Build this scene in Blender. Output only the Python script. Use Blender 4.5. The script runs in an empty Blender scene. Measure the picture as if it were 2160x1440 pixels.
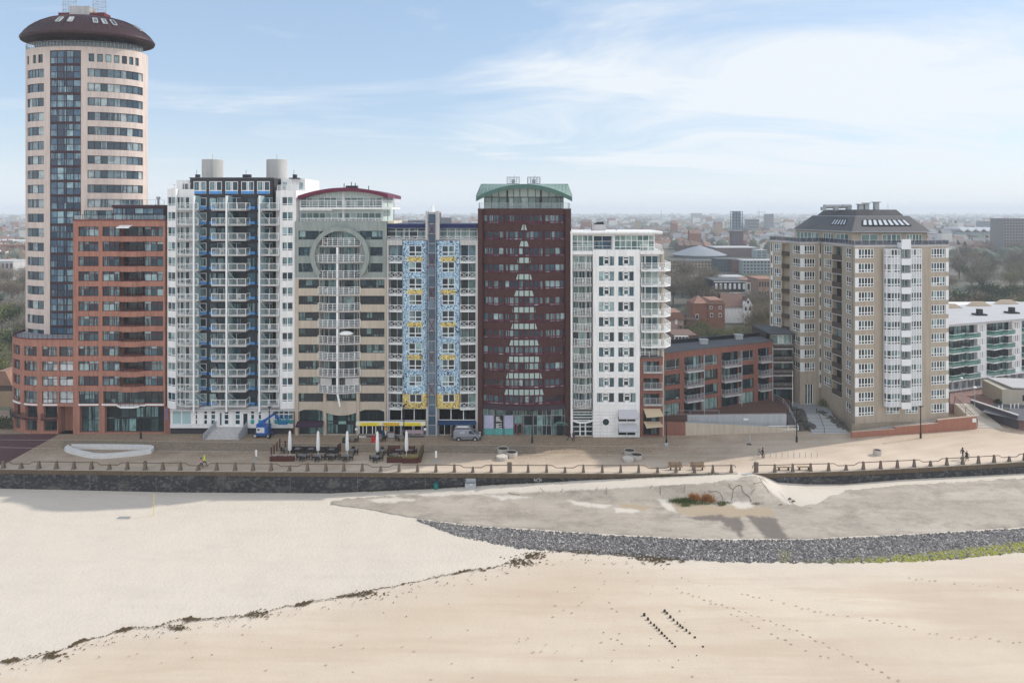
import bpy, math, random
from mathutils import Vector, Matrix, noise
R = math.radians
random.seed(7)
SC = bpy.context.scene
COL = SC.collection
# ------------------------------------------------------------------ survey: the camera's optics turn measured picture points into places
CAMZ, F, CX, HY = 38.5, 1440.0, 1080.0, 445.0
def UP(px, py, z=0.0):
	Y = F * (CAMZ - z) / (py - HY)
	return Vector(((px - CX) * Y / F, Y, z))
def AT(px, py, Y):
	return Vector(((px - CX) * Y / F, Y, CAMZ - (py - HY) * Y / F))
def XA(px, Y): return (px - CX) * Y / F
def ZA(py, Y): return CAMZ - (py - HY) * Y / F
def lerp(a, b, t): return a + (b - a) * t
def pl(x, pts):
	if x <= pts[0][0]: return pts[0][1]
	for (a, b), (c, d) in zip(pts, pts[1:]):
		if x <= c: return b + (d - b) * (x - a) / (c - a)
	return pts[-1][1]
# ------------------------------------------------------------------ materials
MATS = {}
def nodes(name):
	m = bpy.data.materials.new(name); m.use_nodes = True
	nt = m.node_tree; b = nt.nodes['Principled BSDF']
	return m, nt, b
def N(nt, t, **kw):
	n = nt.nodes.new(t)
	for k, v in kw.items():
		if k in n.inputs: n.inputs[k].default_value = v
		else: setattr(n, k, v)
	return n
def L(nt, a, b): nt.links.new(a, b)
def ramp(nt, fac, stops):
	r = nt.nodes.new('ShaderNodeValToRGB'); e = r.color_ramp.elements
	while len(e) < len(stops): e.new(0.5)
	for i, (p, c) in enumerate(stops):
		e[i].position = p; e[i].color = (*c, 1) if len(c) == 3 else c
	L(nt, fac, r.inputs[0]); return r
def mix(nt, fac, a, b, blend='MIX'):
	m = nt.nodes.new('ShaderNodeMix'); m.data_type = 'RGBA'; m.blend_type = blend
	for s, v in ((m.inputs[0], fac), (m.inputs[6], a), (m.inputs[7], b)):
		if hasattr(v, 'is_linked'): L(nt, v, s)
		elif isinstance(v, (int, float)): s.default_value = v
		else: s.default_value = (*v, 1)
	return m.outputs[2]
def mth(nt, op, a, b=0.5, c=None):
	m = nt.nodes.new('ShaderNodeMath'); m.operation = op
	for i, v in enumerate((a, b, c)):
		if v is None: continue
		if hasattr(v, 'is_linked'): L(nt, v, m.inputs[i])
		else: m.inputs[i].default_value = v
	return m.outputs[0]
def coord(nt, scale=(1, 1, 1), obj=True):
	tc = nt.nodes.new('ShaderNodeTexCoord'); mp = nt.nodes.new('ShaderNodeMapping')
	L(nt, tc.outputs['Object' if obj else 'Generated'], mp.inputs[0]); mp.inputs['Scale'].default_value = scale
	return mp.outputs[0]
def noi(nt, vec, scale, detail=4, rough=.6):
	n = N(nt, 'ShaderNodeTexNoise', Scale=scale, Detail=detail, Roughness=rough); L(nt, vec, n.inputs['Vector']); return n.outputs['Fac']
def mat(name, col, rough=.75, amt=.18, scale=1.2, streak=.0, fine=0.0, metal=0.0, spec=.22, bump=0.0, bscale=30):
	"""plain weathered surface: base colour broken up by soft blotches, run-off streaks and grain"""
	if name in MATS: return MATS[name]
	m, nt, b = nodes(name)
	v = coord(nt)
	n1 = noi(nt, v, scale)
	c = mix(nt, n1, tuple(max(0, x * (1 - amt)) for x in col), tuple(min(1, x * (1 + amt)) for x in col))
	if streak:
		vs = coord(nt, (1.6, 1.6, .12)); n2 = noi(nt, vs, 1.5, 5)
		f = ramp(nt, n2, [(.42, (0, 0, 0)), (.72, (1, 1, 1))]).outputs[0]
		c = mix(nt, mth(nt, 'MULTIPLY', f, streak), c, tuple(x * .55 for x in col))
	if fine:
		n3 = noi(nt, v, 14, 3, .8)
		f3 = ramp(nt, n3, [(.35, (1 - fine,) * 3), (.65, (1 + fine,) * 3)]).outputs[0]
		c = mix(nt, 1.0, c, f3, 'MULTIPLY')
	L(nt, c, b.inputs['Base Color'])
	b.inputs['Roughness'].default_value = rough; b.inputs['Metallic'].default_value = metal
	b.inputs['Specular IOR Level'].default_value = spec
	if bump:
		bp = N(nt, 'ShaderNodeBump', Strength=bump, Distance=.05); L(nt, noi(nt, v, bscale, 3), bp.inputs['Height']); L(nt, bp.outputs[0], b.inputs['Normal'])
	MATS[name] = m; return m
def glass(name, dark, mid, light, p_mid=.45, p_light=.82, curtain=.5):
	"""glazing over rooms: every pane has its own depth of tone, some with blinds or curtains"""
	if name in MATS: return MATS[name]
	m, nt, b = nodes(name)
	g = nt.nodes.new('ShaderNodeNewGeometry'); oi = nt.nodes.new('ShaderNodeObjectInfo')
	a = mth(nt, 'FRACT', mth(nt, 'ADD', mth(nt, 'MULTIPLY', g.outputs['Random Per Island'], .75), mth(nt, 'MULTIPLY', oi.outputs['Random'], 7.31)))
	w = mth(nt, 'FRACT', mth(nt, 'MULTIPLY_ADD', a, 17.13, oi.outputs['Random']))
	base = ramp(nt, a, [(0, dark), (p_mid, dark), (min(p_mid + .22, p_light - .02), mid), (p_light, mid), (min(p_light + .05, .99), light), (1, light)]).outputs[0]
	v = coord(nt, (1, 1, .03)); n1 = noi(nt, v, 3.2, 3)
	cur = ramp(nt, n1, [(.44, (0, 0, 0)), (.52, (1, 1, 1))]).outputs[0]
	sel = ramp(nt, w, [(1 - curtain, (0, 0, 0)), (min(.999, 1 - curtain + .02), (1, 1, 1))]).outputs[0]
	f = mth(nt, 'MULTIPLY', mth(nt, 'MULTIPLY', cur, sel), .55)
	c = mix(nt, f, base, light)
	v2 = coord(nt); n2 = noi(nt, v2, .9, 4)
	c = mix(nt, ramp(nt, n2, [(.45, (0, 0, 0)), (.7, (.6, .6, .6))]).outputs[0], c, tuple(x * .6 for x in dark))
	L(nt, c, b.inputs['Base Color']); b.inputs['Roughness'].default_value = .06; b.inputs['Specular IOR Level'].default_value = .5
	bp = N(nt, 'ShaderNodeBump', Strength=.12, Distance=.05); L(nt, noi(nt, v2, .7, 2), bp.inputs['Height']); L(nt, bp.outputs[0], b.inputs['Normal'])
	MATS[name] = m; return m
def clear(name, col, alpha):
	"""see-through railing glass"""
	if name in MATS: return MATS[name]
	m, nt, b = nodes(name)
	b.inputs['Base Color'].default_value = (*col, 1); b.inputs['Alpha'].default_value = alpha; b.inputs['Roughness'].default_value = .08
	MATS[name] = m; return m
# ------------------------------------------------------------------ mesh builder
class MB:
	def __init__(s): s.v = []; s.f = []; s.m = []; s.mi = 0
	def vs(s, pts):
		i = len(s.v); s.v.extend([tuple(p) for p in pts]); return i
	def face(s, pts):
		i = s.vs(pts); s.f.append(tuple(range(i, i + len(pts)))); s.m.append(s.mi)
	def box(s, x0, y0, z0, x1, y1, z1):
		i = s.vs([(x0, y0, z0), (x1, y0, z0), (x1, y1, z0), (x0, y1, z0), (x0, y0, z1), (x1, y0, z1), (x1, y1, z1), (x0, y1, z1)])
		for q in ((0, 3, 2, 1), (4, 5, 6, 7), (0, 1, 5, 4), (1, 2, 6, 5), (2, 3, 7, 6), (3, 0, 4, 7)):
			s.f.append(tuple(i + k for k in q)); s.m.append(s.mi)
	def beam(s, p, q, w, h=None):
		p, q = Vector(p), Vector(q); d = q - p
		if d.length < 1e-6: return
		d.normalize(); h = h or w
		u = d.cross(Vector((0, 0, 1)))
		if u.length < 1e-3: u = Vector((1, 0, 0))
		u.normalize(); t = u.cross(d).normalized()
		c = [(-1, -1), (1, -1), (1, 1), (-1, 1)]
		i = s.vs([p + u * a * w / 2 + t * b * h / 2 for a, b in c] + [q + u * a * w / 2 + t * b * h / 2 for a, b in c])
		for f in ((0, 1, 5, 4), (1, 2, 6, 5), (2, 3, 7, 6), (3, 0, 4, 7), (3, 2, 1, 0), (4, 5, 6, 7)):
			s.f.append(tuple(i + k for k in f)); s.m.append(s.mi)
	def line(s, pts, w, h=None):
		for a, b in zip(pts, pts[1:]): s.beam(a, b, w, h)
	def tube(s, pts, rads, n=8, cap=True):
		pts = [Vector(p) for p in pts]
		if not isinstance(rads, (list, tuple)): rads = [rads] * len(pts)
		rings = []; pu = None
		for k, p in enumerate(pts):
			d = (pts[min(k + 1, len(pts) - 1)] - pts[max(k - 1, 0)]).normalized()
			u = d.cross(Vector((0, 0, 1))) if abs(d.z) < .99 else d.cross(Vector((0, 1, 0)))
			u.normalize()
			if pu and u.dot(pu) < 0: u = -u
			pu = u
			t = d.cross(u)
			i = s.vs([p + (u * math.cos(2 * math.pi * j / n) + t * math.sin(2 * math.pi * j / n)) * rads[k] for j in range(n)]); rings.append(i)
		for a, b in zip(rings, rings[1:]):
			for j in range(n):
				s.f.append((a + j, a + (j + 1) % n, b + (j + 1) % n, b + j)); s.m.append(s.mi)
		if cap:
			s.f.append(tuple(rings[0] + j for j in range(n))[::-1]); s.m.append(s.mi)
			s.f.append(tuple(rings[-1] + j for j in range(n))); s.m.append(s.mi)
	def lathe(s, c, prof, n=16, sx=1, sy=1, cap=True):
		rings = []
		for r, z in prof:
			rings.append(s.vs([(c[0] + r * sx * math.cos(2 * math.pi * j / n), c[1] + r * sy * math.sin(2 * math.pi * j / n), c[2] + z) for j in range(n)]))
		for a, b in zip(rings, rings[1:]):
			for j in range(n):
				s.f.append((a + j, a + (j + 1) % n, b + (j + 1) % n, b + j)); s.m.append(s.mi)
		if cap:
			s.f.append(tuple(rings[0] + j for j in range(n))[::-1]); s.m.append(s.mi)
			s.f.append(tuple(rings[-1] + j for j in range(n))); s.m.append(s.mi)
	def prism(s, poly, z0, z1):
		"""poly (X,Y) list extruded in z; z0,z1 numbers or lists"""
		n = len(poly)
		zs0 = z0 if isinstance(z0, list) else [z0] * n; zs1 = z1 if isinstance(z1, list) else [z1] * n
		i = s.vs([(p[0], p[1], z) for p, z in zip(poly, zs0)] + [(p[0], p[1], z) for p, z in zip(poly, zs1)])
		s.f.append(tuple(range(i + n - 1, i - 1, -1))); s.f.append(tuple(range(i + n, i + 2 * n))); s.m += [s.mi] * 2
		for k in range(n):
			s.f.append((i + k, i + (k + 1) % n, i + n + (k + 1) % n, i + n + k)); s.m.append(s.mi)
	def slabxz(s, poly, y0, y1):
		"""poly (X,Z) extruded along Y"""
		n = len(poly); i = s.vs([(p[0], y0, p[1]) for p in poly] + [(p[0], y1, p[1]) for p in poly])
		s.f.append(tuple(range(i, i + n))); s.f.append(tuple(range(i + 2 * n - 1, i + n - 1, -1))); s.m += [s.mi] * 2
		for k in range(n):
			s.f.append((i + k, i + n + k, i + n + (k + 1) % n, i + (k + 1) % n)); s.m.append(s.mi)
	def strip(s, P, s0, s1, z0, z1, o0, o1):
		"""solid band following path P from s0 to s1, between offsets o0 < o1"""
		ss = P.cut(s0, s1); rows = []
		for q in ss:
			a = P.pos(q, o0); b = P.pos(q, o1)
			rows.append(s.vs([(a[0], a[1], z0), (b[0], b[1], z0), (b[0], b[1], z1), (a[0], a[1], z1)]))
		for a, b in zip(rows, rows[1:]):
			for j in range(4):
				s.f.append((a + j, b + j, b + (j + 1) % 4, a + (j + 1) % 4)); s.m.append(s.mi)
		s.f.append(tuple(rows[0] + j for j in range(4))); s.f.append(tuple(rows[-1] + j for j in (3, 2, 1, 0))); s.m += [s.mi] * 2
	def sheet(s, P, s0, s1, z0, z1, o):
		ss = P.cut(s0, s1); rows = []
		for q in ss:
			a = P.pos(q, o); rows.append(s.vs([(a[0], a[1], z0), (a[0], a[1], z1)]))
		for a, b in zip(rows, rows[1:]):
			s.f.append((a, b, b + 1, a + 1)); s.m.append(s.mi)
	def build(s, name, mats, parent=None, org=None, smooth=False):
		me = bpy.data.meshes.new(name)
		o = bpy.data.objects.new(name, me); COL.objects.link(o)
		if org is None:
			org = root_of(parent).location if parent else Vector((0, 0, 0))
		ox, oy, oz = org
		me.from_pydata([(x - ox, y - oy, z - oz) for x, y, z in s.v], [], s.f)
		if not isinstance(mats, (list, tuple)): mats = [mats]
		for m in mats: me.materials.append(m)
		if len(mats) > 1: me.polygons.foreach_set('material_index', s.m)
		if smooth: me.polygons.foreach_set('use_smooth', [True] * len(s.f))
		me.update()
		if parent: o.parent = parent
		else: o.location = org
		return o
def root_of(o):
	while o.parent: o = o.parent
	return o
def tag(o, label=None, cat=None, group=None, kind=None):
	if label: o['label'] = label
	if cat: o['category'] = cat
	if group: o['group'] = group
	if kind: o['kind'] = kind
	return o
def thing(name, label, cat, loc=(0, 0, 0), group=None):
	o = bpy.data.objects.new(name, None); COL.objects.link(o); o.location = Vector(loc); o.empty_display_size = .2
	return tag(o, label, cat, group)
KIDS = {}
def dup(root, loc=None, rz=None, label=None, group=None, scale=None, kids=True):
	r = root.copy(); COL.objects.link(r)
	if loc is not None: r.location = loc
	if rz is not None: r.rotation_euler = (0, 0, rz)
	if scale is not None: r.scale = scale if hasattr(scale, '__len__') else (scale,) * 3
	if label: r['label'] = label
	if group: r['group'] = group
	if kids:
		if root.name not in KIDS: KIDS[root.name] = [(c, list(c.children)) for c in root.children]
		for c, sub in KIDS[root.name]:
			d = c.copy(); COL.objects.link(d); d.parent = r
			for g in sub:
				e = g.copy(); COL.objects.link(e); e.parent = d
	return r
# ------------------------------------------------------------------ plan paths for facades (left to right, outside towards the camera)
class Path:
	def __init__(s, pts):
		s.p = [Vector((p[0], p[1])) for p in pts]; n = len(s.p)
		s.s = [0.0]
		for a, b in zip(s.p, s.p[1:]): s.s.append(s.s[-1] + (b - a).length)
		sn = []
		for a, b in zip(s.p, s.p[1:]):
			d = (b - a).normalized(); sn.append(Vector((d.y, -d.x)))
		s.n = []
		for i in range(n):
			if i == 0: s.n.append(sn[0])
			elif i == n - 1: s.n.append(sn[-1])
			else:
				m = (sn[i - 1] + sn[i]).normalized(); s.n.append(m / max(.35, m.dot(sn[i])))
		s.len = s.s[-1]
	def seg(s, q):
		for i in range(len(s.p) - 1):
			if q <= s.s[i + 1] or i == len(s.p) - 2: return i
	def pos(s, q, o=0.0):
		i = s.seg(q); t = (q - s.s[i]) / (s.s[i + 1] - s.s[i])
		return (s.p[i] + s.n[i] * o).lerp(s.p[i + 1] + s.n[i + 1] * o, t)
	def cut(s, a, b):
		return [a] + [q for q in s.s if a + 1e-4 < q < b - 1e-4] + [b]
	def q(s, px):
		k = (px - CX) / F; best = None
		for i in range(len(s.p) - 1):
			a, b = s.p[i], s.p[i + 1]; d = b - a; den = d.x - k * d.y
			if abs(den) < 1e-9: continue
			t = -(a.x - k * a.y) / den
			if -1e-6 <= t <= 1 + 1e-6:
				y = a.y + t * d.y
				if best is None or y < best[0]: best = (y, s.s[i] + t * (s.s[i + 1] - s.s[i]))
		if best: return best[1]
		return min(range(len(s.p)), key=lambda i: abs(s.p[i].x / s.p[i].y - k)) and s.s[min(range(len(s.p)), key=lambda i: abs(s.p[i].x / s.p[i].y - k))] or 0.0
	def z(s, py, q): return ZA(py, s.pos(q).y)
def flat(x0, x1, Y): return Path([(XA(x0, Y), Y), (XA(x1, Y), Y)])
class Bld:
	def __init__(s, name, label, px, Y, z=0.0, cat='apartment building', group=None):
		s.root = thing(name, label, cat, (XA(px, Y), Y, z), group); s.h = {}
	def win(s, P, x0, y0, x1, y1, cols=2, rows=1, fm=None, gm=None, d=.22, bar=.08, name='window', yref=None, zz=None, hole=True, cut=None):
		"""cols / rows: a count or a list of fractions; x,y measured picture positions on path P"""
		a, b = P.q(x0), P.q(x1)
		if zz: z0, z1 = zz
		else:
			m = P.q(yref) if yref else (a + b) / 2
			z0, z1 = P.z(y1, m), P.z(y0, m)
		if hole: s.h.setdefault(id(P), []).append((a, b, z0, z1, d))
		cf = [i / cols for i in range(cols + 1)] if isinstance(cols, int) else cols
		rf = [i / rows for i in range(rows + 1)] if isinstance(rows, int) else rows
		f = MB(); g = MB(); w = bar / 2; o0, o1 = -d + .03, -d + .1
		e = .0
		for i, c in enumerate(cf):
			q = a + (b - a) * c
			l, r = (q, q + w * 1.6) if i == 0 else ((q - w * 1.6, q) if i == len(cf) - 1 else (q - w, q + w))
			f.strip(P, l, r, z0, z1, o0, o1)
		for j, c in enumerate(rf):
			z = z0 + (z1 - z0) * c
			l, r = (z, z + w * 1.6) if j == 0 else ((z - w * 1.6, z) if j == len(rf) - 1 else (z - w, z + w))
			f.strip(P, a + w * 1.6, b - w * 1.6, l, r, o0 + .004, o1 - .004)
		for i in range(len(cf) - 1):
			for j in range(len(rf) - 1):
				g.sheet(P, a + (b - a) * cf[i], a + (b - a) * cf[i + 1], z0 + (z1 - z0) * rf[j], z0 + (z1 - z0) * rf[j + 1], -d + .05)
		fo = f.build(name, fm, s.root); g.build('pane', gm, fo)
		return fo
	def wall(s, P, q0, q1, z0, z1, m, name='wall', th=.5, extra=(), mats=None, build=True, mb=None):
		"""front skin with real openings and their reveals"""
		mb = mb or MB(); H = [h for h in s.h.get(id(P), []) if h[1] > q0 + .01 and h[0] < q1 - .01 and h[3] > z0 + .01 and h[2] < z1 - .01] + list(extra)
		zs = sorted({z0, z1, *[min(max(h[2], z0), z1) for h in H], *[min(max(h[3], z0), z1) for h in H]})
		for a, b in zip(zs, zs[1:]):
			if b - a < .003: continue
			mid = (a + b) / 2; iv = sorted((max(h[0], q0), min(h[1], q1)) for h in H if h[2] < mid < h[3])
			cur = q0
			for l, r in iv:
				if l > cur + .003: mb.sheet(P, cur, l, a, b, 0)
				cur = max(cur, r)
			if cur < q1 - .003: mb.sheet(P, cur, q1, a, b, 0)
		for a, b, c, d, dep in H:
			a, b, c, d = max(a, q0), min(b, q1), max(c, z0), min(d, z1)
			for zz in (c, d):
				ss = P.cut(a, b); rows = []
				for q in ss:
					u, v = P.pos(q, 0), P.pos(q, -dep); rows.append(mb.vs([(u[0], u[1], zz), (v[0], v[1], zz)]))
				for i, j in zip(rows, rows[1:]): mb.f.append((i, j, j + 1, i + 1)); mb.m.append(mb.mi)
			for q in (a, b):
				u, v = P.pos(q, 0), P.pos(q, -dep); mb.face([(u[0], u[1], c), (v[0], v[1], c), (v[0], v[1], d), (u[0], u[1], d)])
		if build: return mb.build(name, m, s.root)
		return mb
	def core(s, mb, P, q0, q1, z0, z1, depth=14, inset=.45):
		"""sides, back and top behind the front skin"""
		qs = P.cut(q0, q1); fr = [P.pos(q, -inset) for q in qs]
		f0, f1 = P.pos(q0, 0), P.pos(q1, 0)
		Yb = max(p.y for p in fr) + depth
		k0, k1 = 1.0, 1.0
		poly = [(f0.x, f0.y)] + [(p.x, p.y) for p in fr] + [(f1.x, f1.y), (f1.x, Yb), (f0.x, Yb)]
		poly = [poly[0]] + poly[1:]
		mb.prism(poly, z0, z1)
	def part(s, mb, name, m, parent=None, smooth=False): return mb.build(name, m, parent or s.root, smooth=smooth)
	def balcony(s, pts, z, h, slab, slabm, railm, style='bars', infill=None, back=None, th=.2, nbar=4, post=1.3, w=.06):
		"""pts: outer edge polyline (X,Y); the slab reaches back to `back` Y"""
		mb = MB(); bk = back if back is not None else max(p[1] for p in pts) + .3
		poly = list(pts) + [(pts[-1][0], bk), (pts[0][0], bk)]
		mb.prism(poly, z - th, z)
		o = mb.build('balcony', slabm, s.root)
		r = MB(); railing(r, pts, z, h, style, nbar, post, w)
		ro = r.build('railing', railm, o)
		if infill:
			g = MB()
			for a, b in zip(pts, pts[1:]):
				g.face([(a[0], a[1], z + .08), (b[0], b[1], z + .08), (b[0], b[1], z + h - .12), (a[0], a[1], z + h - .12)])
			g.build('glass_panel', infill, o)
		return o
def railing(r, pts, z, h, style='bars', nbar=4, post=1.3, w=.06):
	top = [(p[0], p[1], z + h) for p in pts]
	r.line(top, w * 1.3, w)
	if style == 'bars':
		for k in range(1, nbar):
			r.line([(p[0], p[1], z + h * k / nbar) for p in pts], w * .6, w * .6)
	elif style in ('x', 'rail'):
		r.line([(p[0], p[1], z + .1) for p in pts], w, w)
	# uprights
	tot = 0
	for a, b in zip(pts, pts[1:]):
		d = math.dist(a, b); n = max(1, round(d / post))
		for i in range(n):
			p = (lerp(a[0], b[0], i / n), lerp(a[1], b[1], i / n)); q = (lerp(a[0], b[0], (i + 1) / n), lerp(a[1], b[1], (i + 1) / n))
			r.beam((p[0], p[1], z - .05), (p[0], p[1], z + h), w, w)
			if style == 'x' and d > .8:
				r.beam((p[0], p[1], z + .1), (q[0], q[1], z + h), w * .7); r.beam((p[0], p[1], z + h), (q[0], q[1], z + .1), w * .7)
	p = pts[-1]; r.beam((p[0], p[1], z - .05), (p[0], p[1], z + h), w, w)
def arc(x0, x1, y, sag, n=8):
	"""bowed edge between (x0,y) and (x1,y), bulging towards the camera"""
	return [(lerp(x0, x1, i / n), y - sag * (1 - (2 * i / n - 1) ** 2)) for i in range(n + 1)]
def text(body, loc, size, m, name, parent=None, rot=(R(90), 0, 0), ext=.02, align='CENTER', sx=1):
	c = bpy.data.curves.new(name, 'FONT'); c.body = body; c.size = size; c.extrude = ext; c.align_x = align; c.align_y = 'CENTER'
	t = bpy.data.objects.new(name, c); COL.objects.link(t); bpy.context.view_layer.update()
	me = bpy.data.meshes.new_from_object(t); bpy.data.objects.remove(t); bpy.data.curves.remove(c)
	me.materials.clear(); me.materials.append(m)
	o = bpy.data.objects.new(name, me); COL.objects.link(o)
	o.rotation_euler = rot; o.scale = (sx, 1, 1)
	if parent: o.parent = parent; o.location = Vector(loc) - root_of(parent).location
	else: o.location = loc
	return o
# ------------------------------------------------------------------ camera, sun, sky
cam = bpy.data.cameras.new('camera'); co = bpy.data.objects.new('camera', cam); COL.objects.link(co)
co.location = (0, 0, CAMZ); co.rotation_euler = (R(90), 0, 0)
cam.lens = 24.0; cam.sensor_width = 36.0; cam.shift_y = -(720 - HY) / 2160; cam.clip_start = .5; cam.clip_end = 30000
SC.camera = co
SUN_EL, SUN_AZ = 34.0, 19.0       # azimuth measured from +X towards +Y (sun low on the right, a little behind the houses)
sd = Vector((math.cos(R(SUN_EL)) * math.cos(R(SUN_AZ)), math.cos(R(SUN_EL)) * math.sin(R(SUN_AZ)), math.sin(R(SUN_EL))))
sl = bpy.data.lights.new('sun', 'SUN'); so = bpy.data.objects.new('sun', sl); COL.objects.link(so)
sl.energy = 3.1; sl.angle = R(.6); sl.color = (1, .93, .84)
so.rotation_euler = sd.to_track_quat('Z', 'Y').to_euler(); so.location = (60, 40, 90)
W = bpy.data.worlds.new('World'); SC.world = W; W.use_nodes = True
nt = W.node_tree; bg = nt.nodes['Background']
sky = nt.nodes.new('ShaderNodeTexSky'); sky.sky_type = 'NISHITA'; sky.sun_disc = False
sky.sun_elevation = R(SUN_EL); sky.sun_rotation = R(90 - SUN_AZ)
sky.air_density = 1.0; sky.dust_density = .5; sky.ozone_density = 1.2; sky.altitude = 30
tc = nt.nodes.new('ShaderNodeTexCoord'); sx = nt.nodes.new('ShaderNodeSeparateXYZ'); L(nt, tc.outputs['Generated'], sx.inputs[0])
# thin high cloud: flat layer seen in perspective (direction divided by its height)
den = mth(nt, 'MAXIMUM', mth(nt, 'ADD', sx.outputs['Z'], .13), .02)
cb = nt.nodes.new('ShaderNodeCombineXYZ')
L(nt, mth(nt, 'DIVIDE', sx.outputs['X'], den), cb.inputs[0]); L(nt, mth(nt, 'DIVIDE', sx.outputs['Y'], den), cb.inputs[1])
mp = nt.nodes.new('ShaderNodeMapping'); mp.inputs['Scale'].default_value = (.62, 1.25, 1); mp.inputs['Rotation'].default_value = (0, 0, R(-24)); mp.inputs['Location'].default_value = (3.1, 1.7, 0)
L(nt, cb.outputs[0], mp.inputs[0])
n1 = N(nt, 'ShaderNodeTexNoise', Scale=.8, Detail=11, Roughness=.62, Distortion=1.0); L(nt, mp.outputs[0], n1.inputs['Vector'])
n2 = N(nt, 'ShaderNodeTexNoise', Scale=.42, Detail=3, Roughness=.5, Distortion=.3); L(nt, mp.outputs[0], n2.inputs['Vector'])
bx = mth(nt, 'SUBTRACT', sx.outputs['X'], .33); bz = mth(nt, 'SUBTRACT', sx.outputs['Z'], .14)
side = mth(nt, 'SUBTRACT', .33, mth(nt, 'ADD', mth(nt, 'MULTIPLY', mth(nt, 'MULTIPLY', bx, bx), 1.7), mth(nt, 'MULTIPLY', mth(nt, 'MULTIPLY', bz, bz), 14.0)))
side = mth(nt, 'MAXIMUM', side, mth(nt, 'MAXIMUM', mth(nt, 'MULTIPLY_ADD', sx.outputs['X'], .22, -.07), -.035))
cl = mth(nt, 'ADD', mth(nt, 'MULTIPLY_ADD', n2.outputs['Fac'], .55, mth(nt, 'MULTIPLY_ADD', n1.outputs['Fac'], 1.15, -.36)), side)
cf = ramp(nt, cl, [(.46, (0, 0, 0)), (.60, (.32, .32, .32)), (.78, (1, 1, 1))]).outputs[0]
low = ramp(nt, sx.outputs['Z'], [(0, (1, 1, 1)), (.03, (.8, .8, .8)), (.075, (.36, .36, .36)), (.14, (.08, .08, .08)), (.3, (0, 0, 0))]).outputs[0]
veil = mth(nt, 'MAXIMUM', mth(nt, 'MULTIPLY', cf, .92), mth(nt, 'MULTIPLY', low, .8))
rear_fill = mth(nt, 'MINIMUM', mth(nt, 'MAXIMUM', mth(nt, 'MULTIPLY_ADD', sx.outputs['Y'], -1.1, .35), 0.0), 1.0)   # brightness added to the unseen sky behind the viewer, filling the shaded fronts
cloud = mix(nt, rear_fill, (5.4, 5.7, 6.0), (8.6, 8.7, 8.9))
veil = mth(nt, 'MAXIMUM', veil, mth(nt, 'MULTIPLY', rear_fill, .85))
blue = mix(nt, .62, sky.outputs[0], (2.75, 3.75, 5.15))   # thin even moisture takes the glare out of the sun's side
skyc = mix(nt, veil, blue, cloud)
L(nt, skyc, bg.inputs['Color']); bg.inputs['Strength'].default_value = .13
SC.view_settings.view_transform = 'Standard'; SC.view_settings.look = 'None'; SC.view_settings.gamma = 1.0
SC.view_settings.exposure = .35
SC.cycles.max_bounces = 6; SC.cycles.transparent_max_bounces = 12; SC.cycles.volume_bounces = 1
SC.cycles.use_denoising = True
# ------------------------------------------------------------------ ground materials
def sand_mat():
	m, nt, b = nodes('sand'); v = coord(nt)
	at = nt.nodes.new('ShaderNodeAttribute'); at.attribute_name = 'damp'
	big = noi(nt, coord(nt, (.03, .07, .05)), 1.0, 5)
	mid = noi(nt, v, .5, 6, .65); fine = noi(nt, v, 7.0, 4, .75)
	pit = noi(nt, v, 2.6, 2, .5)
	dry = mix(nt, mid, (.56, .50, .425), (.625, .565, .485))
	dry = mix(nt, ramp(nt, fine, [(.32, (1, 1, 1)), (.52, (0, 0, 0))]).outputs[0], dry, (.54, .485, .42))
	track = noi(nt, coord(nt, (.09, .35, 1)), 1.0, 7, .7)
	dry = mix(nt, ramp(nt, track, [(.48, (0, 0, 0)), (.66, (.6, .6, .6))]).outputs[0], dry, (.525, .47, .405))
	wet = mix(nt, ramp(nt, big, [(.35, (0, 0, 0)), (.65, (1, 1, 1))]).outputs[0], (.53, .435, .335), (.61, .525, .42))
	streak = noi(nt, coord(nt, (.05, .5, 1)), 1.0, 6, .6)
	wet = mix(nt, ramp(nt, streak, [(.46, (0, 0, 0)), (.62, (.55, .55, .55))]).outputs[0], wet, (.49, .38, .285))
	wet = mix(nt, ramp(nt, fine, [(.30, (.7, .7, .7)), (.46, (0, 0, 0))]).outputs[0], wet, (.45, .355, .27))
	c = mix(nt, at.outputs['Fac'], dry, wet)
	L(nt, c, b.inputs['Base Color']); b.inputs['Roughness'].default_value = .95; b.inputs['Specular IOR Level'].default_value = .15
	inv = mth(nt, 'SUBTRACT', 1.0, at.outputs['Fac'])
	h = mth(nt, 'ADD', mth(nt, 'MULTIPLY', mth(nt, 'ADD', pit, mth(nt, 'MULTIPLY', fine, .45)), mth(nt, 'MULTIPLY_ADD', inv, .75, .3)), mth(nt, 'MULTIPLY', mid, .3))
	bp = N(nt, 'ShaderNodeBump', Strength=.5, Distance=.12); L(nt, h, bp.inputs['Height']); L(nt, bp.outputs[0], b.inputs['Normal'])
	return m
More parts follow.
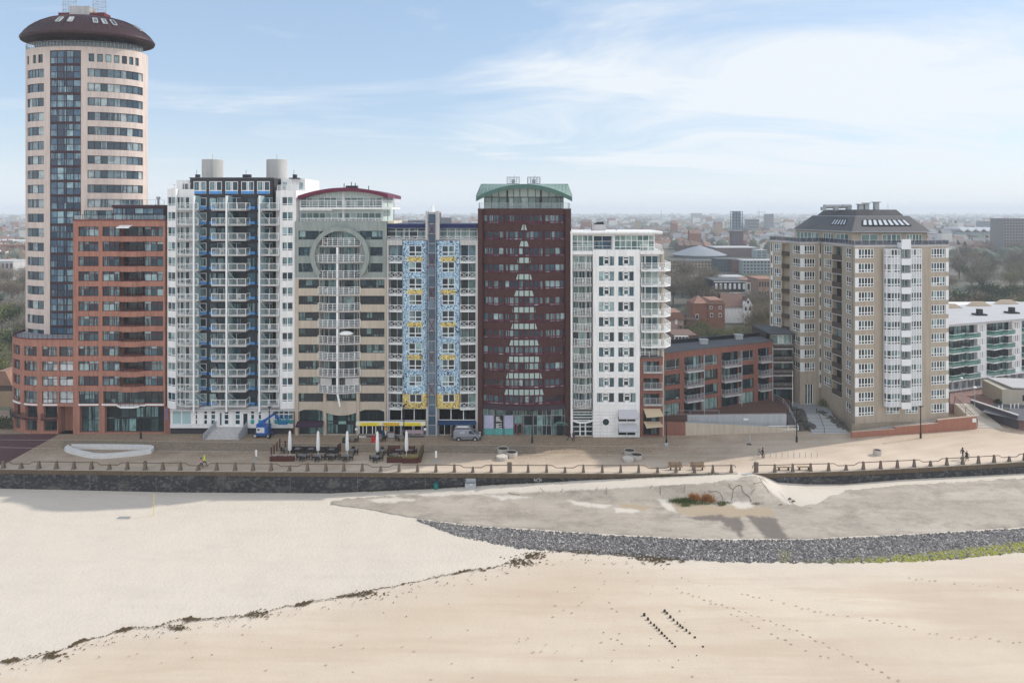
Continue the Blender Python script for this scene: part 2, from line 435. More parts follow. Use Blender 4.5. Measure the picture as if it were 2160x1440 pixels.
def apron_mat():
	m, nt, b = nodes('apron_concrete'); v = coord(nt)
	s1 = noi(nt, coord(nt, (.06, .3, .3)), 1.0, 7, .62); s2 = noi(nt, coord(nt, (.5, .9, 1)), .55, 6, .7); f = noi(nt, v, 3.5, 5, .75)
	c = mix(nt, ramp(nt, s1, [(.35, (0, 0, 0)), (.68, (1, 1, 1))]).outputs[0], (.315, .275, .225), (.435, .385, .325))
	c = mix(nt, ramp(nt, s2, [(.46, (0, 0, 0)), (.68, (.75, .75, .75))]).outputs[0], c, (.19, .165, .14))
	c = mix(nt, ramp(nt, f, [(.4, (0, 0, 0)), (.7, (.28, .28, .28))]).outputs[0], c, (.54, .49, .43))
	for k, cc in (('film', (.37, .295, .205)), ('wet', (.135, .115, .105)), ('drift', (.60, .55, .49))):
		at = nt.nodes.new('ShaderNodeAttribute'); at.attribute_name = k; c = mix(nt, mth(nt, 'MULTIPLY', at.outputs['Fac'], .85), c, cc)
	L(nt, c, b.inputs['Base Color']); b.inputs['Roughness'].default_value = .9; b.inputs['Specular IOR Level'].default_value = .2
	bp = N(nt, 'ShaderNodeBump', Strength=.35, Distance=.05); L(nt, f, bp.inputs['Height']); L(nt, bp.outputs[0], b.inputs['Normal'])
	return m
def pave_mat(name, c1, c2, c3, scale=5.5, sandy=None):
	m, nt, b = nodes(name); v = coord(nt)
	vo = N(nt, 'ShaderNodeTexVoronoi', Scale=scale); vo.feature = 'F1'; L(nt, coord(nt, (.6, 1.15, 1)), vo.inputs['Vector'])
	bw = nt.nodes.new('ShaderNodeSeparateColor'); L(nt, vo.outputs['Color'], bw.inputs[0])
	c = ramp(nt, bw.outputs[0], [(0, c1), (.5, c2), (1, c3)]).outputs[0]
	n1 = noi(nt, v, .22, 6, .6)
	c = mix(nt, ramp(nt, n1, [(.35, (0, 0, 0)), (.7, (.65, .65, .65))]).outputs[0], c, c1)
	n2 = noi(nt, coord(nt, (.5, 1, 1)), .9, 5, .7)
	c = mix(nt, ramp(nt, n2, [(.52, (0, 0, 0)), (.75, (.5, .5, .5))]).outputs[0], c, tuple(x * .6 for x in c2))
	n4 = noi(nt, v, 2.2, 4, .8); c = mix(nt, ramp(nt, n4, [(.40, (0, 0, 0)), (.62, (.55, .55, .55))]).outputs[0], c, tuple(x * .62 for x in c1))
	if sandy:  # paler tone: some blown sand, plus the sunlit strip's brightness put into the colour
		sxx = nt.nodes.new('ShaderNodeAttribute'); sxx.attribute_name = 'sun_and_sand'
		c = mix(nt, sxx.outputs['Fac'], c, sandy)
	L(nt, c, b.inputs['Base Color']); b.inputs['Roughness'].default_value = .85; b.inputs['Specular IOR Level'].default_value = .25
	bp = N(nt, 'ShaderNodeBump', Strength=.3, Distance=.03); L(nt, bw.outputs[1], bp.inputs['Height']); L(nt, bp.outputs[0], b.inputs['Normal'])
	return m
def town_mat():
	m, nt, b = nodes('town_ground'); v = coord(nt)
	vo = N(nt, 'ShaderNodeTexVoronoi', Scale=.018); L(nt, v, vo.inputs['Vector'])
	bw = nt.nodes.new('ShaderNodeSeparateColor'); L(nt, vo.outputs['Color'], bw.inputs[0])
	c = ramp(nt, bw.outputs[0], [(0, (.05, .06, .03)), (.3, (.07, .085, .04)), (.5, (.10, .09, .07)), (.75, (.13, .115, .095)), (1, (.09, .08, .06))]).outputs[0]
	n1 = noi(nt, v, .06, 8, .7)
	c = mix(nt, ramp(nt, n1, [(.4, (0, 0, 0)), (.65, (1, 1, 1))]).outputs[0], c, (.06, .06, .045))
	L(nt, c, b.inputs['Base Color']); b.inputs['Roughness'].default_value = .95
	return m
M_sand, M_apron, M_town = sand_mat(), apron_mat(), town_mat()
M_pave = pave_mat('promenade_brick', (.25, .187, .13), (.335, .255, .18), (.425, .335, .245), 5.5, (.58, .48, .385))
M_plaza = pave_mat('plaza_brick', (.20, .115, .105), (.255, .155, .14), (.30, .21, .19))
M_red_pave = pave_mat('red_paving', (.085, .038, .042), (.115, .055, .058), (.14, .075, .075))
# ------------------------------------------------------------------ the beach: surveyed break lines, seaward of the sea wall
YT = [(-300, 983), (0, 989), (300, 992.5), (600, 994.5), (1000, 997.5), (1500, 998.5), (1640, 997), (1787, 993), (1865, 989.5), (1965, 984.5), (2067, 979), (2160, 973), (2460, 955)]
def wallpt(px): return UP(px, pl(px, YT), 0.0)
K = [
 ([(-300, 1028), (0, 1030), (100, 1032), (360, 1038), (700, 1040), (800, 1035), (920, 1030), (1040, 1022), (1300, 1009.5), (1440, 1003), (1520, 999.5), (1560, 998.7), (1592, 998.6), (1612, 1004), (1640, 1017), (1700, 1021), (1780, 1021), (1900, 1011.5), (2067, 1003), (2160, 998), (2460, 980)], None),
 ([(-300, 1042), (0, 1045), (700, 1052), (900, 1037), (1040, 1034), (1300, 1028), (1500, 1020), (1600, 1020), (1650, 1032), (1700, 1035), (1900, 1022), (2160, 1008), (2460, 990)],
  [(-300, -2.75), (0, -2.8), (360, -3.06), (700, -3.05), (900, -2.35), (1040, -1.85), (1300, -.9), (1440, -.44), (1500, -.28), (1590, -.24), (1620, -.8), (1650, -1.45), (1700, -1.6), (2460, -1.9)]),
 ([(-300, 1078), (0, 1080), (700, 1062), (900, 1047), (1040, 1052), (1300, 1059), (1500, 1062), (1640, 1064), (1720, 1062), (1900, 1050), (2160, 1034), (2460, 1014)],
  [(-300, -2.9), (360, -3.1), (700, -3.1), (900, -2.65), (1040, -2.45), (1300, -2.25), (1500, -2.3), (1640, -2.2), (1700, -1.95), (2460, -2.0)]),
 ([(-300, 1150), (0, 1150), (700, 1071), (880, 1093), (1000, 1108), (1300, 1128), (1500, 1137), (1700, 1137), (1900, 1127), (2160, 1112), (2460, 1090)],
  [(-300, -3.3), (700, -3.15), (2460, -3.15)]),
 ([(-300, 1260), (0, 1260), (600, 1150), (880, 1099), (960, 1130), (1100, 1158), (1200, 1165), (1400, 1178), (1550, 1185), (1800, 1187), (1950, 1183), (2160, 1165), (2460, 1145)],
  [(-300, -3.9), (700, -3.6), (880, -3.25), (960, -3.5), (1100, -3.9), (1200, -4.1), (1400, -4.3), (2460, -4.4)]),
 ([(-300, 1440), (2460, 1440)], [(-300, -4.9), (2460, -4.9)]),
 ([(-300, 1900), (2460, 1900)], [(-300, -5.2), (2460, -5.2)]),
]
def keypts(px):
	out = []
	w = wallpt(px)
	for i, (yk, zk) in enumerate(K):
		py = pl(px, yk)
		if zk is None:
			z = min(0.02, ZA(py, w.y - .02)); out.append((py, Vector((XA(px, w.y - .02), w.y - .02, z))))
		else: out.append((py, UP(px, py, pl(px, zk))))
	return out
def surf(px, py):
	"""beach surface under a measured picture point"""
	kp = keypts(px)
	for (ya, a), (yb, b) in zip(kp, kp[1:]):
		if py <= yb or yb == 1900:
			t = (py - ya) / (yb - ya)
			t = max(0.0, t)
			# exact point on the straight segment a-b seen at py
			dz, dY = b.z - a.z, b.y - a.y; s = (py - HY) / F
			den = dz + s * dY
			t2 = (CAMZ - a.z - s * a.y) / den if abs(den) > 1e-6 else t
			return a + (b - a) * t2
	return kp[-1][1]
SUB = [3, 6, 10, 9, 34, 14]
STRAND = [(-300, 1440), (0, 1396), (60, 1388), (120, 1372), (180, 1352), (240, 1331), (330, 1318), (400, 1304), (470, 1303), (560, 1291), (600, 1278), (680, 1264), (740, 1256), (800, 1240), (870, 1228), (1000, 1200), (1060, 1192), (1100, 1180), (1130, 1166), (1200, 1160), (1260, 1163), (1420, 1180), (1560, 1188), (1800, 1189), (2460, 1150)]
def beach():
	cols = list(range(-300, 2461, 10)); V = []; dm = []; f = []; nr = sum(SUB) + 1
	for px in cols:
		kp = keypts(px); row = []
		for k in range(len(kp) - 1):
			for i in range(SUB[k]): row.append(kp[k][1].lerp(kp[k + 1][1], i / SUB[k]))
		row.append(kp[-1][1])
		for i, p in enumerate(row):
			n = noise.noise(Vector((p.x * .12, p.y * .2, 3))) * .10 + noise.noise(Vector((p.x * .5, p.y * .7, 9))) * .035
			amp = min(1, i / 6)
			py = HY + F * (CAMZ - p.z) / p.y; ys = pl(px, STRAND) + 5 * noise.noise(Vector((px * .02, 1, 2))) + 3 * noise.noise(Vector((px * .11, 1, 2)))
			d = min(1, max(0, (py - ys + 4) / 6)) * (.45 + .55 * min(1, max(0, (py - ys) / 70 + .25 * noise.noise(Vector((px * .012, py * .05, 4))))))
			V.append((p.x, p.y, p.z + n * amp * (1 if py > 1200 or px < 900 else .45) - .02 * (py > ys))); dm.append(d)
	for c in range(len(cols) - 1):
		for r in range(nr - 1):
			a = c * nr + r; f.append((a, a + 1, a + nr + 1, a + nr))
	# carry the sheet on under the camera and to both sides
	base = len(V); ext = [(-420, 118, -3), (-420, -160, -5.6), (420, -160, -5.6), (420, 118, -3)]
	me = bpy.data.meshes.new('beach'); me.from_pydata(V, [], f); me.materials.append(M_sand)
	at = me.attributes.new('damp', 'FLOAT', 'POINT'); at.data.foreach_set('value', dm)
	me.polygons.foreach_set('use_smooth', [True] * len(f))
	o = bpy.data.objects.new('beach', me); COL.objects.link(o); tag(o, kind='structure')
	m = MB(); m.face([(-600, 43.3, -5.3), (-600, -120, -5.6), (600, -120, -5.6), (600, 43.3, -5.3)])
	o2 = m.build('lower_beach', M_sand); tag(o2, kind='structure')
	m = MB()
	for e, sg in ((-300, -1), (2460, 1)):
		kp = [p for _, p in keypts(e)]
		for p, q in zip(kp, kp[1:]): m.face([p + Vector((-sg * .6, 0, -.06)), q + Vector((-sg * .6, 0, -.06)), (sg * 600, q.y, q.z), (sg * 600, p.y, p.z)])
	o3 = m.build('far_beach', M_sand); tag(o3, kind='structure')
	m = MB(); m.face([(-8000, -119, -5.9), (-8000, -8000, -5.9), (8000, -8000, -5.9), (8000, -119, -5.9)])
	ms, nt2, b2 = nodes('sea_water'); b2.inputs['Base Color'].default_value = (.09, .12, .12, 1); b2.inputs['Roughness'].default_value = .2
	tag(m.build('sea', ms), kind='structure')
beach()
def band(name, top, bot, m, lift, step=8, rows=10, jt=0, jb=0, x0=None, x1=None, seed=0):
	"""sheet lying on the beach surface between two measured lines"""
	x0 = x0 if x0 is not None else max(top[0][0], bot[0][0]); x1 = x1 if x1 is not None else min(top[-1][0], bot[-1][0])
	mb = MB(); n = int((x1 - x0) / step); idx = []
	for i in range(n + 1):
		px = lerp(x0, x1, i / n); r = []
		ya = pl(px, top) + jt * (noise.noise(Vector((px * .05, seed, 0))) + .6 * noise.noise(Vector((px * .21, seed, 5))))
		yb = pl(px, bot) + jb * (noise.noise(Vector((px * .06, seed, 2))) + .6 * noise.noise(Vector((px * .25, seed, 7))))
		yb = max(yb, ya + .2)
		for j in range(rows + 1):
			p = surf(px, lerp(ya, yb, j / rows)); e = min(j, rows - j) / rows
			nn = noise.noise(Vector((p.x * .12, p.y * .2, 3))) * .10 + noise.noise(Vector((p.x * .5, p.y * .7, 9))) * .035
			r.append(mb.vs([(p.x, p.y, p.z + lift + (0 if e > 0 else -.1 - lift) + .05)]))
		idx.append(r)
	for a, b in zip(idx, idx[1:]):
		for j in range(rows): mb.f.append((a[j], a[j + 1], b[j + 1], b[j])); mb.m.append(0)
	return mb.build(name, m, smooth=True)
AP_TOP = [(700, 1058), (760, 1050), (820, 1046), (900, 1040), (960, 1041), (1040, 1040), (1060, 1036), (1140, 1034), (1300, 1027), (1400, 1022), (1500, 1017), (1560, 1005), (1592, 1001), (1612, 1010), (1650, 1040), (1665, 1062), (1690, 1066), (1725, 1062), (1752, 1046), (1785, 1034), (1900, 1022), (2067, 1013), (2160, 1007), (2460, 988)]
AP_BOT = [(700, 1064), (760, 1072), (880, 1093), (1000, 1108), (1300, 1128), (1500, 1137), (1700, 1137), (1900, 1127), (2160, 1112), (2460, 1090)]
ap = band('concrete_apron', AP_TOP, AP_BOT, M_apron, .06, 4, 46, 4, 2); tag(ap, kind='structure')
def inside(x, y, poly):
	"""signed distance-like value to a measured outline, positive inside"""
	c = False; dm = 1e9; n = len(poly)
	for i in range(n):
		(x0, y0), (x1, y1) = poly[i], poly[(i + 1) % n]
		if (y0 > y) != (y1 > y) and x < (x1 - x0) * (y - y0) / (y1 - y0) + x0: c = not c
		dx, dy = x1 - x0, (y1 - y0) * 2; t = max(0, min(1, ((x - x0) * dx + (y - y0) * 2 * dy) / (dx * dx + dy * dy + 1e-9))); dm = min(dm, math.hypot(x - x0 - t * dx, (y - y0) * 2 - t * dy))
	return dm if c else -dm
WET = [[(1516, 1090), (1560, 1090), (1570, 1112), (1562, 1134), (1548, 1118), (1526, 1106)], [(1574, 1088), (1634, 1090), (1652, 1118), (1664, 1138), (1615, 1134), (1594, 1110)], [(1448, 1090), (1520, 1084), (1534, 1094), (1512, 1099), (1478, 1097)]]
FILM = [[(1410, 1058), (1470, 1062), (1560, 1066), (1628, 1070), (1636, 1090), (1560, 1092), (1450, 1090), (1422, 1074)], [(1308, 1061), (1368, 1067), (1360, 1078), (1310, 1072)]]
DRIFT = [[(1384, 1050), (1410, 1055), (1428, 1080), (1404, 1072)], [(1542, 1058), (1586, 1058), (1588, 1070), (1556, 1072)], [(1000, 1040), (1060, 1045), (1130, 1048), (1060, 1053)], [(1200, 1055), (1290, 1065), (1275, 1073), (1210, 1063)], [(775, 1052), (840, 1049), (890, 1054), (800, 1061)], [(1296, 1071), (1354, 1075), (1348, 1081), (1300, 1080)], [(880, 1040), (1300, 1024), (1560, 1004), (1560, 1010), (1300, 1030), (900, 1046)], [(1600, 1008), (1640, 1030), (1668, 1064), (1655, 1060), (1620, 1030)]]
vals = {'wet': [], 'film': [], 'drift': []}
for v in ap.data.vertices:
	px, py = CX + F * v.co.x / v.co.y, HY + F * (CAMZ - v.co.z) / v.co.y
	w = 5 * noise.noise(Vector((px * .05, py * .12, 1))) + 4 * noise.noise(Vector((px * .16, py * .3, 4))) + 2 * noise.noise(Vector((px * .5, py * .8, 8)))
	for k, ps, sf in (('wet', WET, 7), ('film', FILM, 5), ('drift', DRIFT, 6)): vals[k].append(max(0, min(1, .5 + (max(inside(px, py, q) for q in ps) + w) / sf)))
for k in vals: ap.data.attributes.new(k, 'FLOAT', 'POINT').data.foreach_set('value', vals[k])
# setts: a sloping bank of thousands of dark stones
M_stonebed = mat('revetment_bed', (.15, .145, .14), .9, .3, 2.0, fine=.3)
RV_TOP = [(880, 1094.5), (1000, 1109.5), (1300, 1129.5), (1500, 1138.5), (1700, 1138.5), (1900, 1128.5), (2160, 1113.5), (2460, 1091.5)]
RV_BOT = [(880, 1097), (960, 1130), (1100, 1157), (1200, 1164), (1400, 1178), (1550, 1185), (1800, 1187), (1950, 1183), (2160, 1165), (2460, 1145)]
tag(band('stone_revetment', RV_TOP, RV_BOT, M_stonebed, .02, 6, 8, 0, 3, seed=4), kind='structure')
def stone_mat():
	m, nt, b = nodes('revetment_stone'); g = nt.nodes.new('ShaderNodeNewGeometry'); at = nt.nodes.new('ShaderNodeAttribute'); at.attribute_name = 'weed'
	c = ramp(nt, g.outputs['Random Per Island'], [(0, (.05, .049, .053)), (.25, (.098, .093, .097)), (.5, (.148, .133, .128)), (.72, (.205, .193, .188)), (.9, (.31, .295, .28)), (1, (.52, .49, .45))]).outputs[0]
	w = mix(nt, noi(nt, coord(nt), 2.0, 3), (.16, .19, .03), (.44, .42, .05))
	L(nt, mix(nt, at.outputs['Fac'], c, w), b.inputs['Base Color']); b.inputs['Roughness'].default_value = .8; return m
def revetment_stones():
	rnd = random.Random(3); V = []; f = []; wd = []
	for k in range(40000):
		px = rnd.uniform(884, 2300); ya, yb = pl(px, RV_TOP), pl(px, RV_BOT) + 4 * noise.noise(Vector((px * .06, 4, 2)))
		t = rnd.random(); dens = min(1, .35 + t * 7) * min(1, .3 + (1 - t) * 5)
		if rnd.random() > dens or (yb - ya) / 52 < rnd.random() * .98: continue
		py = lerp(ya, yb, t); p = surf(px, py); s = rnd.uniform(.05, .125) * (1.4 if rnd.random() < .07 else 1); h = s * rnd.uniform(.7, 1.3)
		if px < 1150 and rnd.random() < .45 * (1 - (px - 884) / 266) + .1: continue
		a = rnd.uniform(0, 3.1); ca, sa = math.cos(a), math.sin(a); i = len(V)
		for z, q in ((-.1, 1.0), (h * .6, .95), (h, .55)):
			for u, v in ((-1, -1), (1, -1), (1, 1), (-1, 1)):
				u2, v2 = u * s * q * rnd.uniform(.75, 1.1), v * s * q * rnd.uniform(.75, 1.1) * .85
				V.append((p.x + ca * u2 - sa * v2, p.y + sa * u2 + ca * v2, p.z + z))
		for lv in (0, 4):
			for j in range(4): f.append((i + lv + j, i + lv + (j + 1) % 4, i + lv + 4 + (j + 1) % 4, i + lv + 4 + j))
		f.append((i + 8, i + 9, i + 10, i + 11))
		g = max(0, min(1, (px - 1660) / 260)) * max(0, min(1, (t - lerp(.86, .52, min(1, max(0, (px - 1700) / 460)))) / .15 + .25 * noise.noise(Vector((px * .05, t * 6, 1)))))
		g = max(g, .35 * max(0, 1 - abs(px - 1655) / 18) * (t > .45))
		wd += [min(1, g * 1.2) * (rnd.random() < .72)] * 12
	me = bpy.data.meshes.new('revetment_stones'); me.from_pydata(V, [], f); me.materials.append(stone_mat())
	me.attributes.new('weed', 'FLOAT', 'POINT').data.foreach_set('value', wd)
	o = bpy.data.objects.new('revetment_stones', me); COL.objects.link(o); tag(o, 'dark setts of the sea bank, weedy green along the foot at one end', 'stones', kind='stuff')
revetment_stones()
# wrack: dried seaweed along the tide line
M_weed = mat('seaweed', (.10, .07, .035), .95, .5, 3.0)
def tufts(name, spots, m, seed, size=(.05, .13), h=(.02, .07)):
	rnd = random.Random(seed); mb = MB()
	for px, py, n, sx_, sy_ in spots:
		for k in range(n):
			x, y = px + rnd.gauss(0, sx_), py + rnd.gauss(0, sy_); q = .5 if n < 3 else 1
			p = surf(x, y); a = rnd.uniform(0, 6.28); l = rnd.uniform(*size) * 1.6 * q; w = rnd.uniform(*size) * .6 * q; zz = rnd.uniform(*h)
			d = Vector((math.cos(a), math.sin(a), 0)); e = Vector((-d.y, d.x, 0)); p = p + Vector((0, 0, .05))
			i = mb.vs([p - d * l - e * w, p + d * l - e * w * .4, p + d * l * .9 + e * w, p - d * l * .6 + e * w, p + Vector((rnd.uniform(-.03, .03), 0, zz + .05))])
			for j in range(4): mb.f.append((i + j, i + (j + 1) % 4, i + 4)); mb.m.append(0)
	return mb.build(name, m)
rw = random.Random(21); spots = []
for px in range(-60, 1430, 2):
	ys = pl(px, STRAND) + 5 * noise.noise(Vector((px * .02, 1, 2))) + 3 * noise.noise(Vector((px * .11, 1, 2)))
	a = noise.noise(Vector((px * .021, 7, 1))) + .5 * noise.noise(Vector((px * .09, 3, 1)))
	d = 1.5 + 6.5 * max(0, a)
	spots.append((px, ys + 1, int(d * rw.uniform(.6, 1.5)), 1.5, .6 + 2.2 * max(0, a)))
	if rw.random() < .22: spots.append((px, ys + rw.uniform(4, 26), rw.choice((1, 1, 1, 2)), 2, 1))
for c in ((110, 1382, 60, 15, 4), (375, 1324, 45, 10, 3), (770, 1252, 70, 16, 4), (540, 1296, 60, 18, 4), (1100, 1186, 110, 16, 5), (1125, 1172, 80, 12, 4), (1240, 1163, 60, 14, 3), (1385, 1181, 120, 16, 4), (1350, 1176, 40, 10, 3), (1440, 1184, 10, 3, 1)): spots.append(c)
for k in range(90): spots.append((rw.uniform(0, 1500), rw.uniform(0, 1) ** 1.7 * 210 + 1190, 1, 1, 1))
spots = [s for s in spots if s[1] > pl(s[0], STRAND) - 4]
tag(tufts('seaweed', spots, M_weed, 5), 'ragged line of dark dried seaweed along the tide mark', 'seaweed', kind='stuff')
# footprints: rims of pushed-up sand along the walkers' tracks
M_print = mat('trodden_sand', (.46, .37, .285), .95, .2, 3)
def prints():
	mb = MB(); rnd = random.Random(8)
	tracks = [([(a, b), (a + rnd.uniform(8, 34) * rnd.choice((-1, 1)), b + rnd.uniform(-9, 9))], .3) for a, b in [(rnd.uniform(200, 1500), rnd.uniform(1225, 1435)) for _ in range(110)] if b > pl(a, STRAND) + 14] + [([(1440, 1248), (1560, 1288), (1680, 1330), (1780, 1378), (1860, 1418), (1930, 1452)], 1.0), ([(1565, 1252), (1760, 1297), (1850, 1308), (2010, 1345), (2060, 1343), (2200, 1362)], .6),
			  ([(1880, 1215), (2000, 1228), (2160, 1244)], .45), ([(1480, 1260), (1600, 1325), (1700, 1370), (1780, 1400)], .45), ([(1160, 1300), (1230, 1270), (1290, 1215)], .4), ([(1290, 1345), (1350, 1372), (1420, 1405), (1500, 1450)], .35)]
	for tr, dens in tracks:
		pts = [surf(*p) for p in tr]; q = 0; side = 1
		for a, b in zip(pts, pts[1:]):
			d = b - a; n = int(d.length / .62); u = d.normalized(); e = Vector((-u.y, u.x, 0))
			for i in range(n):
				side = -side
				if rnd.random() > dens + .05: continue
				p = a + d * (i / n) + e * side * .12 + Vector((rnd.uniform(-.04, .04), rnd.uniform(-.04, .04), .0)); k = rnd.uniform(.7, 1.1)
				n8 = 8; i0 = mb.vs([p + u * math.cos(t) * .14 * k + e * math.sin(t) * .065 * k + Vector((0, 0, .02)) for t in [6.283 * j / n8 for j in range(n8)]])
				i1 = mb.vs([p + u * math.cos(t) * .13 * k + e * math.sin(t) * .055 * k + Vector((0, 0, .045)) for t in [6.283 * j / n8 for j in range(n8)]])
				i2 = mb.vs([p + u * math.cos(t) * .08 * k + e * math.sin(t) * .03 * k + Vector((0, 0, .03)) for t in [6.283 * j / n8 for j in range(n8)]])
				for A, B in ((i0, i1), (i1, i2)):
					for j in range(n8): mb.f.append((A + j, A + (j + 1) % n8, B + (j + 1) % n8, B + j)); mb.m.append(0)
				mb.f.append(tuple(i2 + j for j in range(n8))); mb.m.append(0)
	tag(mb.build('footprints', M_print), 'tracks of footprints crossing the damp sand', 'footprints', kind='stuff')
prints()
# two rows of old wooden stumps
M_stump = mat('wet_wood', (.05, .038, .028), .9, .4, 6)
def stumps():
	rows = [([(1359, 1297), (1367, 1306), (1373, 1313), (1380, 1318), (1385, 1324), (1390, 1329), (1396, 1336), (1402, 1341), (1407, 1346), (1413, 1352), (1418, 1357), (1424, 1364)], 'nearer the tide pool'),
			([(1402, 1289), (1407, 1293), (1414, 1301), (1421, 1307), (1429, 1314), (1435, 1319), (1440, 1323), (1448, 1329), (1455, 1335), (1466, 1344), (1483, 1364)], '')]
	labs = ['short rotten stump in the left row of two, standing in the sand', 'short rotten stump in the right row of two, standing in the sand']
	mb = MB(); mb.lathe((0, 0, 0), [(.135, -.3), (.14, .05), (.13, .22), (.10, .27), (.04, .25)], 9)
	proto = mb.build('wooden_stump', M_stump); first = True
	rnd = random.Random(4)
	for (r, _), lb, g in zip(rows, labs, ('left row of stumps', 'right row of stumps')):
		for i, (x, y) in enumerate(r):
			p = surf(x, y); big = 1.35 if i == 0 else 1
			f = 1 - .35 * i / len(r)
			o = proto if first else dup(proto, kids=False); first = False
			o.location = p; o.scale = (.85 * big * rnd.uniform(.8, 1.1), .85 * big * rnd.uniform(.8, 1.1), .8 * f * big * rnd.uniform(.7, 1.15)); o.rotation_euler = (rnd.uniform(-.12, .12), rnd.uniform(-.12, .12), rnd.uniform(0, 6))
			tag(o, lb, 'stump', g)
stumps()
# cracks and stains of the ramp, sand drifts, grasses
M_crack = mat('crack', (.07, .062, .056), .95, .2, 3)
def on(px, py, lift): p = surf(px, py); return Vector((p.x, p.y, p.z + lift))
def cracks():
	mb = MB(); rnd = random.Random(12)
	for c, w in (([(1537, 1022), (1541, 1030), (1547, 1034), (1546, 1042), (1543, 1056)], .16), ([(1547, 1034), (1553, 1027), (1560, 1024), (1565, 1027), (1566, 1036), (1572, 1043), (1580, 1048), (1585, 1059)], .2), ([(1494, 1035), (1500, 1039), (1510, 1037), (1519, 1041), (1524, 1050), (1525, 1056)], .13),
				 ([(1602, 1008), (1608, 1020), (1618, 1033), (1621, 1041)], .13), ([(1593, 1031), (1588, 1036), (1585, 1043)], .08), ([(1590, 1018), (1591, 1022), (1606, 1018)], .08), ([(1445, 1025), (1443, 1040)], .08), ([(1392, 1026), (1393, 1045)], .1), ([(1376, 1025), (1372, 1032)], .07),
				 ([(1260, 1028), (1258, 1035)], .1), ([(1188, 1031), (1182, 1040)], .1), ([(1140, 1030), (1146, 1038)], .08), ([(1072, 1041), (1084, 1044), (1096, 1045)], .12), ([(1280, 1029), (1279, 1043)], .07)):
		pts = []
		for a, b in zip(c, c[1:]):
			for i in range(4):
				t = i / 4; pts.append((lerp(a[0], b[0], t) + rnd.uniform(-.6, .6), lerp(a[1], b[1], t) + rnd.uniform(-.4, .4)))
		pts.append(c[-1]); P3 = [on(x, y, .135) for x, y in pts]
		
		for q0, q1 in zip(P3, P3[1:]): mb.beam(q0, q1, w * rnd.uniform(.12, .42), .04)
	M_l = mb.build('crack_line', M_crack); tag(M_l, 'branching black cracks in the sloping concrete of the ramp', 'crack', kind='stuff')
cracks()
def grass(name, label, spots, m, seed, h):
	rnd = random.Random(seed); mb = MB()
	for px, py, n, sx_, sy_ in spots:
		for k in range(n):
			p = on(px + rnd.gauss(0, sx_), py + rnd.gauss(0, sy_), .05); hh = rnd.uniform(*h) * (1 - .5 * min(1, abs(k / n - .5))) ; l = Vector((rnd.uniform(-.5, .5), rnd.uniform(-.5, .5), 1)) * hh; w = rnd.uniform(.012, .03) + hh * .02
			e = Vector((rnd.uniform(-1, 1), rnd.uniform(-1, 1), 0)).normalized() * w
			mb.face([p - e, p + e, p + l * .6 + e * .7 + Vector((0, 0, 0)), p + l])
	return tag(mb.build(name, m), label, 'grass', kind='stuff')
M_og, M_gg, M_dg = mat('dry_grass', (.36, .17, .055), .9, .3, 2), mat('green_plant', (.10, .13, .03), .9, .35, 2), mat('dark_plant', (.05, .055, .02), .9, .4, 3)
grass('dry_grass', 'two orange tufts of dry grass at the foot of the cracked ramp', [(1462, 1055, 260, 4, 1.2), (1470, 1057, 140, 6, 1), (1490, 1057, 330, 4.5, 1.5), (1497, 1059, 150, 6, 1.4)], M_og, 2, (.25, 1.35))
grass('green_plants', 'low green plants spread round the orange tufts on the ramp', [(1446, 1058, 700, 8, 1.8), (1440, 1060, 500, 12, 2), (1455, 1062, 300, 16, 2), (1424, 1059, 160, 6, 1), (1446, 1068, 140, 6, 1), (1524, 1066, 160, 5, 1.2), (1482, 1064, 160, 14, 1), (1732, 1060, 0, 1, 1)], M_gg, 3, (.12, .65))
grass('dark_plants', 'small dark plants in a row below the crack', [(1520, 1061, 160, 8, 1.5), (1535, 1062, 120, 6, 1.2), (1596, 1064, 160, 7, 1.2), (1666, 1053, 60, 2, .8), (1672, 1058, 60, 3, .7), (1646, 1066, 30, 2, .7), (1514, 1064, 80, 6, 1)], M_dg, 4, (.08, .3))
M_alg = mat('algae', (.02, .027, .01), .95, .4, 4)
grass('algae', 'dark green weed growing along the foot of the sea wall', [(px, pl(px, K[0][0]) + .5, 22, 4, .9) for px in range(780, 1200, 6)] + [(px, pl(px, K[0][0]) + .2, 16, 4, .5) for px in range(1300, 1520, 6)], M_alg, 5, (.1, .4))
# ------------------------------------------------------------------ shared building materials
M_brick = mat('red_brick', (.365, .175, .13), .85, .2, .7, .8, .16, bump=.2)
M_brick2 = mat('red_brick_low', (.235, .105, .082), .85, .16, .7, .45, .14, bump=.2)
M_brown = mat('brown_brick', (.066, .030, .029), .85, .2, .8, .3, .22, bump=.2)
M_tan = mat('tan_brick', (.40, .345, .28), .88, .12, .6, .45, .12, bump=.2)
M_stone = mat('pale_stone', (.60, .51, .465), .8, .1, .5, .5, .07)
M_white = mat('white_render', (.78, .78, .78), .7, .06, .4, .4, .03)
M_whitem = mat('white_metal', (.80, .80, .80), .45, .04, 2)
M_greym = mat('grey_metal', (.34, .36, .38), .5, .1, 2)
M_lgrey = mat('light_grey_concrete', (.48, .47, .47), .85, .1, .7, .5, .08)
M_beige = mat('beige_concrete', (.48, .415, .34), .85, .08, .6, .5, .06)
M_gconc = mat('green_grey_concrete', (.275, .315, .30), .85, .1, .6, .6, .08)
M_dkbrick = mat('charcoal_brick', (.042, .043, .050), .85, .25, .8, .2, .2)
M_black = mat('black_metal', (.018, .018, .022), .5, .2, 2)
M_darkfr = mat('dark_purple_frame', (.050, .022, .030), .5, .2, 2)
M_redfr = mat('red_frame', (.13, .018, .022), .5, .2, 2)
M_magfr = mat('wine_frame', (.10, .010, .028), .5, .2, 2)
M_dkfr = mat('dark_frame', (.028, .03, .035), .5, .2, 2)
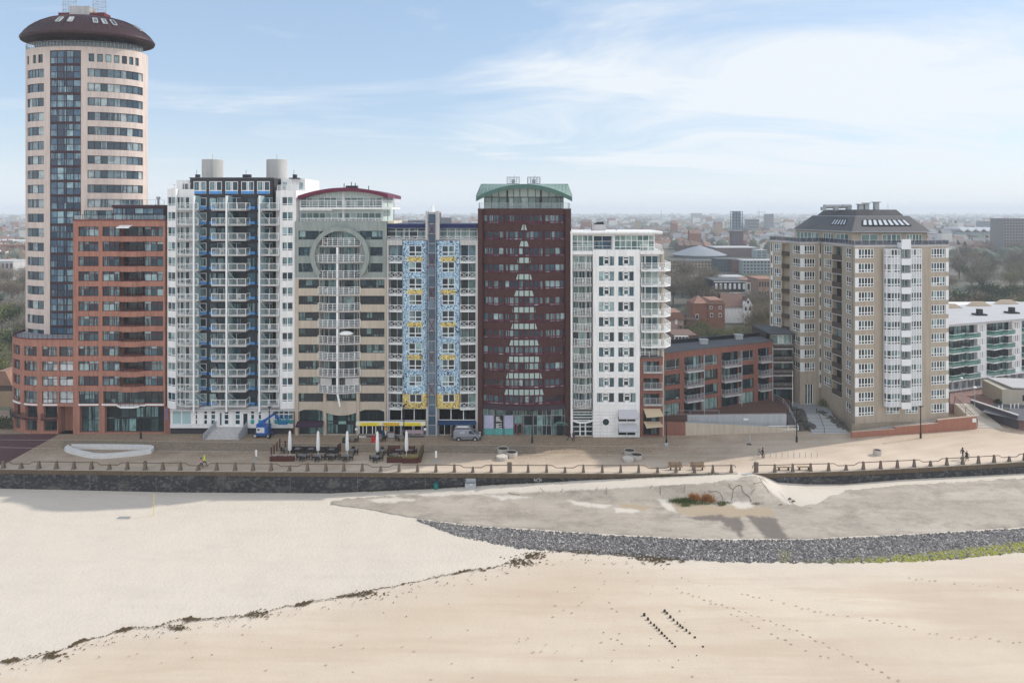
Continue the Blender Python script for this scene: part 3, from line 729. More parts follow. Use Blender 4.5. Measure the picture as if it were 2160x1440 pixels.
M_copper = mat('brown_copper', (.042, .018, .022), .5, .25, .6, .4, .12, spec=.3)
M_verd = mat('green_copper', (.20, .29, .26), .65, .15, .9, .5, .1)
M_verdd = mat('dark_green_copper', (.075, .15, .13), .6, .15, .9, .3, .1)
M_roof = mat('bitumen_roof', (.10, .105, .115), .9, .2, .35, 0, .12)
M_lroof = mat('light_roof', (.42, .42, .43), .9, .1, .3, 0, .08)
M_slate = mat('slate_roof', (.11, .108, .112), .75, .18, 1.2, .25, .15)
M_maroon = mat('maroon_fascia', (.13, .022, .05), .5, .1, 1)
M_navy = mat('navy_fascia', (.012, .020, .085), .45, .15, 1)
M_blue = mat('blue_panel', (.07, .29, .66), .45, .06, 1)
M_cur = mat('white_panel', (.70, .72, .74), .5, .05, 1)
M_pane5 = mat('pale_aqua_glass', (.33, .42, .405), .25, .12, .9)
M_bay = mat('bay_panel', (.52, .55, .58), .4, .06, 1)
M_drum = mat('drum_concrete', (.42, .42, .41), .85, .08, .8, .3, .06)
M_dbrick = mat('dark_balcony_brick', (.085, .066, .056), .85, .2, .8, .3, .15)
M_wood = mat('dark_red_wood', (.085, .025, .018), .7, .3, 3, 0, .2)
G_cool = glass('glass_cool', (.010, .030, .046), (.038, .105, .138), (.31, .45, .46), .5, .87)
G_blue = glass('glass_blue', (.014, .042, .08), (.05, .12, .19), (.28, .43, .48), .4, .88)
G_dark = glass('glass_dark', (.008, .018, .025), (.025, .06, .07), (.24, .38, .38), .66, .93, .3)
G_green = glass('glass_green', (.09, .16, .155), (.17, .255, .24), (.36, .46, .43), .4, .85, .5)
G_light = glass('glass_light', (.03, .04, .05), (.20, .24, .27), (.52, .55, .57), .3, .6)
G_tower = glass('glass_tower', (.025, .055, .08), (.11, .175, .215), (.38, .46, .47), .42, .8, .3)
G_teal = glass('glass_teal', (.012, .042, .062), (.045, .13, .17), (.28, .44, .46), .5, .92, .3)
G_frost = mat('frosted_glass', (.34, .48, .50), .3, .08, .8)
G_green_frost = mat('pale_green_glass', (.50, .60, .565), .35, .05, .8)
G_rail = clear('rail_glass', (.50, .60, .62), .20)
G_railg = clear('green_rail_glass', (.06, .24, .20), .6)
G_shop = glass('glass_shop', (.012, .022, .026), (.05, .09, .095), (.25, .42, .42), .6, .9, .4)
# ------------------------------------------------------------------ 1 round stone tower with copper roof, on the brick block
def tower():
	EX, EY, A, B = -80.8, 129.5, 10.8, 5.5
	n = 44; full = [(EX - A * math.cos(math.pi * i / n), EY - B * math.sin(math.pi * i / n)) for i in range(n + 1)]
	P = Path(full)
	b = Bld('round_tower', 'tall round pale stone apartment tower with a brown copper saucer roof', 137, 124, 16)
	zt = 68.4; zb = 14.0
	z_ = lambda py: ZA(py, 124)
	rows = [153 + 30.72 * i for i in range(19)]
	for i, y in enumerate(rows):
		b.win(P, 57.5, 0, 92.5, 0, [0, .12, .35, .68, 1], 1, M_darkfr, G_tower, d=.25, zz=(z_(y + 8.8), z_(y - 9.2)))
		if y < 470: b.win(P, 184.5, 0, 305.3, 0, 9, 1, M_darkfr, G_tower, d=.25, zz=(z_(y + 8), z_(y - 9.6)))
	for x0, x1 in ((57, 61), (69, 76), (80, 90)):
		b.win(P, x0, 0, x1, 0, 1, 1, M_darkfr, G_cool, d=.25, zz=(z_(131), z_(113)))
	for x0, x1 in ((187, 199), (205, 217), (222.5, 235), (240, 252), (257, 268), (272.5, 281.5), (285.5, 293), (302, 304.5)):
		b.win(P, x0, 0, x1, 0, 1, 1, M_darkfr, G_cool, d=.25, zz=(z_(129), z_(112)))
	for i in range(20):
		y0 = 107 + 30.72 * i
		b.win(P, 105.5, 0, 170.5, 0, [0, .235, .465, .545, .77, 1], 2, M_darkfr, G_blue, d=.18, bar=.11, zz=(z_(y0 + 27.4), z_(y0)), hole=False, name='bay_window')
	q0, q1 = P.q(105.2), P.q(170.8); b.h[id(P)].append((q0, q1, zb + .5, z_(106), .3))
	mb = MB(); b.wall(P, 0, P.len, zb, zt, None, mb=mb, build=False)
	back = [(EX + A * math.cos(math.pi * i / 20), EY + B * 1.6 * math.sin(math.pi * i / 20)) for i in range(21)]
	for p, q in zip(back, back[1:]): mb.face([(*p, zb), (*q, zb), (*q, zt), (*p, zt)])
	core = [(EX + (A - .32) * math.cos(2 * math.pi * i / 40), EY + (B - .32) * math.sin(2 * math.pi * i / 40)) for i in range(40)]
	mb.prism(core, zb, zt - .1)
	b.part(mb, 'wall', M_stone)
	mb = MB()
	for y in [107 + 30.72 * i for i in range(1, 20)]:
		mb.strip(P, q0, q1, z_(y - .2), z_(y - 3.2), -.16, -.05)
	b.part(mb, 'spandrel', M_darkfr)
	mb = MB(); pts = [P.pos(P.len * i / 40, -.05) for i in range(41)]; railing(mb, pts, zt, 1.05, 'rail', 3, 1.1, .05); o = b.part(mb, 'railing', M_greym)
	mb = MB(); mb.sheet(P, 0, P.len, zt + .1, zt + .9, -.05); mb.build('glass_panel', G_rail, o)
	# glazed top storey
	P2 = Path([(EX - (A - 1.6) * math.cos(math.pi * i / n), EY - (B - 1.4) * math.sin(math.pi * i / n)) for i in range(n + 1)])
	mb = MB(); mb.sheet(P2, 0, P2.len, zt - .2, 71.4, -.0); b.part(mb, 'glazing', G_cool)
	mb = MB()
	for i in range(30):
		p = P2.pos(P2.len * i / 29, .04); mb.beam((p.x, p.y, zt), (p.x, p.y, 71.2), .1)
	for z in (zt + 1.6,): mb.line([(*P2.pos(P2.len * i / 40, .04), z) for i in range(41)], .1)
	b.part(mb, 'mullion', M_darkfr)
	# saucer roof
	RX = -80.3; prof = [(.90, 70.35), (.985, 70.25), (1.0, 70.6), (.985, 70.95), (.93, 71.75), (.85, 72.6), (.74, 73.5), (.62, 74.15), (.45, 74.7), (.25, 74.95), (.02, 75.0)]
	mb = MB(); nn = 72; rings = []
	for r, z in prof: rings.append(mb.vs([(RX + 11.9 * r * math.cos(2 * math.pi * j / nn), EY + 8.2 * r * math.sin(2 * math.pi * j / nn), z) for j in range(nn)]))
	for a, c in zip(rings, rings[1:]):
		for j in range(nn): mb.f.append((a + j, a + (j + 1) % nn, c + (j + 1) % nn, c + j)); mb.m.append(0)
	mb.f.append(tuple(rings[0] + j for j in range(nn))[::-1]); mb.m.append(0)
	roof = b.part(mb, 'roof', M_copper, smooth=False)
	mb = MB()
	def dome(u, k):
		for (r0, z0), (r1, z1) in zip(prof[2:], prof[3:]):
			if r1 <= k <= r0:
				t = (r0 - k) / (r0 - r1); return Vector((RX + 11.9 * k * math.cos(u), EY + 8.2 * k * math.sin(u), lerp(z0, z1, t)))
	for j in range(0, nn):
		u = 2 * math.pi * j / nn
		mb.line([dome(u, k) + Vector((0, 0, .03)) for k in (.995, .93, .85, .74, .62, .45)], .05, .07)
	mb.build('standing_seam', M_copper, roof)
	for px in (67, 79, 127, 150, 201, 219.5, 238.5, 288, 299):
		u = min((math.pi + math.pi * t / 400 for t in range(401)), key=lambda a: abs(CX + dome(a, .8).x / dome(a, .8).y * F - px))
		w = .036
		f = MB(); q = [dome(u - w, .87), dome(u + w, .87), dome(u + w, .75), dome(u - w, .75)]
		nrm = (q[1] - q[0]).cross(q[3] - q[0]).normalized()
		if nrm.z < 0: nrm = -nrm
		for s0, s1 in zip(q, q[1:] + q[:1]): f.beam(s0 + nrm * .12, s1 + nrm * .12, .13, .2)
		so_ = f.build('skylight', M_greym, roof); g = MB(); g.face([p + nrm * .16 for p in q]); g.build('pane', G_light, so_)
	# roof plant
	for px in (147, 210):
		c = AT(px, 24, EY); m1 = MB(); m1.box(c.x - 1.5, EY - 1, 74.8, c.x + 1.5, EY + 1, 75.8); o = b.part(m1, 'vent_housing', M_redfr)
		m1 = MB()
		for zz in (76.4, 77.4, 78.4, 79.2): m1.line([(c.x + 1.1 * math.cos(t * .785), EY + 1.1 * math.sin(t * .785), zz) for t in range(9)], .06)
		for t in range(8): m1.beam((c.x + 1.1 * math.cos(t * .785), EY + 1.1 * math.sin(t * .785), 75.6), (c.x + 1.1 * math.cos(t * .785), EY + 1.1 * math.sin(t * .785), 79.2), .06)
		m1.build('cage_ladder', M_greym, o)
	c = AT(175, 26, EY); m1 = MB(); m1.box(c.x - 1.8, EY - 1.2, 74.7, c.x + 1.9, EY + 1.2, 77.0); b.part(m1, 'plant_box', M_lgrey)
tower()
# ------------------------------------------------------------------ 2 red brick block with bowed loggias and the curved podium
def redblock():
	Y0 = 118.0
	b = Bld('red_brick_block', 'red brick apartment block with bowed balconies and a curved low corner', 250, Y0)
	P = flat(154, 347.6, Y0); zt = ZA(465, Y0)
	ys = [478 + 31.5 * i for i in range(11)]
	for i, y in enumerate(ys):
		h = 20.5
		b.win(P, 165, y, 207.6, y + h, [0, .24, .5, .76, 1], [0, .72, 1], M_redfr, G_cool, d=.3)
		b.win(P, 215.8, y, 252, y + h, [0, .36, .66, 1], [0, .72, 1], M_redfr, G_cool, d=.3)
		b.win(P, 303, y, 344, y + h, [0, .36, .66, 1], [0, .72, 1], M_redfr, G_cool, d=.3)
		b.win(P, 252, y, 303, y + h, [0, .2, .55, .8, 1], 1, M_redfr, G_dark, d=1.5, name='loggia_glazing')
	y = 825
	b.win(P, 166, y, 208.5, y + 26, [0, .25, .5, .75, 1], [0, .34, .72, 1], M_dkfr, G_cool, d=.3)
	b.win(P, 217, y, 345, y + 26, 9, [0, .34, 1], M_dkfr, G_dark, d=.5)
	b.win(P, 168, 857, 208.5, 912, 3, [0, .45, 1], M_dkfr, G_shop, d=.7, name='shop_window', bar=.12)
	b.win(P, 221, 857, 346, 912, 8, [0, .5, .55, 1], M_dkfr, G_shop, d=.7, name='shop_window', bar=.12)
	mb = MB(); b.wall(P, 0, P.len, 0, zt, None, mb=mb, build=False)
	Xl, Xr = P.pos(0)[0], P.pos(P.len)[0]
	mb.prism([(Xl, Y0 + 1.6), (Xr, Y0 + 1.6), (Xr, Y0 + 9), (Xl, Y0 + 9)], 0, zt)
	for x in (Xl, Xr): mb.face([(x, Y0, 0), (x, Y0 + 1.7, 0), (x, Y0 + 1.7, zt), (x, Y0, zt)])
	mb.face([(Xl, Y0, zt), (Xr, Y0, zt), (Xr, Y0 + 1.7, zt), (Xl, Y0 + 1.7, zt)])
	b.part(mb, 'wall', M_brick)
	# bowed brick balcony fronts
	for i, y in enumerate([498.3 + 31.5 * i for i in range(11)]):
		x0, x1 = XA(249, Y0), XA(306, Y0); zt_, zb_ = ZA(y, Y0), ZA(y + 11.2, Y0)
		pts = [(x0, Y0 - .02), (x0 + 1.2, Y0 - .85), (x1 - 1.2, Y0 - .85), (x1, Y0 - .02)]
		m = MB(); m.prism(pts + [(x1, Y0 + .3), (x0, Y0 + .3)], zb_, zt_); o = b.part(m, 'balcony', M_brick)
		m = MB(); railing(m, pts, zt_, .62, 'rail', 3, .9, .05); m.build('railing', M_darkfr, o)
	for y in (851, ):
		m = MB(); x0, x1 = XA(248, Y0), XA(307, Y0)
		for a, c in ((XA(167, Y0), XA(209, Y0)), (XA(216, Y0), x0 + .02), (x1 - .02, XA(346, Y0))): m.box(a, Y0 - .25, ZA(854, Y0), c, Y0 + .25, ZA(851.5, Y0))
		m.prism([(x0, Y0 - .25), (x0 + 1.3, Y0 - 1.4), (x1 - 1.3, Y0 - 1.4), (x1, Y0 - .25), (x1, Y0 + .3), (x0, Y0 + .3)], ZA(856, Y0), ZA(852.5, Y0)); o = b.part(m, 'canopy', M_whitem)
		m = MB(); railing(m, [(x0, Y0 - .2), (x0 + 1.3, Y0 - 1.35), (x1 - 1.3, Y0 - 1.35), (x1, Y0 - .2)], ZA(852.5, Y0), 1, 'bars', 5, .8, .04); m.build('railing', M_dkfr, o)
	# top: coping, rail, penthouse
	m = MB(); m.box(Xl - .1, Y0 - .12, zt, Xr + .1, Y0 + .4, zt + .15); b.part(m, 'coping', M_redfr)
	m = MB(); tp = [(Xl, Y0 + 5), (Xl, Y0 + .3), (Xr, Y0 + .3)]; railing(m, tp, zt, .95, 'rail', 3, 1.4, .05); o = b.part(m, 'railing', M_dkfr)
	m = MB()
	for p, q in zip(tp, tp[1:]): m.face([(*p, zt + .1), (*q, zt + .1), (*q, zt + .85), (*p, zt + .85)])
	m.build('glass_panel', G_rail, o)
	Yp = Y0 + 2.6; Pp = flat(238, 347, Yp); zp = ZA(432.5, Yp)
	b.win(Pp, 238.6, 0, 346, 0, [0, .18, .25, .42, .6, .79, 1], [0, .52, 1], M_darkfr, G_blue, d=.1, bar=.14, zz=(zt, zp - .5), name='penthouse_window')
	b.win(flat(176, 238, Yp + .6), 177, 0, 237, 0, 4, 1, M_darkfr, G_cool, d=.1, zz=(zt + .2, zt + 1.75), hole=False)
	m = MB(); xa, xb = Pp.pos(0)[0], Pp.pos(Pp.len)[0]; m.box(xa, Yp + .12, zt - .1, xb, Yp + 6.2, zp - .5); m.box(xa - .1, Yp - .2, zp - .5, xb, Yp + 6.2, zp); o = b.part(m, 'penthouse', M_darkfr)
	m = MB(); pt = [(xa, Yp - .1), (xb, Yp - .1)]; railing(m, pt, zp, .9, 'rail', 3, 1.5, .05); m.build('railing', M_greym, o)
	m = MB(); c = AT(334, 425, Yp + 2); m.tube([(c.x, c.y, zp), (c.x, c.y, zp + 1.1)], .2); m.lathe((c.x, c.y, zp + 1.1), [(.35, 0), (.4, .25), (.2, .45)], 8); b.part(m, 'vent_pipe', M_greym)
	m = MB()
	a = AT(254, 475, Y0 - .02); m.face([(a.x, Y0 - .02, a.z), (a.x + 2.2, Y0 - .02, a.z), (a.x + 2.2, Y0 - 1.3, a.z - .35), (a.x, Y0 - 1.3, a.z - .35)]); m.box(a.x, Y0 - 1.36, a.z - .5, a.x + 2.2, Y0 - 1.25, a.z - .3); b.part(m, 'awning', M_whitem)
	# purple vertical sign on the end pier
	m = MB(); m.box(XA(349.3, Y0), Y0 - .1, ZA(886, Y0), XA(354.5, Y0), Y0 - .02, ZA(861, Y0)); b.part(m, 'sign', mat('mauve_sign', (.20, .13, .22), .6, .1, 2))
	m = MB(); m.box(XA(347.9, Y0), Y0 - .01, 0, XA(359.5, Y0), Y0 + 1, ZA(859, Y0)); b.part(m, 'end_pier', M_brick2)
	# podium
	r = 10.0; cx, cy = -81.3, 128.0
	pts = [(cx - r * math.cos(R(a)), cy - r * math.sin(R(a))) for a in range(-20, 91, 5)] + [(XA(154, Y0), Y0)]
	Q = Path(pts); zq = 16.3
	rows = [(731, 751.3), (762, 782.5), (794, 814), (825, 845)]
	zz = lambda y: ZA(y, Y0)
	for k, (y0, y1) in enumerate(rows):
		if k == 3: y1 = 851
		for x0, x1, c in ((27.8, 42, 3), (50, 77.5, [0, .36, .66, 1]), (88.5, 120.5, 3), (124.5, 154, 2)):
			b.win(Q, x0, 0, x1, 0, c, [0, .72, 1] if k < 3 else [0, .35, 1], M_redfr if x0 < 88 else M_dkfr, G_cool if x0 < 88 else G_light, d=.3, zz=(zz(y1), zz(y0)))
	for x0, x1 in ((30, 43), (53, 78), (92, 120.5)):
		b.win(Q, x0, 0, x1, 0, 2, 1, M_dkfr, G_dark, d=.6, zz=(zz(909), zz(887)), name='french_door')
		b.win(Q, x0, 0, x1, 0, 2, 1, M_dkfr, G_dark, d=.6, zz=(zz(882), zz(857)), name='french_door')
		m = MB(); qa, qb = Q.q(x0 - 2), Q.q(x1 + 1); m.strip(Q, qa, qb, zz(884.5), zz(883), -.3, .55); o = b.part(m, 'balcony', M_darkfr)
		m = MB(); railing(m, [Q.pos(qa, .02)] + [Q.pos(q, .5) for q in Q.cut(qa, qb)] + [Q.pos(qb, .02)], zz(883), .95, 'bars', 3, .3, .035); m.build('railing', M_dkfr, o)
		m = MB(); m.strip(Q, Q.q(x0 - 1), Q.q(x1 + 1), zz(854.5), zz(852), -.1, .15); b.part(m, 'white_band', M_whitem)
	b.h[id(Q)].append((Q.q(122.5), Q.len, 0.0, zz(857), 2.0))
	mb = MB(); b.wall(Q, 0, Q.len, 0, zq, None, mb=mb, build=False)
	qs = Q.cut(0, Q.len); inn = [Q.pos(q, -.7) for q in qs]; mb.prism([(p.x, p.y) for p in inn if p.x < XA(120, Y0)] + [(XA(121, Y0), Y0 + 2), (XA(154, Y0), Y0 + 2), (XA(154, Y0), Y0 + 16), (-91, Y0 + 18)], 0, zq - .4)
	b.part(mb, 'podium_wall', M_brick)
	m = MB(); m.prism([(p.x, p.y) for p in [Q.pos(q, -.3) for q in qs]] + [(XA(154, Y0), Y0 + 16), (-91, Y0 + 18)], zq - .38, zq - .25); b.part(m, 'terrace_deck', mat('terrace_tiles', (.30, .31, .34), .8, .1, 1))
	m = MB(); m.strip(Q, 0, Q.len, zq, zq + .12, -.25, .08); b.part(m, 'coping', M_redfr)
	m = MB(); pp = [Q.pos(q, -.1) for q in qs]; railing(m, [(p.x, p.y) for p in pp], zq + .1, .75, 'bars', 3, .9, .05); b.part(m, 'railing', M_dkfr)
	# lintel and deep doorway on the corner
	m = MB(); m.box(XA(121, Y0), Y0 + 1.9, 0, XA(154, Y0), Y0 + 2.0, zz(857)); b.part(m, 'porch_wall', M_brick)
	m = MB(); m.box(XA(141, Y0), Y0 + 1.86, .1, XA(152, Y0), Y0 + 1.9, 2.6); b.part(m, 'porch_door', M_dkfr)
redblock()
CLUT = []
# ------------------------------------------------------------------ 3 white and charcoal block with blue panels and glass balcony screens
def blueblock():
	Y0 = 117.6
	b = Bld('white_and_charcoal_block', 'white apartment block with charcoal centre, blue panels and glass balcony screens', 490, Y0)
	zf = lambda y: ZA(y, Y0); X = lambda x: XA(x, Y0)
	zt = zf(376); zb = zf(862)
	rows = [i for i in range(14)]
	P = flat(401, 575.5, Y0 + 1.6)      # charcoal plane, set back
	zc = lambda y: ZA(y, Y0 + 1.6)
	pt = zc(376.5)
	for x0 in (408, 441, 475, 508.5, 542):
		b.win(P, x0, 382.5, x0 + 27, 409, [0, .45, .56, 1], [0, .26, 1], M_whitem, G_cool, d=.15, bar=.14)
		m = MB(); Yb = Y0 + 1.6; m.box(XA(x0 + 1, Yb), Yb - .02, zc(408.5), XA(x0 + 26, Yb), Yb + .1, zc(403.5)); b.part(m, 'blue_panel', M_blue)
	Yb = Y0 + 1.6
	for i in rows:
		y = 417 + 31.75 * i
		b.win(P, 421.5, y, 435.5, y + 24.5, 1, [0, .27, 1], M_whitem, G_cool, d=.15, bar=.13)
		b.win(P, 441, y, 455.5, y + 24.5, 1, [0, .27, 1], M_dkfr, G_teal, d=.15, bar=.06)
		b.win(P, 457, y, 508, y + 26, [0, .28, .42, .58, .8, 1], 1, M_whitem if i % 3 == 0 else M_dkfr, G_teal, d=.3, name='balcony_door', bar=.1)
		b.win(P, 521, y, 538, y + 24.5, 1, [0, .27, 1], M_dkfr, G_teal, d=.15, bar=.06)
		b.win(P, 542, y, 575, y + 26, [0, .2, .45, .78, 1], 1, M_whitem, G_teal, d=.3, name='balcony_door', bar=.11)
		m = MB()
		for x0, x1 in ((422, 435), (441.5, 455), (521.5, 537.5), (542.5, 548)):
			m.box(XA(x0, Yb), Yb - .02, zc(y + 24.2), XA(x1, Yb), Yb + .1, zc(y + 18.3))
		b.part(m, 'blue_panel', M_blue)
	mb = MB(); b.wall(P, 0, P.len, zb, pt, None, mb=mb, build=False); b.core(mb, P, 0, P.len, zb, pt, 12); b.part(mb, 'charcoal_wall', M_dkbrick)
	m = MB(); m.box(XA(400, Yb), Yb - .15, pt, XA(577, Yb), Yb + 12.6, pt + .18); b.part(m, 'roof', M_roof)
	# left wing: angled white facet, then a set-back glazed facet
	PL = Path([(X(350), Y0 + .5), (X(372.5), Y0 - .3), (X(373.5), Y0 + .6), (X(401), Y0 + 1.55)])
	# right wing
	PR = Path([(X(575.5), Y0 + 1.55), (X(590), Y0 + .8), (X(591), Y0 - .2), (X(624), Y0 + .1), (X(626.5), Y0 + 1.2)])
	zl = zf(398.5); zr = zf(401.5)
	for i in rows:
		y = 415 + 31.75 * i
		b.win(PL, 353.5, y, 370.5, y + 19.8, [0, .5, 1], [0, .2, 1], M_whitem, G_cool, d=.18, bar=.1, zz=(zf(y + 19.8), zf(y)))
		b.win(PL, 374.5, y, 400.5, y + 25, [0, .3, .58, .68, 1], [0, .3, 1], M_whitem, G_cool, d=.18, bar=.12, zz=(zf(y + 25), zf(y)), name='balcony_door')
		b.win(PR, 593, y, 618.5, y + 19.5, [0, .5, 1], [0, .2, 1], M_whitem, G_cool, d=.18, bar=.12, zz=(zf(y + 19.5), zf(y)))
	mb = MB(); b.wall(PL, 0, PL.len, zb, zl, None, mb=mb, build=False); b.core(mb, PL, 0, PL.len, zb, zl, 12, .3); b.part(mb, 'white_wall', M_white)
	mb = MB(); b.wall(PR, 0, PR.len, zb, zr, None, mb=mb, build=False); b.core(mb, PR, 0, PR.len, zb, zr, 12, .3); b.part(mb, 'white_wall', M_white)
	# upper set-back parts of the wings
	m = MB(); m.box(XA(372, Yb + 1), Yb + 1, zl - .1, XA(402, Yb + 1), Yb + 9, ZA(380, Yb + 1)); b.part(m, 'upper_storey', M_white)
	m = MB(); m.box(XA(386, Yb + 1), Yb + .9, zl, XA(396, Yb + 1), Yb + 1.01, ZA(388, Yb + 1)); b.part(m, 'terrace_door', G_cool)
	m = MB(); railing(m, [(X(372), Y0 + .9), (X(401), Y0 + 1.9)], zl, 1.0, 'bars', 3, .9, .07); railing(m, [(X(350), Y0 + 4), (X(350), Y0 + .9), (X(371), Y0)], zl, .8, 'rail', 3, .9, .07); b.part(m, 'railing', M_whitem)
	m = MB(); m.box(XA(593, Yb + 3), Yb + 3, zr - .1, XA(643.5, Yb + 3), Yb + 12, ZA(377, Yb + 3)); b.part(m, 'upper_storey', M_white)
	m = MB()
	for x in (598, 631.5): m.box(XA(x, Yb + 3), Yb + 2.9, ZA(399, Yb + 3), XA(x + 7, Yb + 3), Yb + 3.02, ZA(385, Yb + 3))
	b.part(m, 'upper_window', G_cool)
	m = MB(); railing(m, [(X(578), Y0 + 1.7), (X(591), Y0 + .3), (X(626), Y0 + .7)], zr, .9, 'bars', 3, .9, .07); b.part(m, 'railing', M_whitem)
	for x in (448.5, 584):
		c = AT(x, 376, 127); m = MB(); m.lathe((c.x, c.y, pt - .2), [(1.85, 0), (1.85, 4.0), (1.75, 4.05)], 28); m.tube([(c.x, c.y, pt + 3.8), (c.x, c.y, pt + 4.9)], .05, 5); b.part(m, 'roof_drum', M_drum, smooth=False)
	for x, w in ((415, 7), (519, 16), (620, 6)):
		c = AT(x, 376, 121); m = MB()
		for k in range(2 if w > 10 else 1): m.box(c.x - w * .04 + k * .75, 121, pt, c.x - w * .04 + k * .75 + .62, 121.7, pt + .8)
		m.beam((c.x, 121, pt + .7), (c.x, 121, pt + 1.6), .05); m.box(c.x - .9, 120.9, pt + .02, c.x + .9, 121.9, pt + .2); b.part(m, 'roof_vent', M_dkfr)
	# balconies with fins
	for i in rows:
		y = 442.5 + 31.75 * i; z = zf(y); h = 1.15
		for xx in (388, 462 + (i * 5) % 12, 498, 566): CLUT.append((X(xx + (i * 7) % 9), Y0 + .2, z, 'glass balconies of the white and charcoal block'))
		for x0, x1, nm, bk in ((449, 521, 0, 2), (549.5, 590, 0, 2), (374, 421, 1, 2)):
			yo = Y0 - .55
			if nm:
				pts = [(X(373.5), Y0 + .2), (X(381), yo + .35), (X(395), yo), (X(421), yo)]
			else: pts = [(X(x0), Y0 + 1.3), (X(x0), yo), (X(x1), yo), (X(x1), Y0 + (1.3 if x1 < 540 else .6))]
			b.balcony(pts, z, h, None, M_lgrey, M_whitem, 'rail', G_rail, back=Y0 + 1.55, th=.16, post=1.5, w=.075)
	for x in (413, 481.5, 550.5):
		m = MB(); yo = Y0 - .75; m.box(X(x) - .13, yo - .1, zf(866), X(x) + .13, yo + .1, zf(413)); o = b.part(m, 'balcony_mast', M_whitem)
		s = MB()
		for i in rows:
			y = 413 + 31.75 * i
			s.box(X(x) + .06, yo + .1, zf(y + 28.5), X(x) + .10, Y0 + 1.55, zf(y))
		s.build('glass_screen', G_frost, o)
		s = MB()
		for i in rows:
			if i % 2: s.beam((X(x) + .2, yo + .15, zf(413 + 31.75 * i)), (X(x) + .8, Y0 + 1.5, zf(436 + 31.75 * i)), .07)
		s.build('stay_rod', M_whitem, o)
	# ground floor on a black plinth
	G = flat(359, 624, Y0 + .4); Yg = Y0 + .4; zg = lambda y: ZA(y, Yg)
	segs = [(362, 404, [0, .5, 1], 1), (411, 417, 1, 3), (429, 438, 1, 3), (444, 455, 1, 3), (472, 483, 1, 3), (495, 507, 1, 3), (528, 537, 1, 3), (544, 552, 1, 3), (565, 571, 1, 3), (578, 619, 4, 3)]
	teal = mat('teal_panel', (.03, .30, .31), .5, .1, 2)
	for x0, x1, c, r in segs:
		b.win(G, x0, 862, x1, 896, c, r, M_whitem, G_frost if x0 == 362 else G_teal, d=.15, bar=.16)
		if x0 > 520:
			m = MB(); m.box(XA(x0 + .6, Yg), Yg + .02, zg(892), XA(x1 - .6, Yg), Yg + .09, zg(885)); b.part(m, 'teal_panel', teal)
	for x0, x1 in ((461, 469), (513, 522)): b.win(G, x0, 869 if x0 < 500 else 872, x1, 899, 1, [0, 1], M_whitem if x0 < 500 else M_dkfr, G_teal, d=.2, name='door', bar=.2)
	mb = MB(); b.wall(G, 0, G.len, zg(901), zb + .05, None, mb=mb, build=False); b.core(mb, G, 0, G.len, zg(901), zb + .05, 12); b.part(mb, 'ground_floor_wall', M_white)
	m = MB(); m.box(XA(359, Yg), Yg + .08, 0, XA(624, Yg), Yg + 8, zg(901)); b.part(m, 'plinth', M_dkbrick)
	m = MB(); m.box(XA(361, Yg), Yg - .5, zg(862.5) - .25, XA(626, Yg), Yg + .1, zg(861)); b.part(m, 'soffit', M_lgrey)
	for xa, xb in ((361, 443), (526, 619)):
		m = MB(); railing(m, [(XA(xa, Yg), Yg - .25), (XA(xb, Yg), Yg - .25)], zg(900), .55, 'rail', 2, 1.2, .07); m.box(XA(xa, Yg), Yg - .35, zg(901), XA(xb, Yg), Yg + .1, zg(900)); b.part(m, 'railing', M_whitem)
	m = MB(); m.box(XA(619, Yg), Yg - .05, 0, XA(626, Yg), Yg + 1, zb); b.part(m, 'brick_pier', M_brick2)
	# entrance steps
	m = MB(); n = 8; zt_ = zg(900)
	for k in range(n): m.box(X(447 + 1.4 * k * .6), Y0 - 2.6 + .33 * k, 0, X(517 - .5 * k * .6), Y0 + .38, zt_ * (k + 1) / n)
	o = b.part(m, 'entrance_steps', M_lgrey)
	m = MB()
	for xa, xb in ((444, 455), (516, 521)):
		m.face([(X(xa), Y0 - 2.7, 0), (X(xb), Y0 + .3, 0), (X(xb), Y0 + .3, zt_ + 1), (X(xa), Y0 - 2.7, .95)]); m.beam((X(xa), Y0 - 2.7, 1), (X(xb), Y0 + .3, zt_ + 1.05), .09); m.beam((X(xa), Y0 - 2.7, 0), (X(xa), Y0 - 2.7, 1), .09)
	m.build('handrail', M_greym, o)
blueblock()
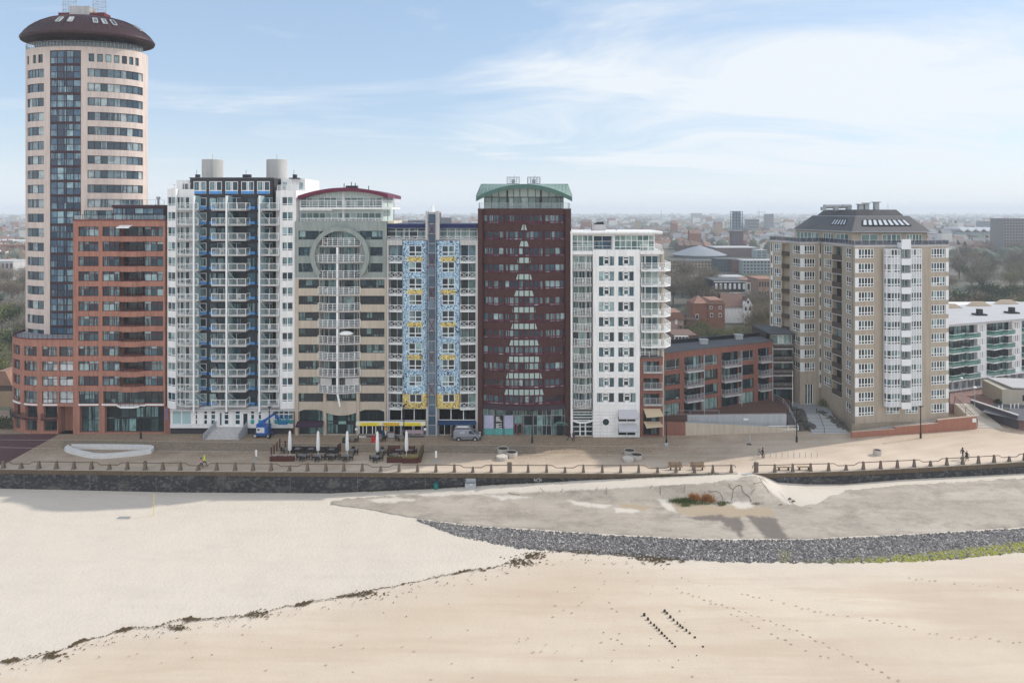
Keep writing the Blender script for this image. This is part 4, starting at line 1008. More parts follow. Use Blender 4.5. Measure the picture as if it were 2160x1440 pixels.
# ------------------------------------------------------------------ 4 beige and green-grey block with the great ring
def ringblock():
	Y0 = 117.4; X = lambda x: XA(x, Y0); Z = lambda y: ZA(y, Y0)
	b = Bld('ring_block', 'beige and green-grey concrete block with a large ring round its upper balconies', 719, Y0)
	P = flat(622, 816, Y0)
	rows = [487 + 34.2 * i for i in range(11)]
	for i, y in enumerate(rows):
		xl = 673 if i not in (1, 2) else 660
		up = i < 3
		b.win(P, 629.5, y, xl if i < 10 else 683, y + 18.4, [0, .32, .66, 1] if i < 10 else [0, .3, .56, .85, 1], [0, .28, 1], M_dkfr, G_dark if not up else G_cool, d=.45, bar=.09)
		b.win(P, 759 if i not in (1, 2) else 776, y, 811 if not up else 807, y + 18.4, 4, [0, .28, 1], M_dkfr, G_dark if not up else G_cool, d=.45, bar=.09)
	for i in range(10):
		y = rows[i] + 1
		b.win(P, 674, y, 758, y + 31.5, [0, .08, .2, .42, .47, .53, .58, .84, .93, 1], 1, M_lgrey, G_cool if i % 3 else G_dark, d=1.0, bar=.1, name='loggia_glazing')
	b.win(P, 689, 829, 752, 845.5, 4, [0, .25, 1], M_dkfr, G_dark, d=.45)
	for x0, x1 in ((630, 682.5), (688.5, 752), (757.8, 811)):
		b.win(P, x0, 864, x1, 916.5, [0, .2, .36, .64, .8, 1] if x0 == 688.5 else 3, [0, .38, .52, 1], M_dkfr, G_shop, d=.6, bar=.1, name='shop_window')
	zs = Z(587); zt = Z(467)
	up = MB(); b.wall(P, 0, P.len, zs, zt, None, mb=up, build=False); b.core(up, P, 0, P.len, zs, zt, 14, 1.1); b.part(up, 'upper_wall', M_gconc)
	lo = MB(); b.wall(P, 0, P.len, 0, zs, None, mb=lo, build=False); b.core(lo, P, 0, P.len, 0, zs, 14, 1.1); b.part(lo, 'lower_wall', M_beige)
	m = MB(); m.box(X(622), Y0 - .08, zs - .12, X(674), Y0 + .3, zs + .12); m.box(X(758), Y0 - .08, zs - .12, X(816), Y0 + .3, zs + .12); b.part(m, 'string_course', M_lgrey)
	# curved spandrels over the shops
	m = MB()
	for x0, x1, s in ((630, 682.5, 1), (757.8, 811, 1)):
		n = 14; top = Z(860)
		poly = [(lerp(X(x0), X(x1), k / n), Z(868) + (Z(861.5) - Z(868)) * (1 - (2 * k / n - 1) ** 2)) for k in range(n + 1)] + [(X(x1), top), (X(x0), top)]
		m.slabxz(poly, Y0 - .06, Y0 + .3)
	n = 14; poly = [(lerp(X(688.5), X(752.2), k / n), Z(869) - (Z(869) - Z(875)) * (1 - (2 * k / n - 1) ** 2)) for k in range(n + 1)] + [(X(752.2), Z(846)), (X(688.5), Z(846))]
	m.slabxz(poly, Y0 - .3, Y0 + .25); b.part(m, 'curved_spandrel', M_beige)
	m = MB()
	for x0, x1 in ((625, 630), (682.6, 688.4), (752.3, 757.7), (811.2, 815.5)): m.box(X(x0), Y0 - .22, 0, X(x1), Y0 + .1, Z(829))
	b.part(m, 'column', M_beige)
	# ring
	m = MB(); n = 56; c = (X(718.8), Z(540)); a0, a1 = R(-42), R(222)
	for k in range(n):
		t0, t1 = lerp(a0, a1, k / n), lerp(a0, a1, (k + 1) / n); q = []
		for t, r in ((t0, 5.05), (t1, 5.05), (t1, 4.3), (t0, 4.3)): q.append((c[0] + r * math.cos(t), c[1] + r * math.sin(t)))
		m.slabxz(q, Y0 - .75, Y0 - .05)
	b.part(m, 'ring', M_gconc)
	# bowed balconies and their mast
	for i in range(10):
		y = 517 + 34.2 * i; sg = .9
		for xx in (688, 740): CLUT.append((X(xx + (i * 5) % 14), Y0 - .25, Z(y), 'bowed balconies of the ring block'))
		b.balcony(arc(X(671.5), X(760.5), Y0 - .15, sg), Z(y), 1.22, None, M_lgrey, M_whitem, 'bars', G_rail if i % 2 else None, back=Y0 + 1, th=.22, nbar=4, post=2.4, w=.07)
		if i == 1:
			for xx in ((664, 673), (759, 772)): b.balcony([(X(xx[0]), Y0 - .4), (X(xx[1]), Y0 - .4)], Z(y), 1.0, None, M_lgrey, M_whitem, 'bars', None, back=Y0 + .5, nbar=3)
	m = MB(); m.box(X(712.3), Y0 - .95, Z(826), X(716.3), Y0 - .7, Z(521)); m.slabxz([(X(712.3), Z(826)), (X(716.3), Z(826)), (X(721), Z(852)), (X(720), Z(856)), (X(718), Z(853))], Y0 - .94, Y0 - .72); b.part(m, 'balcony_mast', M_whitem)
	m = MB()
	for x0, x1 in ((677, 700.5), (729, 758)): m.box(X(x0), Y0 - .35, Z(811), X(x1), Y0 - .25, Z(796))
	b.part(m, 'sun_blind', M_lgrey)
	# two glazed top storeys under a maroon arched roof
	Yp = Y0 + 1.6; Pp = flat(633, 806, Yp); zp = lambda y: ZA(y, Yp)
	b.win(Pp, 634, 447, 804, 466, [i / 13 for i in range(14)], [0, .25, .88, 1], M_cur, G_green, d=.1, bar=.09)
	b.win(Pp, 634, 416.5, 722, 440.5, 7, [0, .25, .75, 1], M_cur, G_green, d=.1, bar=.09)
	b.win(Pp, 727, 416.5, 806, 440.5, 6, [0, .25, .75, 1], M_cur, G_green, d=.1, bar=.09)
	n = 20; ar = lambda x: 396.5 + (x - 728) ** 2 * (17.5 / 100 ** 2) if x < 728 else 396.5 + (x - 728) ** 2 * (14.5 / 90 ** 2)
	m = MB(); Xp = lambda x: XA(x, Yp)
	m.slabxz([(Xp(633), zp(416.5)), (Xp(808), zp(416.5))] + [(Xp(lerp(808, 633, k / n)), zp(ar(lerp(808, 633, k / n)) + 5)) for k in range(n + 1)], Yp - .02, Yp + 10); m.box(Xp(632), Yp + .12, zt - .1, Xp(808), Yp + 10, zp(416))
	b.part(m, 'penthouse_wall', G_green_frost)
	m = MB()
	for k in range(14):
		x = 640 + k * 12.4; m.beam((Xp(x), Yp - .06, zp(417)), (Xp(x), Yp - .06, zp(ar(x) + 6)), .1)
	m.box(Xp(722), Yp - .15, zt, Xp(727), Yp + .1, zp(402)); b.part(m, 'mullion', M_cur)
	m = MB(); Yf = Y0 - .2; Xf = lambda x: XA(x, Yf); zfz = lambda y: ZA(y, Yf)
	top = [(Xf(lerp(627.5, 818, k / n)), zfz(ar(lerp(627.5, 818, k / n)) - .8)) for k in range(n + 1)]; bot = [(x, z - .62) for x, z in top]
	m.slabxz(top + bot[::-1], Yf, Yf + 14); b.part(m, 'roof', M_maroon)
	for y, x1, dz in ((441.5, 812, .45), (444, 700, .2)):
		m = MB(); m.box(X(632), Y0 + .05, Z(y), X(x1), Yp + .1, Z(y) + dz * .7); (m.box(X(812.2), Y0 + .06, Z(441.5), X(826), Y0 + 9, Z(441.5) + .35) if y == 441.5 else None); o = b.part(m, 'terrace', M_white)
		if y == 441.5: r = MB(); railing(r, [(X(632.5), Y0 + .12), (X(825.5), Y0 + .12), (X(825.5), Y0 + 9)], Z(y) + .35, 1.05, 'bars', 4, 1.6, .06); r.build('railing', M_whitem, o)
	m = MB(); railing(m, [(X(633), Y0 + .3), (X(806), Y0 + .3)], zt, .55, 'bars', 3, .6, .05); b.part(m, 'railing', M_whitem)
	m = MB(); m.box(X(812), Y0 + .4, zt - .4, X(830), Y0 + 9, zt + .05); b.part(m, 'lower_roof', mat('cream_roof', (.62, .58, .47), .8, .05, 1))
	m = MB()
	for x in (818, 831): m.beam((XA(x, Y0 + 3), Y0 + 3, zt), (XA(x, Y0 + 3), Y0 + 3, zfz(414)), .14)
	b.part(m, 'post', M_greym)
	m = MB(); c = AT(740, 396, 122)
	m.box(c.x - .8, 121.5, c.z - .4, c.x + 1.2, 122.6, c.z + .35)
	for x in (-1.2, .1, .8, 3.2): m.beam((c.x + x, 122, c.z - .4), (c.x + x, 122, c.z + 1.0 - .2 * abs(x)), .12)
	b.part(m, 'roof_vent', M_dkfr)
	# parasol-like white dish hung over one balcony
	d = thing('white_parasol', 'white oval parasol opened on a balcony of the ring block', 'parasol', (X(732.5), Y0 - .75, Z(710)))
	m = MB(); m.lathe((X(732.5), Y0 - .75, Z(702.5)), [(1.22, -.05), (1.18, .12), (.8, .36), (.3, .48), (.02, .5)], 20, 1, .75); m.build('canopy', M_whitem, d, smooth=True)
	m = MB(); m.tube([(X(732.5), Y0 - .6, Z(722)), (X(732.5), Y0 - .6, Z(700))], .03, 6); m.build('pole', M_whitem, d)
	# plum awning over the left-hand shop
	m = MB(); aw = mat('plum_awning', (.035, .018, .04), .7, .2, 2)
	m.face([(X(628), Y0 - .3, Z(888)), (X(684), Y0 - .3, Z(888)), (X(684), Y0 - 1.3, Z(894)), (X(628), Y0 - 1.3, Z(894))]); m.box(X(628), Y0 - 1.34, Z(896), X(684), Y0 - 1.28, Z(893)); m.box(X(628), Y0 - .34, Z(888.5), X(684), Y0 - .05, Z(887.3)); o = b.part(m, 'awning', aw)
ringblock()
# ------------------------------------------------------------------ 5 blue mosaic block with lift shaft
def mosaic(name, a, c, d):
	m, nt, b = nodes(name); v = coord(nt)
	w = N(nt, 'ShaderNodeTexNoise', Scale=.95, Detail=1, Roughness=.4, Distortion=2.2); L(nt, v, w.inputs['Vector'])
	f = ramp(nt, mth(nt, 'FRACT', mth(nt, 'MULTIPLY', w.outputs['Fac'], 5.5)), [(0, d), (.36, d), (.37, c), (.55, c), (.56, a), (1, a)]); f.color_ramp.interpolation = 'CONSTANT'
	L(nt, f.outputs[0], b.inputs['Base Color']); b.inputs['Roughness'].default_value = .4; return m
M_mos = mosaic('blue_mosaic', (.47, .64, .74), (.20, .38, .58), (.01, .035, .10))
M_mosy = mosaic('yellow_mosaic', (.74, .60, .22), (.62, .46, .12), (.06, .05, .035))
def mosaicblock():
	Y0 = 117.3; X = lambda x: XA(x, Y0); Z = lambda y: ZA(y, Y0)
	b = Bld('mosaic_block', 'apartment block clad in blue and white mosaic either side of a glass lift shaft', 911, Y0)
	zt = Z(506); rows = [518 + 34.25 * i for i in range(9)]
	PM = [Path([(X(849), Y0 + .35), (X(850.5), Y0 - .3), (X(897), Y0 - .55), (X(902), Y0 - .1)]), Path([(X(920), Y0 - .1), (X(924), Y0 - .55), (X(969), Y0 - .3), (X(970.5), Y0 + .35)])]
	for P, (x0, x1), (m0, m1) in zip(PM, ((861, 890.7), (931.4, 959.8)), ((850, 902), (920, 970.5))):
		for i, y in enumerate(rows):
			b.win(P, x0, y, x1, y + 22.3, 2, [0, .37, 1], M_cur, G_dark if i % 4 else G_cool, d=.2, bar=.14)
		b.win(P, x0 + 1.5, 831, x1, 848.5, 2, 1, M_cur, G_dark, d=.2, bar=.14)
		mb = MB(); b.wall(P, 0, P.len, Z(828.5), Z(508), None, mb=mb, build=False); b.part(mb, 'mosaic_wall', M_mos)
		mb = MB(); b.wall(P, 0, P.len, Z(860), Z(828.5), None, mb=mb, build=False); b.part(mb, 'yellow_mosaic_wall', M_mosy)
		m = MB(); m.sheet(P, P.q(x0 - 2), P.q(x1 + 2), 0, 1, 0) if False else None
		for i in (0, 2, 4, 6):
			m = MB(); m.strip(P, P.q(x0 - 2), P.q(x1 + 1), Z(rows[i] + 33.2), Z(rows[i] + 23.4), -.05, .03); b.part(m, 'yellow_panel', M_mosy)
	# white frame, side bays
	PS = [flat(817, 849.5, Y0 + 1.0), flat(970.5, 1008, Y0 + 1.0)]
	for P, (x0, x1) in zip(PS, ((820, 849), (972, 1003.5))):
		for i in range(10):
			y = 516.5 + 34.25 * i; b.win(P, x0, y, x1, y + 33.6, [0, .5, 1] if x0 > 900 else [0, .12, .6, 1], 1, M_cur, G_dark if i else G_blue, d=.3, bar=.07, name='balcony_door')
		mb = MB(); b.wall(P, 0, P.len, 0, zt, None, mb=mb, build=False); b.part(mb, 'wall', M_lgrey)
	for k, (x0, x1) in enumerate(((818.5, 849), (971, 1004.5))):
		for i in range(10):
			y = 552.5 + 34.25 * i; tilt = .35
			pts = [(X(x0), Y0 - .15 if k == 0 else Y0 - .45), (X(x1), Y0 - .45 if k == 0 else Y0 - .15)]
			b.balcony(pts, Z(y), 1.05, None, M_cur, M_whitem, 'x', None, back=Y0 + 1.05, th=.2, post=1.3, w=.065)
	m = MB()
	for x0, x1, y1 in ((817, 820, 0), (1003.6, 1008, 0), (900, 903.5, 857), (919.5, 923, 857)): m.box(X(x0), Y0 - .35, 0, X(x1), Y0 + .9, Z(y1) if y1 else zt)
	m.box(X(817), Y0 - .32, zt - .9, X(849.2), Y0 + .95, zt); m.box(X(970.8), Y0 - .32, zt - .9, X(1008), Y0 + .95, zt); b.part(m, 'white_frame', M_lgrey)
	m = MB(); m.box(X(817), Y0 + 1.35, 0, X(1008), Y0 + 14, zt); m.box(X(850), Y0 + .2, Z(860), X(902), Y0 + 1.34, zt - .05); m.box(X(920), Y0 + .2, Z(860), X(970), Y0 + 1.34, zt - .05); b.part(m, 'core', M_lgrey)
	# lift shaft
	PL = flat(902.5, 919.8, Y0 - .35)
	zs = [Z(y) for y in (450, 471, 492, 512.5, 533, 557, 580, 605, 627, 650, 673, 697, 719, 742, 764, 786, 809, 832, 853, 876, 896, 917)]
	b.win(PL, 902.8, 451, 919.6, 917, 1, [(z - zs[-1]) / (zs[0] - zs[-1]) for z in zs[::-1]], M_greym, glass('shaft_glass', (.045, .075, .115), (.085, .13, .18), (.14, .20, .26), .4, .9, .2), d=.02, bar=.1, hole=False, name='lift_glazing')
	m = MB()
	for i in range(6):
		y = 468 + 67.6 * i
		for a, c in ((0, 1), (1, 0)): m.beam((X(903.5 + 15 * a), Y0 - .4, Z(y)), (X(903.5 + 15 * c), Y0 - .4, Z(y + 30)), .1)
	b.part(m, 'red_brace', M_redfr)
	m = MB(); m.box(X(902.9), Y0 - .25, 0, X(919.5), Y0 + 2.5, Z(448))
	b.part(m, 'lift_shaft', M_greym)
	m = MB(); m.box(X(898.3), Y0 - .5, zt, X(902.7), Y0 + 2.6, Z(445)); m.box(X(920), Y0 - .5, zt, X(927.5), Y0 + 2.6, Z(445)); b.part(m, 'shaft_pier', M_lgrey)
	m = MB(); m.tube([(X(911), Y0 + 1, Z(448)), (X(911), Y0 + 1, Z(433))], [.35, .25], 8); m.box(X(905), Y0 + .3, Z(448), X(917), Y0 + 2, Z(446)); b.part(m, 'roof_vent', M_whitem)
	# penthouse
	Yp = Y0 + 1.2; zp = lambda y: ZA(y, Yp)
	for x0, x1 in ((817.5, 898), (925, 1007.5)):
		P = flat(x0, x1, Yp); b.win(P, x0, 481, x1, 505, [0, .22, .43, .57, .79, 1], [0, .72, 1], M_cur, G_green if x0 > 900 else G_dark, d=.1, bar=.12, hole=False)
		m = MB(); m.box(XA(x0, Yp), Yp + .1, zt, XA(x1, Yp), Yp + 9, zp(481)); b.part(m, 'penthouse', M_dkfr)
		m = MB(); m.box(XA(x0 - 1.5, Yp), Yp - 1, zp(481), XA(x1, Yp), Yp + 9, zp(472.5)); b.part(m, 'fascia', M_navy)
		m = MB(); railing(m, [(X(x0), Y0 + .2), (X(x1), Y0 + .2)], zt, .6, 'x', 2, 1.6, .06); b.part(m, 'railing', M_whitem)
	m = MB(); c = AT(880, 465, 123); m.tube([(c.x - 1.6, 123, c.z - .1), (c.x + 2, 123, c.z - .1)], .3, 10); m.box(c.x - 1.2, 122.6, zp(472), c.x - .8, 123.4, c.z); m.box(c.x + 1, 122.6, zp(472), c.x + 1.5, 123.4, c.z); b.part(m, 'roof_duct', M_greym)
	m = MB(); c = AT(940, 466, 123); m.box(c.x - .9, 122.4, zp(473), c.x + 1, 123.6, c.z + .6); b.part(m, 'roof_vent', M_greym)
	# ground floor
	P1 = flat(821, 900, Y0 + .2); P2 = flat(923, 1004, Y0 + .2)
	b.win(P1, 821, 861, 900, 887, 3, 1, M_cur, G_shop, d=.1, bar=.14, hole=False)
	b.win(P1, 821, 892, 900, 917, [0, .13, .3, .33, .62, .66, .86, .9, 1], 1, M_cur, G_shop, d=.1, bar=.1, hole=False, name='shop_window')
	b.win(P2, 925, 861, 1004, 886, 3, 1, M_cur, G_shop, d=.1, bar=.14, hole=False)
	b.win(P2, 925, 891, 1004, 917, [0, .16, .33, .36, .55, .7, .8, .9, 1], 1, M_cur, G_shop, d=.1, bar=.1, hole=False, name='shop_window')
	m = MB(); m.box(X(821), Y0 + .25, 0, X(900), Y0 + 1.3, Z(861)); m.box(X(923.2), Y0 + .25, 0, X(1003.5), Y0 + 1.3, Z(861)); b.part(m, 'shop_wall', M_dkfr)
	m = MB(); m.face([(X(925), Y0 - .1, Z(887)), (X(1005), Y0 - .1, Z(887)), (X(1005), Y0 - 1.3, Z(889.5)), (X(925), Y0 - 1.3, Z(889.5))]); m.box(X(925), Y0 - 1.34, Z(891.2), X(1005), Y0 - 1.27, Z(889)); b.part(m, 'blue_awning', mat('blue_awning', (.012, .045, .12), .7, .15, 2))
mosaicblock()
# ------------------------------------------------------------------ 6 dark brown brick block with stepped pale panels and a green copper roof
def brownblock():
	Y0 = 117.0; X = lambda x: XA(x, Y0); Z = lambda y: ZA(y, Y0)
	b = Bld('brown_brick_block', 'dark brown brick block with a growing stack of pale glass panels and green copper roof', 1106, Y0)
	Yb = Y0
	mid = arc(X(1017.5), X(1193.5), Y0 + .35, 1.25, 20)
	P = Path(mid); zt = Z(440); zb = Z(853)
	rows = [452.3 + 34.5 * i for i in range(12)]
	for i, y in enumerate(rows):
		zz = (Z(y + 19.6), Z(y))
		for x0, x1, c in ((1018.3, 1062.6, 4), (1064.5, 1104, 4), (1106.5, 1146.5, 4), (1149.5, 1192.5, 4)):
			b.win(P, x0, 0, x1, 0, c, [0, .24, 1], M_magfr, G_cool if (x0 + i) % 3 < 1.6 else G_dark, d=.25, bar=.16 if c == 4 else .1, zz=zz)
		if i < 11:
			hb = 6.2 + 3.53 * i; z0, z1 = Z(y + 32.6), Z(y + 21.4); m = MB(); qc = P.q(1105.4)
			s = Y0 / F; w = hb * s; n = max(2, 2 * math.ceil((hb - 1) / 10.9)); pw = 10.9 * s
			for k in range(-n // 2, n // 2):
				a, c = k * pw + .09, (k + 1) * pw - .09
				lo0, lo1 = max(a, -w), min(c, w); hi0, hi1 = max(a, -w + .28), min(c, w - .28)
				if lo1 - lo0 < .05: continue
				if hi1 <= hi0: hi0 = hi1 = (lo0 if k < 0 else lo1)
				pts = [(P.pos(qc + lo0, .06), z0), (P.pos(qc + lo1, .06), z0), (P.pos(qc + hi1, .06), z1), (P.pos(qc + hi0, .06), z1)]
				m.face([(p.x, p.y, z) for p, z in pts])
				for (p, za), (q, zc) in zip(pts, pts[1:] + pts[:1]): m.face([(p.x, p.y, za), (q.x, q.y, zc), (q.x, q.y + .1, zc), (p.x, p.y + .1, za)])
			b.part(m, 'pale_panel', M_pane5)
	mb = MB(); b.wall(P, 0, P.len, zb, zt, None, mb=mb, build=False)
	for x0, x1 in ((1008, 1017.6), (1193.4, 1204.5)): mb.box(X(x0), Y0 - .1, 0, X(x1), Y0 + 14, zt)
	inn = [(p[0], p[1] + .6) for p in mid]; mb.prism(inn + [(X(1193.4), Y0 + 14), (X(1017.6), Y0 + 14)], zb, zt - .02)
	b.part(mb, 'wall', M_brown)
	m = MB(); m.strip(P, 0, P.len, Z(862), zb, -.5, .15); b.part(m, 'fascia', mat('plum_fascia', (.045, .032, .045), .6, .15, 1))
	# shop front
	Yg = Y0 + .4; G = flat(1018, 1193.5, Yg)
	b.win(G, 1019, 862, 1192.5, 918, [0, .12, .135, .25, .265, .365, .385, .475, .495, .61, .66, .72, .77, .83, .85, .96, 1], [0, .36, .74, 1], M_greym, G_shop, d=.3, bar=.08, name='shop_window', hole=False)
	m = MB(); m.box(X(1017.6), Yg + .35, 0, X(1193.4), Y0 + 10, zb); b.part(m, 'shop_wall', M_dkfr)
	post = [mat('poster_lilac', (.42, .42, .58), .5, .3, 2.2), mat('poster_black', (.02, .022, .03), .5, .2, 2), mat('poster_teal', (.10, .34, .33), .5, .12, 2), M_white]
	zp = lambda y: ZA(y, Yg)
	for x0, x1, mi in ((1021, 1041, 0), (1043, 1061, 1), (1064, 1083, 0)):
		m = MB(); xa, xb = XA(x0, Yg), XA(x1, Yg); yy = Yg + .06
		m.mi = mi; m.box(xa, yy, zp(903.5), xb, yy + .02, zp(876)); m.mi = 2; m.box(xa, yy, zp(917), xb, yy + .02, zp(904))
		if mi == 1:
			m.mi = 3
			for y, w in ((879, .5), (881.5, .4), (883.5, .6), (885.5, .55), (888, .8), (893.5, .8), (895.5, .4), (898, .8), (900, .4), (902, .8)): m.box(xa + .25, yy - .01, zp(y + .7), xa + .25 + w * 1.3, yy - .002, zp(y - .4))
		b.part(m, 'poster', post)
	m = MB()
	for x0, x1 in ((1085, 1091), (1094, 1101.5)): m.box(XA(x0, Yg), Yg - .04, .15, XA(x1, Yg), Yg + .1, zp(893))
	o = b.part(m, 'door', mat('dusty_pink_door', (.24, .10, .11), .5, .1, 2)); m = MB()
	for x0, x1 in ((1086, 1089.5), (1093.5, 1100)): m.box(XA(x0, Yg), Yg - .06, .35, XA(x1, Yg), Yg - .03, zp(894.5))
	m.build('pane', G_dark, o)
	m = MB(); n = 8; m.slabxz([(lerp(X(1165), X(1198), k / n), Z(895) + .45 * (1 - (2 * k / n - 1) ** 2)) for k in range(n + 1)] + [(lerp(X(1196), X(1167), k / n), Z(891) + .45 * (1 - (2 * k / n - 1) ** 2)) for k in range(n + 1)], Y0 - .9, Y0 - .7); m.box(X(1166), Y0 - .88, Z(893), X(1197), Y0 - .1, Z(892)); b.part(m, 'sign_canopy', M_verdd)
	m = MB(); m.box(X(1175), Y0 + .2, .05, X(1187), Y0 + .36, Z(896)); b.part(m, 'dark_door', M_black)
	# penthouse and roof
	Yp = Y0 + 1.9; zp = lambda y: ZA(y, Yp); A = lambda x: 388.5 + (x - 1105.5) ** 2 * (27.5 / 101.5 ** 2)
	Pp = flat(1021, 1189, Yp); z0 = zt - .3
	b.win(Pp, 1021.5, 0, 1188.5, 0, [0, .09, .19, .285, .31, .37, .465, .56, .65, .70, .725, .81, .905, 1], 1, M_darkfr, G_green, d=.05, bar=.1, zz=(z0, zp(416)))
	m = MB(); n = 18; xs = [lerp(1021, 1189, k / n) for k in range(n + 1)]
	m.slabxz([(XA(1021, Yp), z0), (XA(1189, Yp), z0)] + [(XA(x, Yp), zp(A(x) + 9)) for x in xs[::-1]], Yp + .07, Yp + 9); o = b.part(m, 'penthouse_wall', G_green_frost)
	m = MB()
	for x in (1037, 1052, 1083, 1096.5, 1113.5, 1129.5, 1158, 1173): m.beam((XA(x, Yp), Yp - .04, zp(416)), (XA(x, Yp), Yp - .04, zp(A(x) + 9)), .08)
	for x in (1070, 1141): m.box(XA(x - 1.6, Yp), Yp - .1, z0, XA(x + 1.6, Yp), Yp + .1, zp(A(x) + 8))
	m.box(XA(1021, Yp), Yp - .08, zp(416.8), XA(1189, Yp), Yp + .02, zp(415.4)); b.part(m, 'mullion', M_darkfr)
	Yf = Y0 - .3; n = 28; xs = [lerp(1004, 1207, k / n) for k in range(n + 1)]
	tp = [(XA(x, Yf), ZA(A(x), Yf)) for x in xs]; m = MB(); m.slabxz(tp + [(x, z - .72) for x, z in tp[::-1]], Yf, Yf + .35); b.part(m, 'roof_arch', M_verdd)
	m = MB(); ztop = ZA(388.6, Y0 + 3)
	Ya, Yc, Yd = Yf + .3, Y0 + 3, Y0 + 13
	m.slabxz([(x, z - .05) for x, z in tp] + [(x, z - .55) for x, z in tp[::-1]], Ya, Yc)
	e0, e1 = XA(1003.5, Y0 + .3), XA(1207.5, Y0 + .3); t0, t1 = XA(1015, Yc), XA(1197, Yc); ez = ZA(414, Y0 + .6)
	m.face([(e0, Ya + .4, ez), (e0, Yd, ez), (t0, Yd - 2, ztop), (t0, Yc - 1, ztop)]); m.face([(e1, Ya + .4, ez), (t1, Yc - 1, ztop), (t1, Yd - 2, ztop), (e1, Yd, ez)])
	m.face([(t0, Yc - 1, ztop), (t0, Yd - 2, ztop), (t1, Yd - 2, ztop), (t1, Yc - 1, ztop)]); m.face([(e0, Yd, ez), (e1, Yd, ez), (t1, Yd - 2, ztop), (t0, Yd - 2, ztop)])
	for (xa, za), (xb, zb_) in zip(tp, tp[1:]): m.face([(xa, Yf + .2, za), (xb, Yf + .2, zb_), (min(max(xb, t0), t1), Yc - .9, max(ztop, zb_)), (min(max(xa, t0), t1), Yc - .9, max(ztop, za))])
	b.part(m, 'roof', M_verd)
	m = MB(); pts = [(X(1010), Y0 + 4), (X(1010), Y0 + .1), (X(1202), Y0 + .1), (X(1202), Y0 + 4)]; railing(m, pts, zt, .95, 'rail', 3, 1.2, .05); o = b.part(m, 'railing', M_greym)
	m = MB()
	for p, q in zip(pts, pts[1:]): m.face([(*p, zt + .1), (*q, zt + .1), (*q, zt + .9), (*p, zt + .9)])
	m.build('glass_panel', G_rail, o)
	for x in (1082.5, 1126):
		c = AT(x, 380, Y0 + 5); m = MB(); pts = [(c.x - 1.1, Y0 + 4), (c.x + 1.1, Y0 + 4), (c.x + 1.1, Y0 + 6), (c.x - 1.1, Y0 + 6), (c.x - 1.1, Y0 + 4)]; railing(m, pts, ztop + .2, 1.1, 'bars', 3, .6, .07); m.box(c.x - 1.1, Y0 + 4, ztop - .3, c.x + 1.1, Y0 + 6, ztop + .2); m.box(c.x - .3, Y0 + 4.6, ztop, c.x + .3, Y0 + 5.4, ztop + .9); m.beam((c.x + .2, Y0 + 5, ztop), (c.x + .2, Y0 + 5, ztop + 1.7), .06); b.part(m, 'roof_cage', M_greym)
	m = MB(); c = AT(1034, 395, Y0 + 2); m.tube([(c.x, c.y, c.z - .8), (c.x, c.y, c.z + .3)], .1, 6); m.lathe((c.x, c.y, c.z + .2), [(.25, 0), (.25, .15), (.05, .3)], 8); b.part(m, 'roof_vent', M_dkfr)
brownblock()
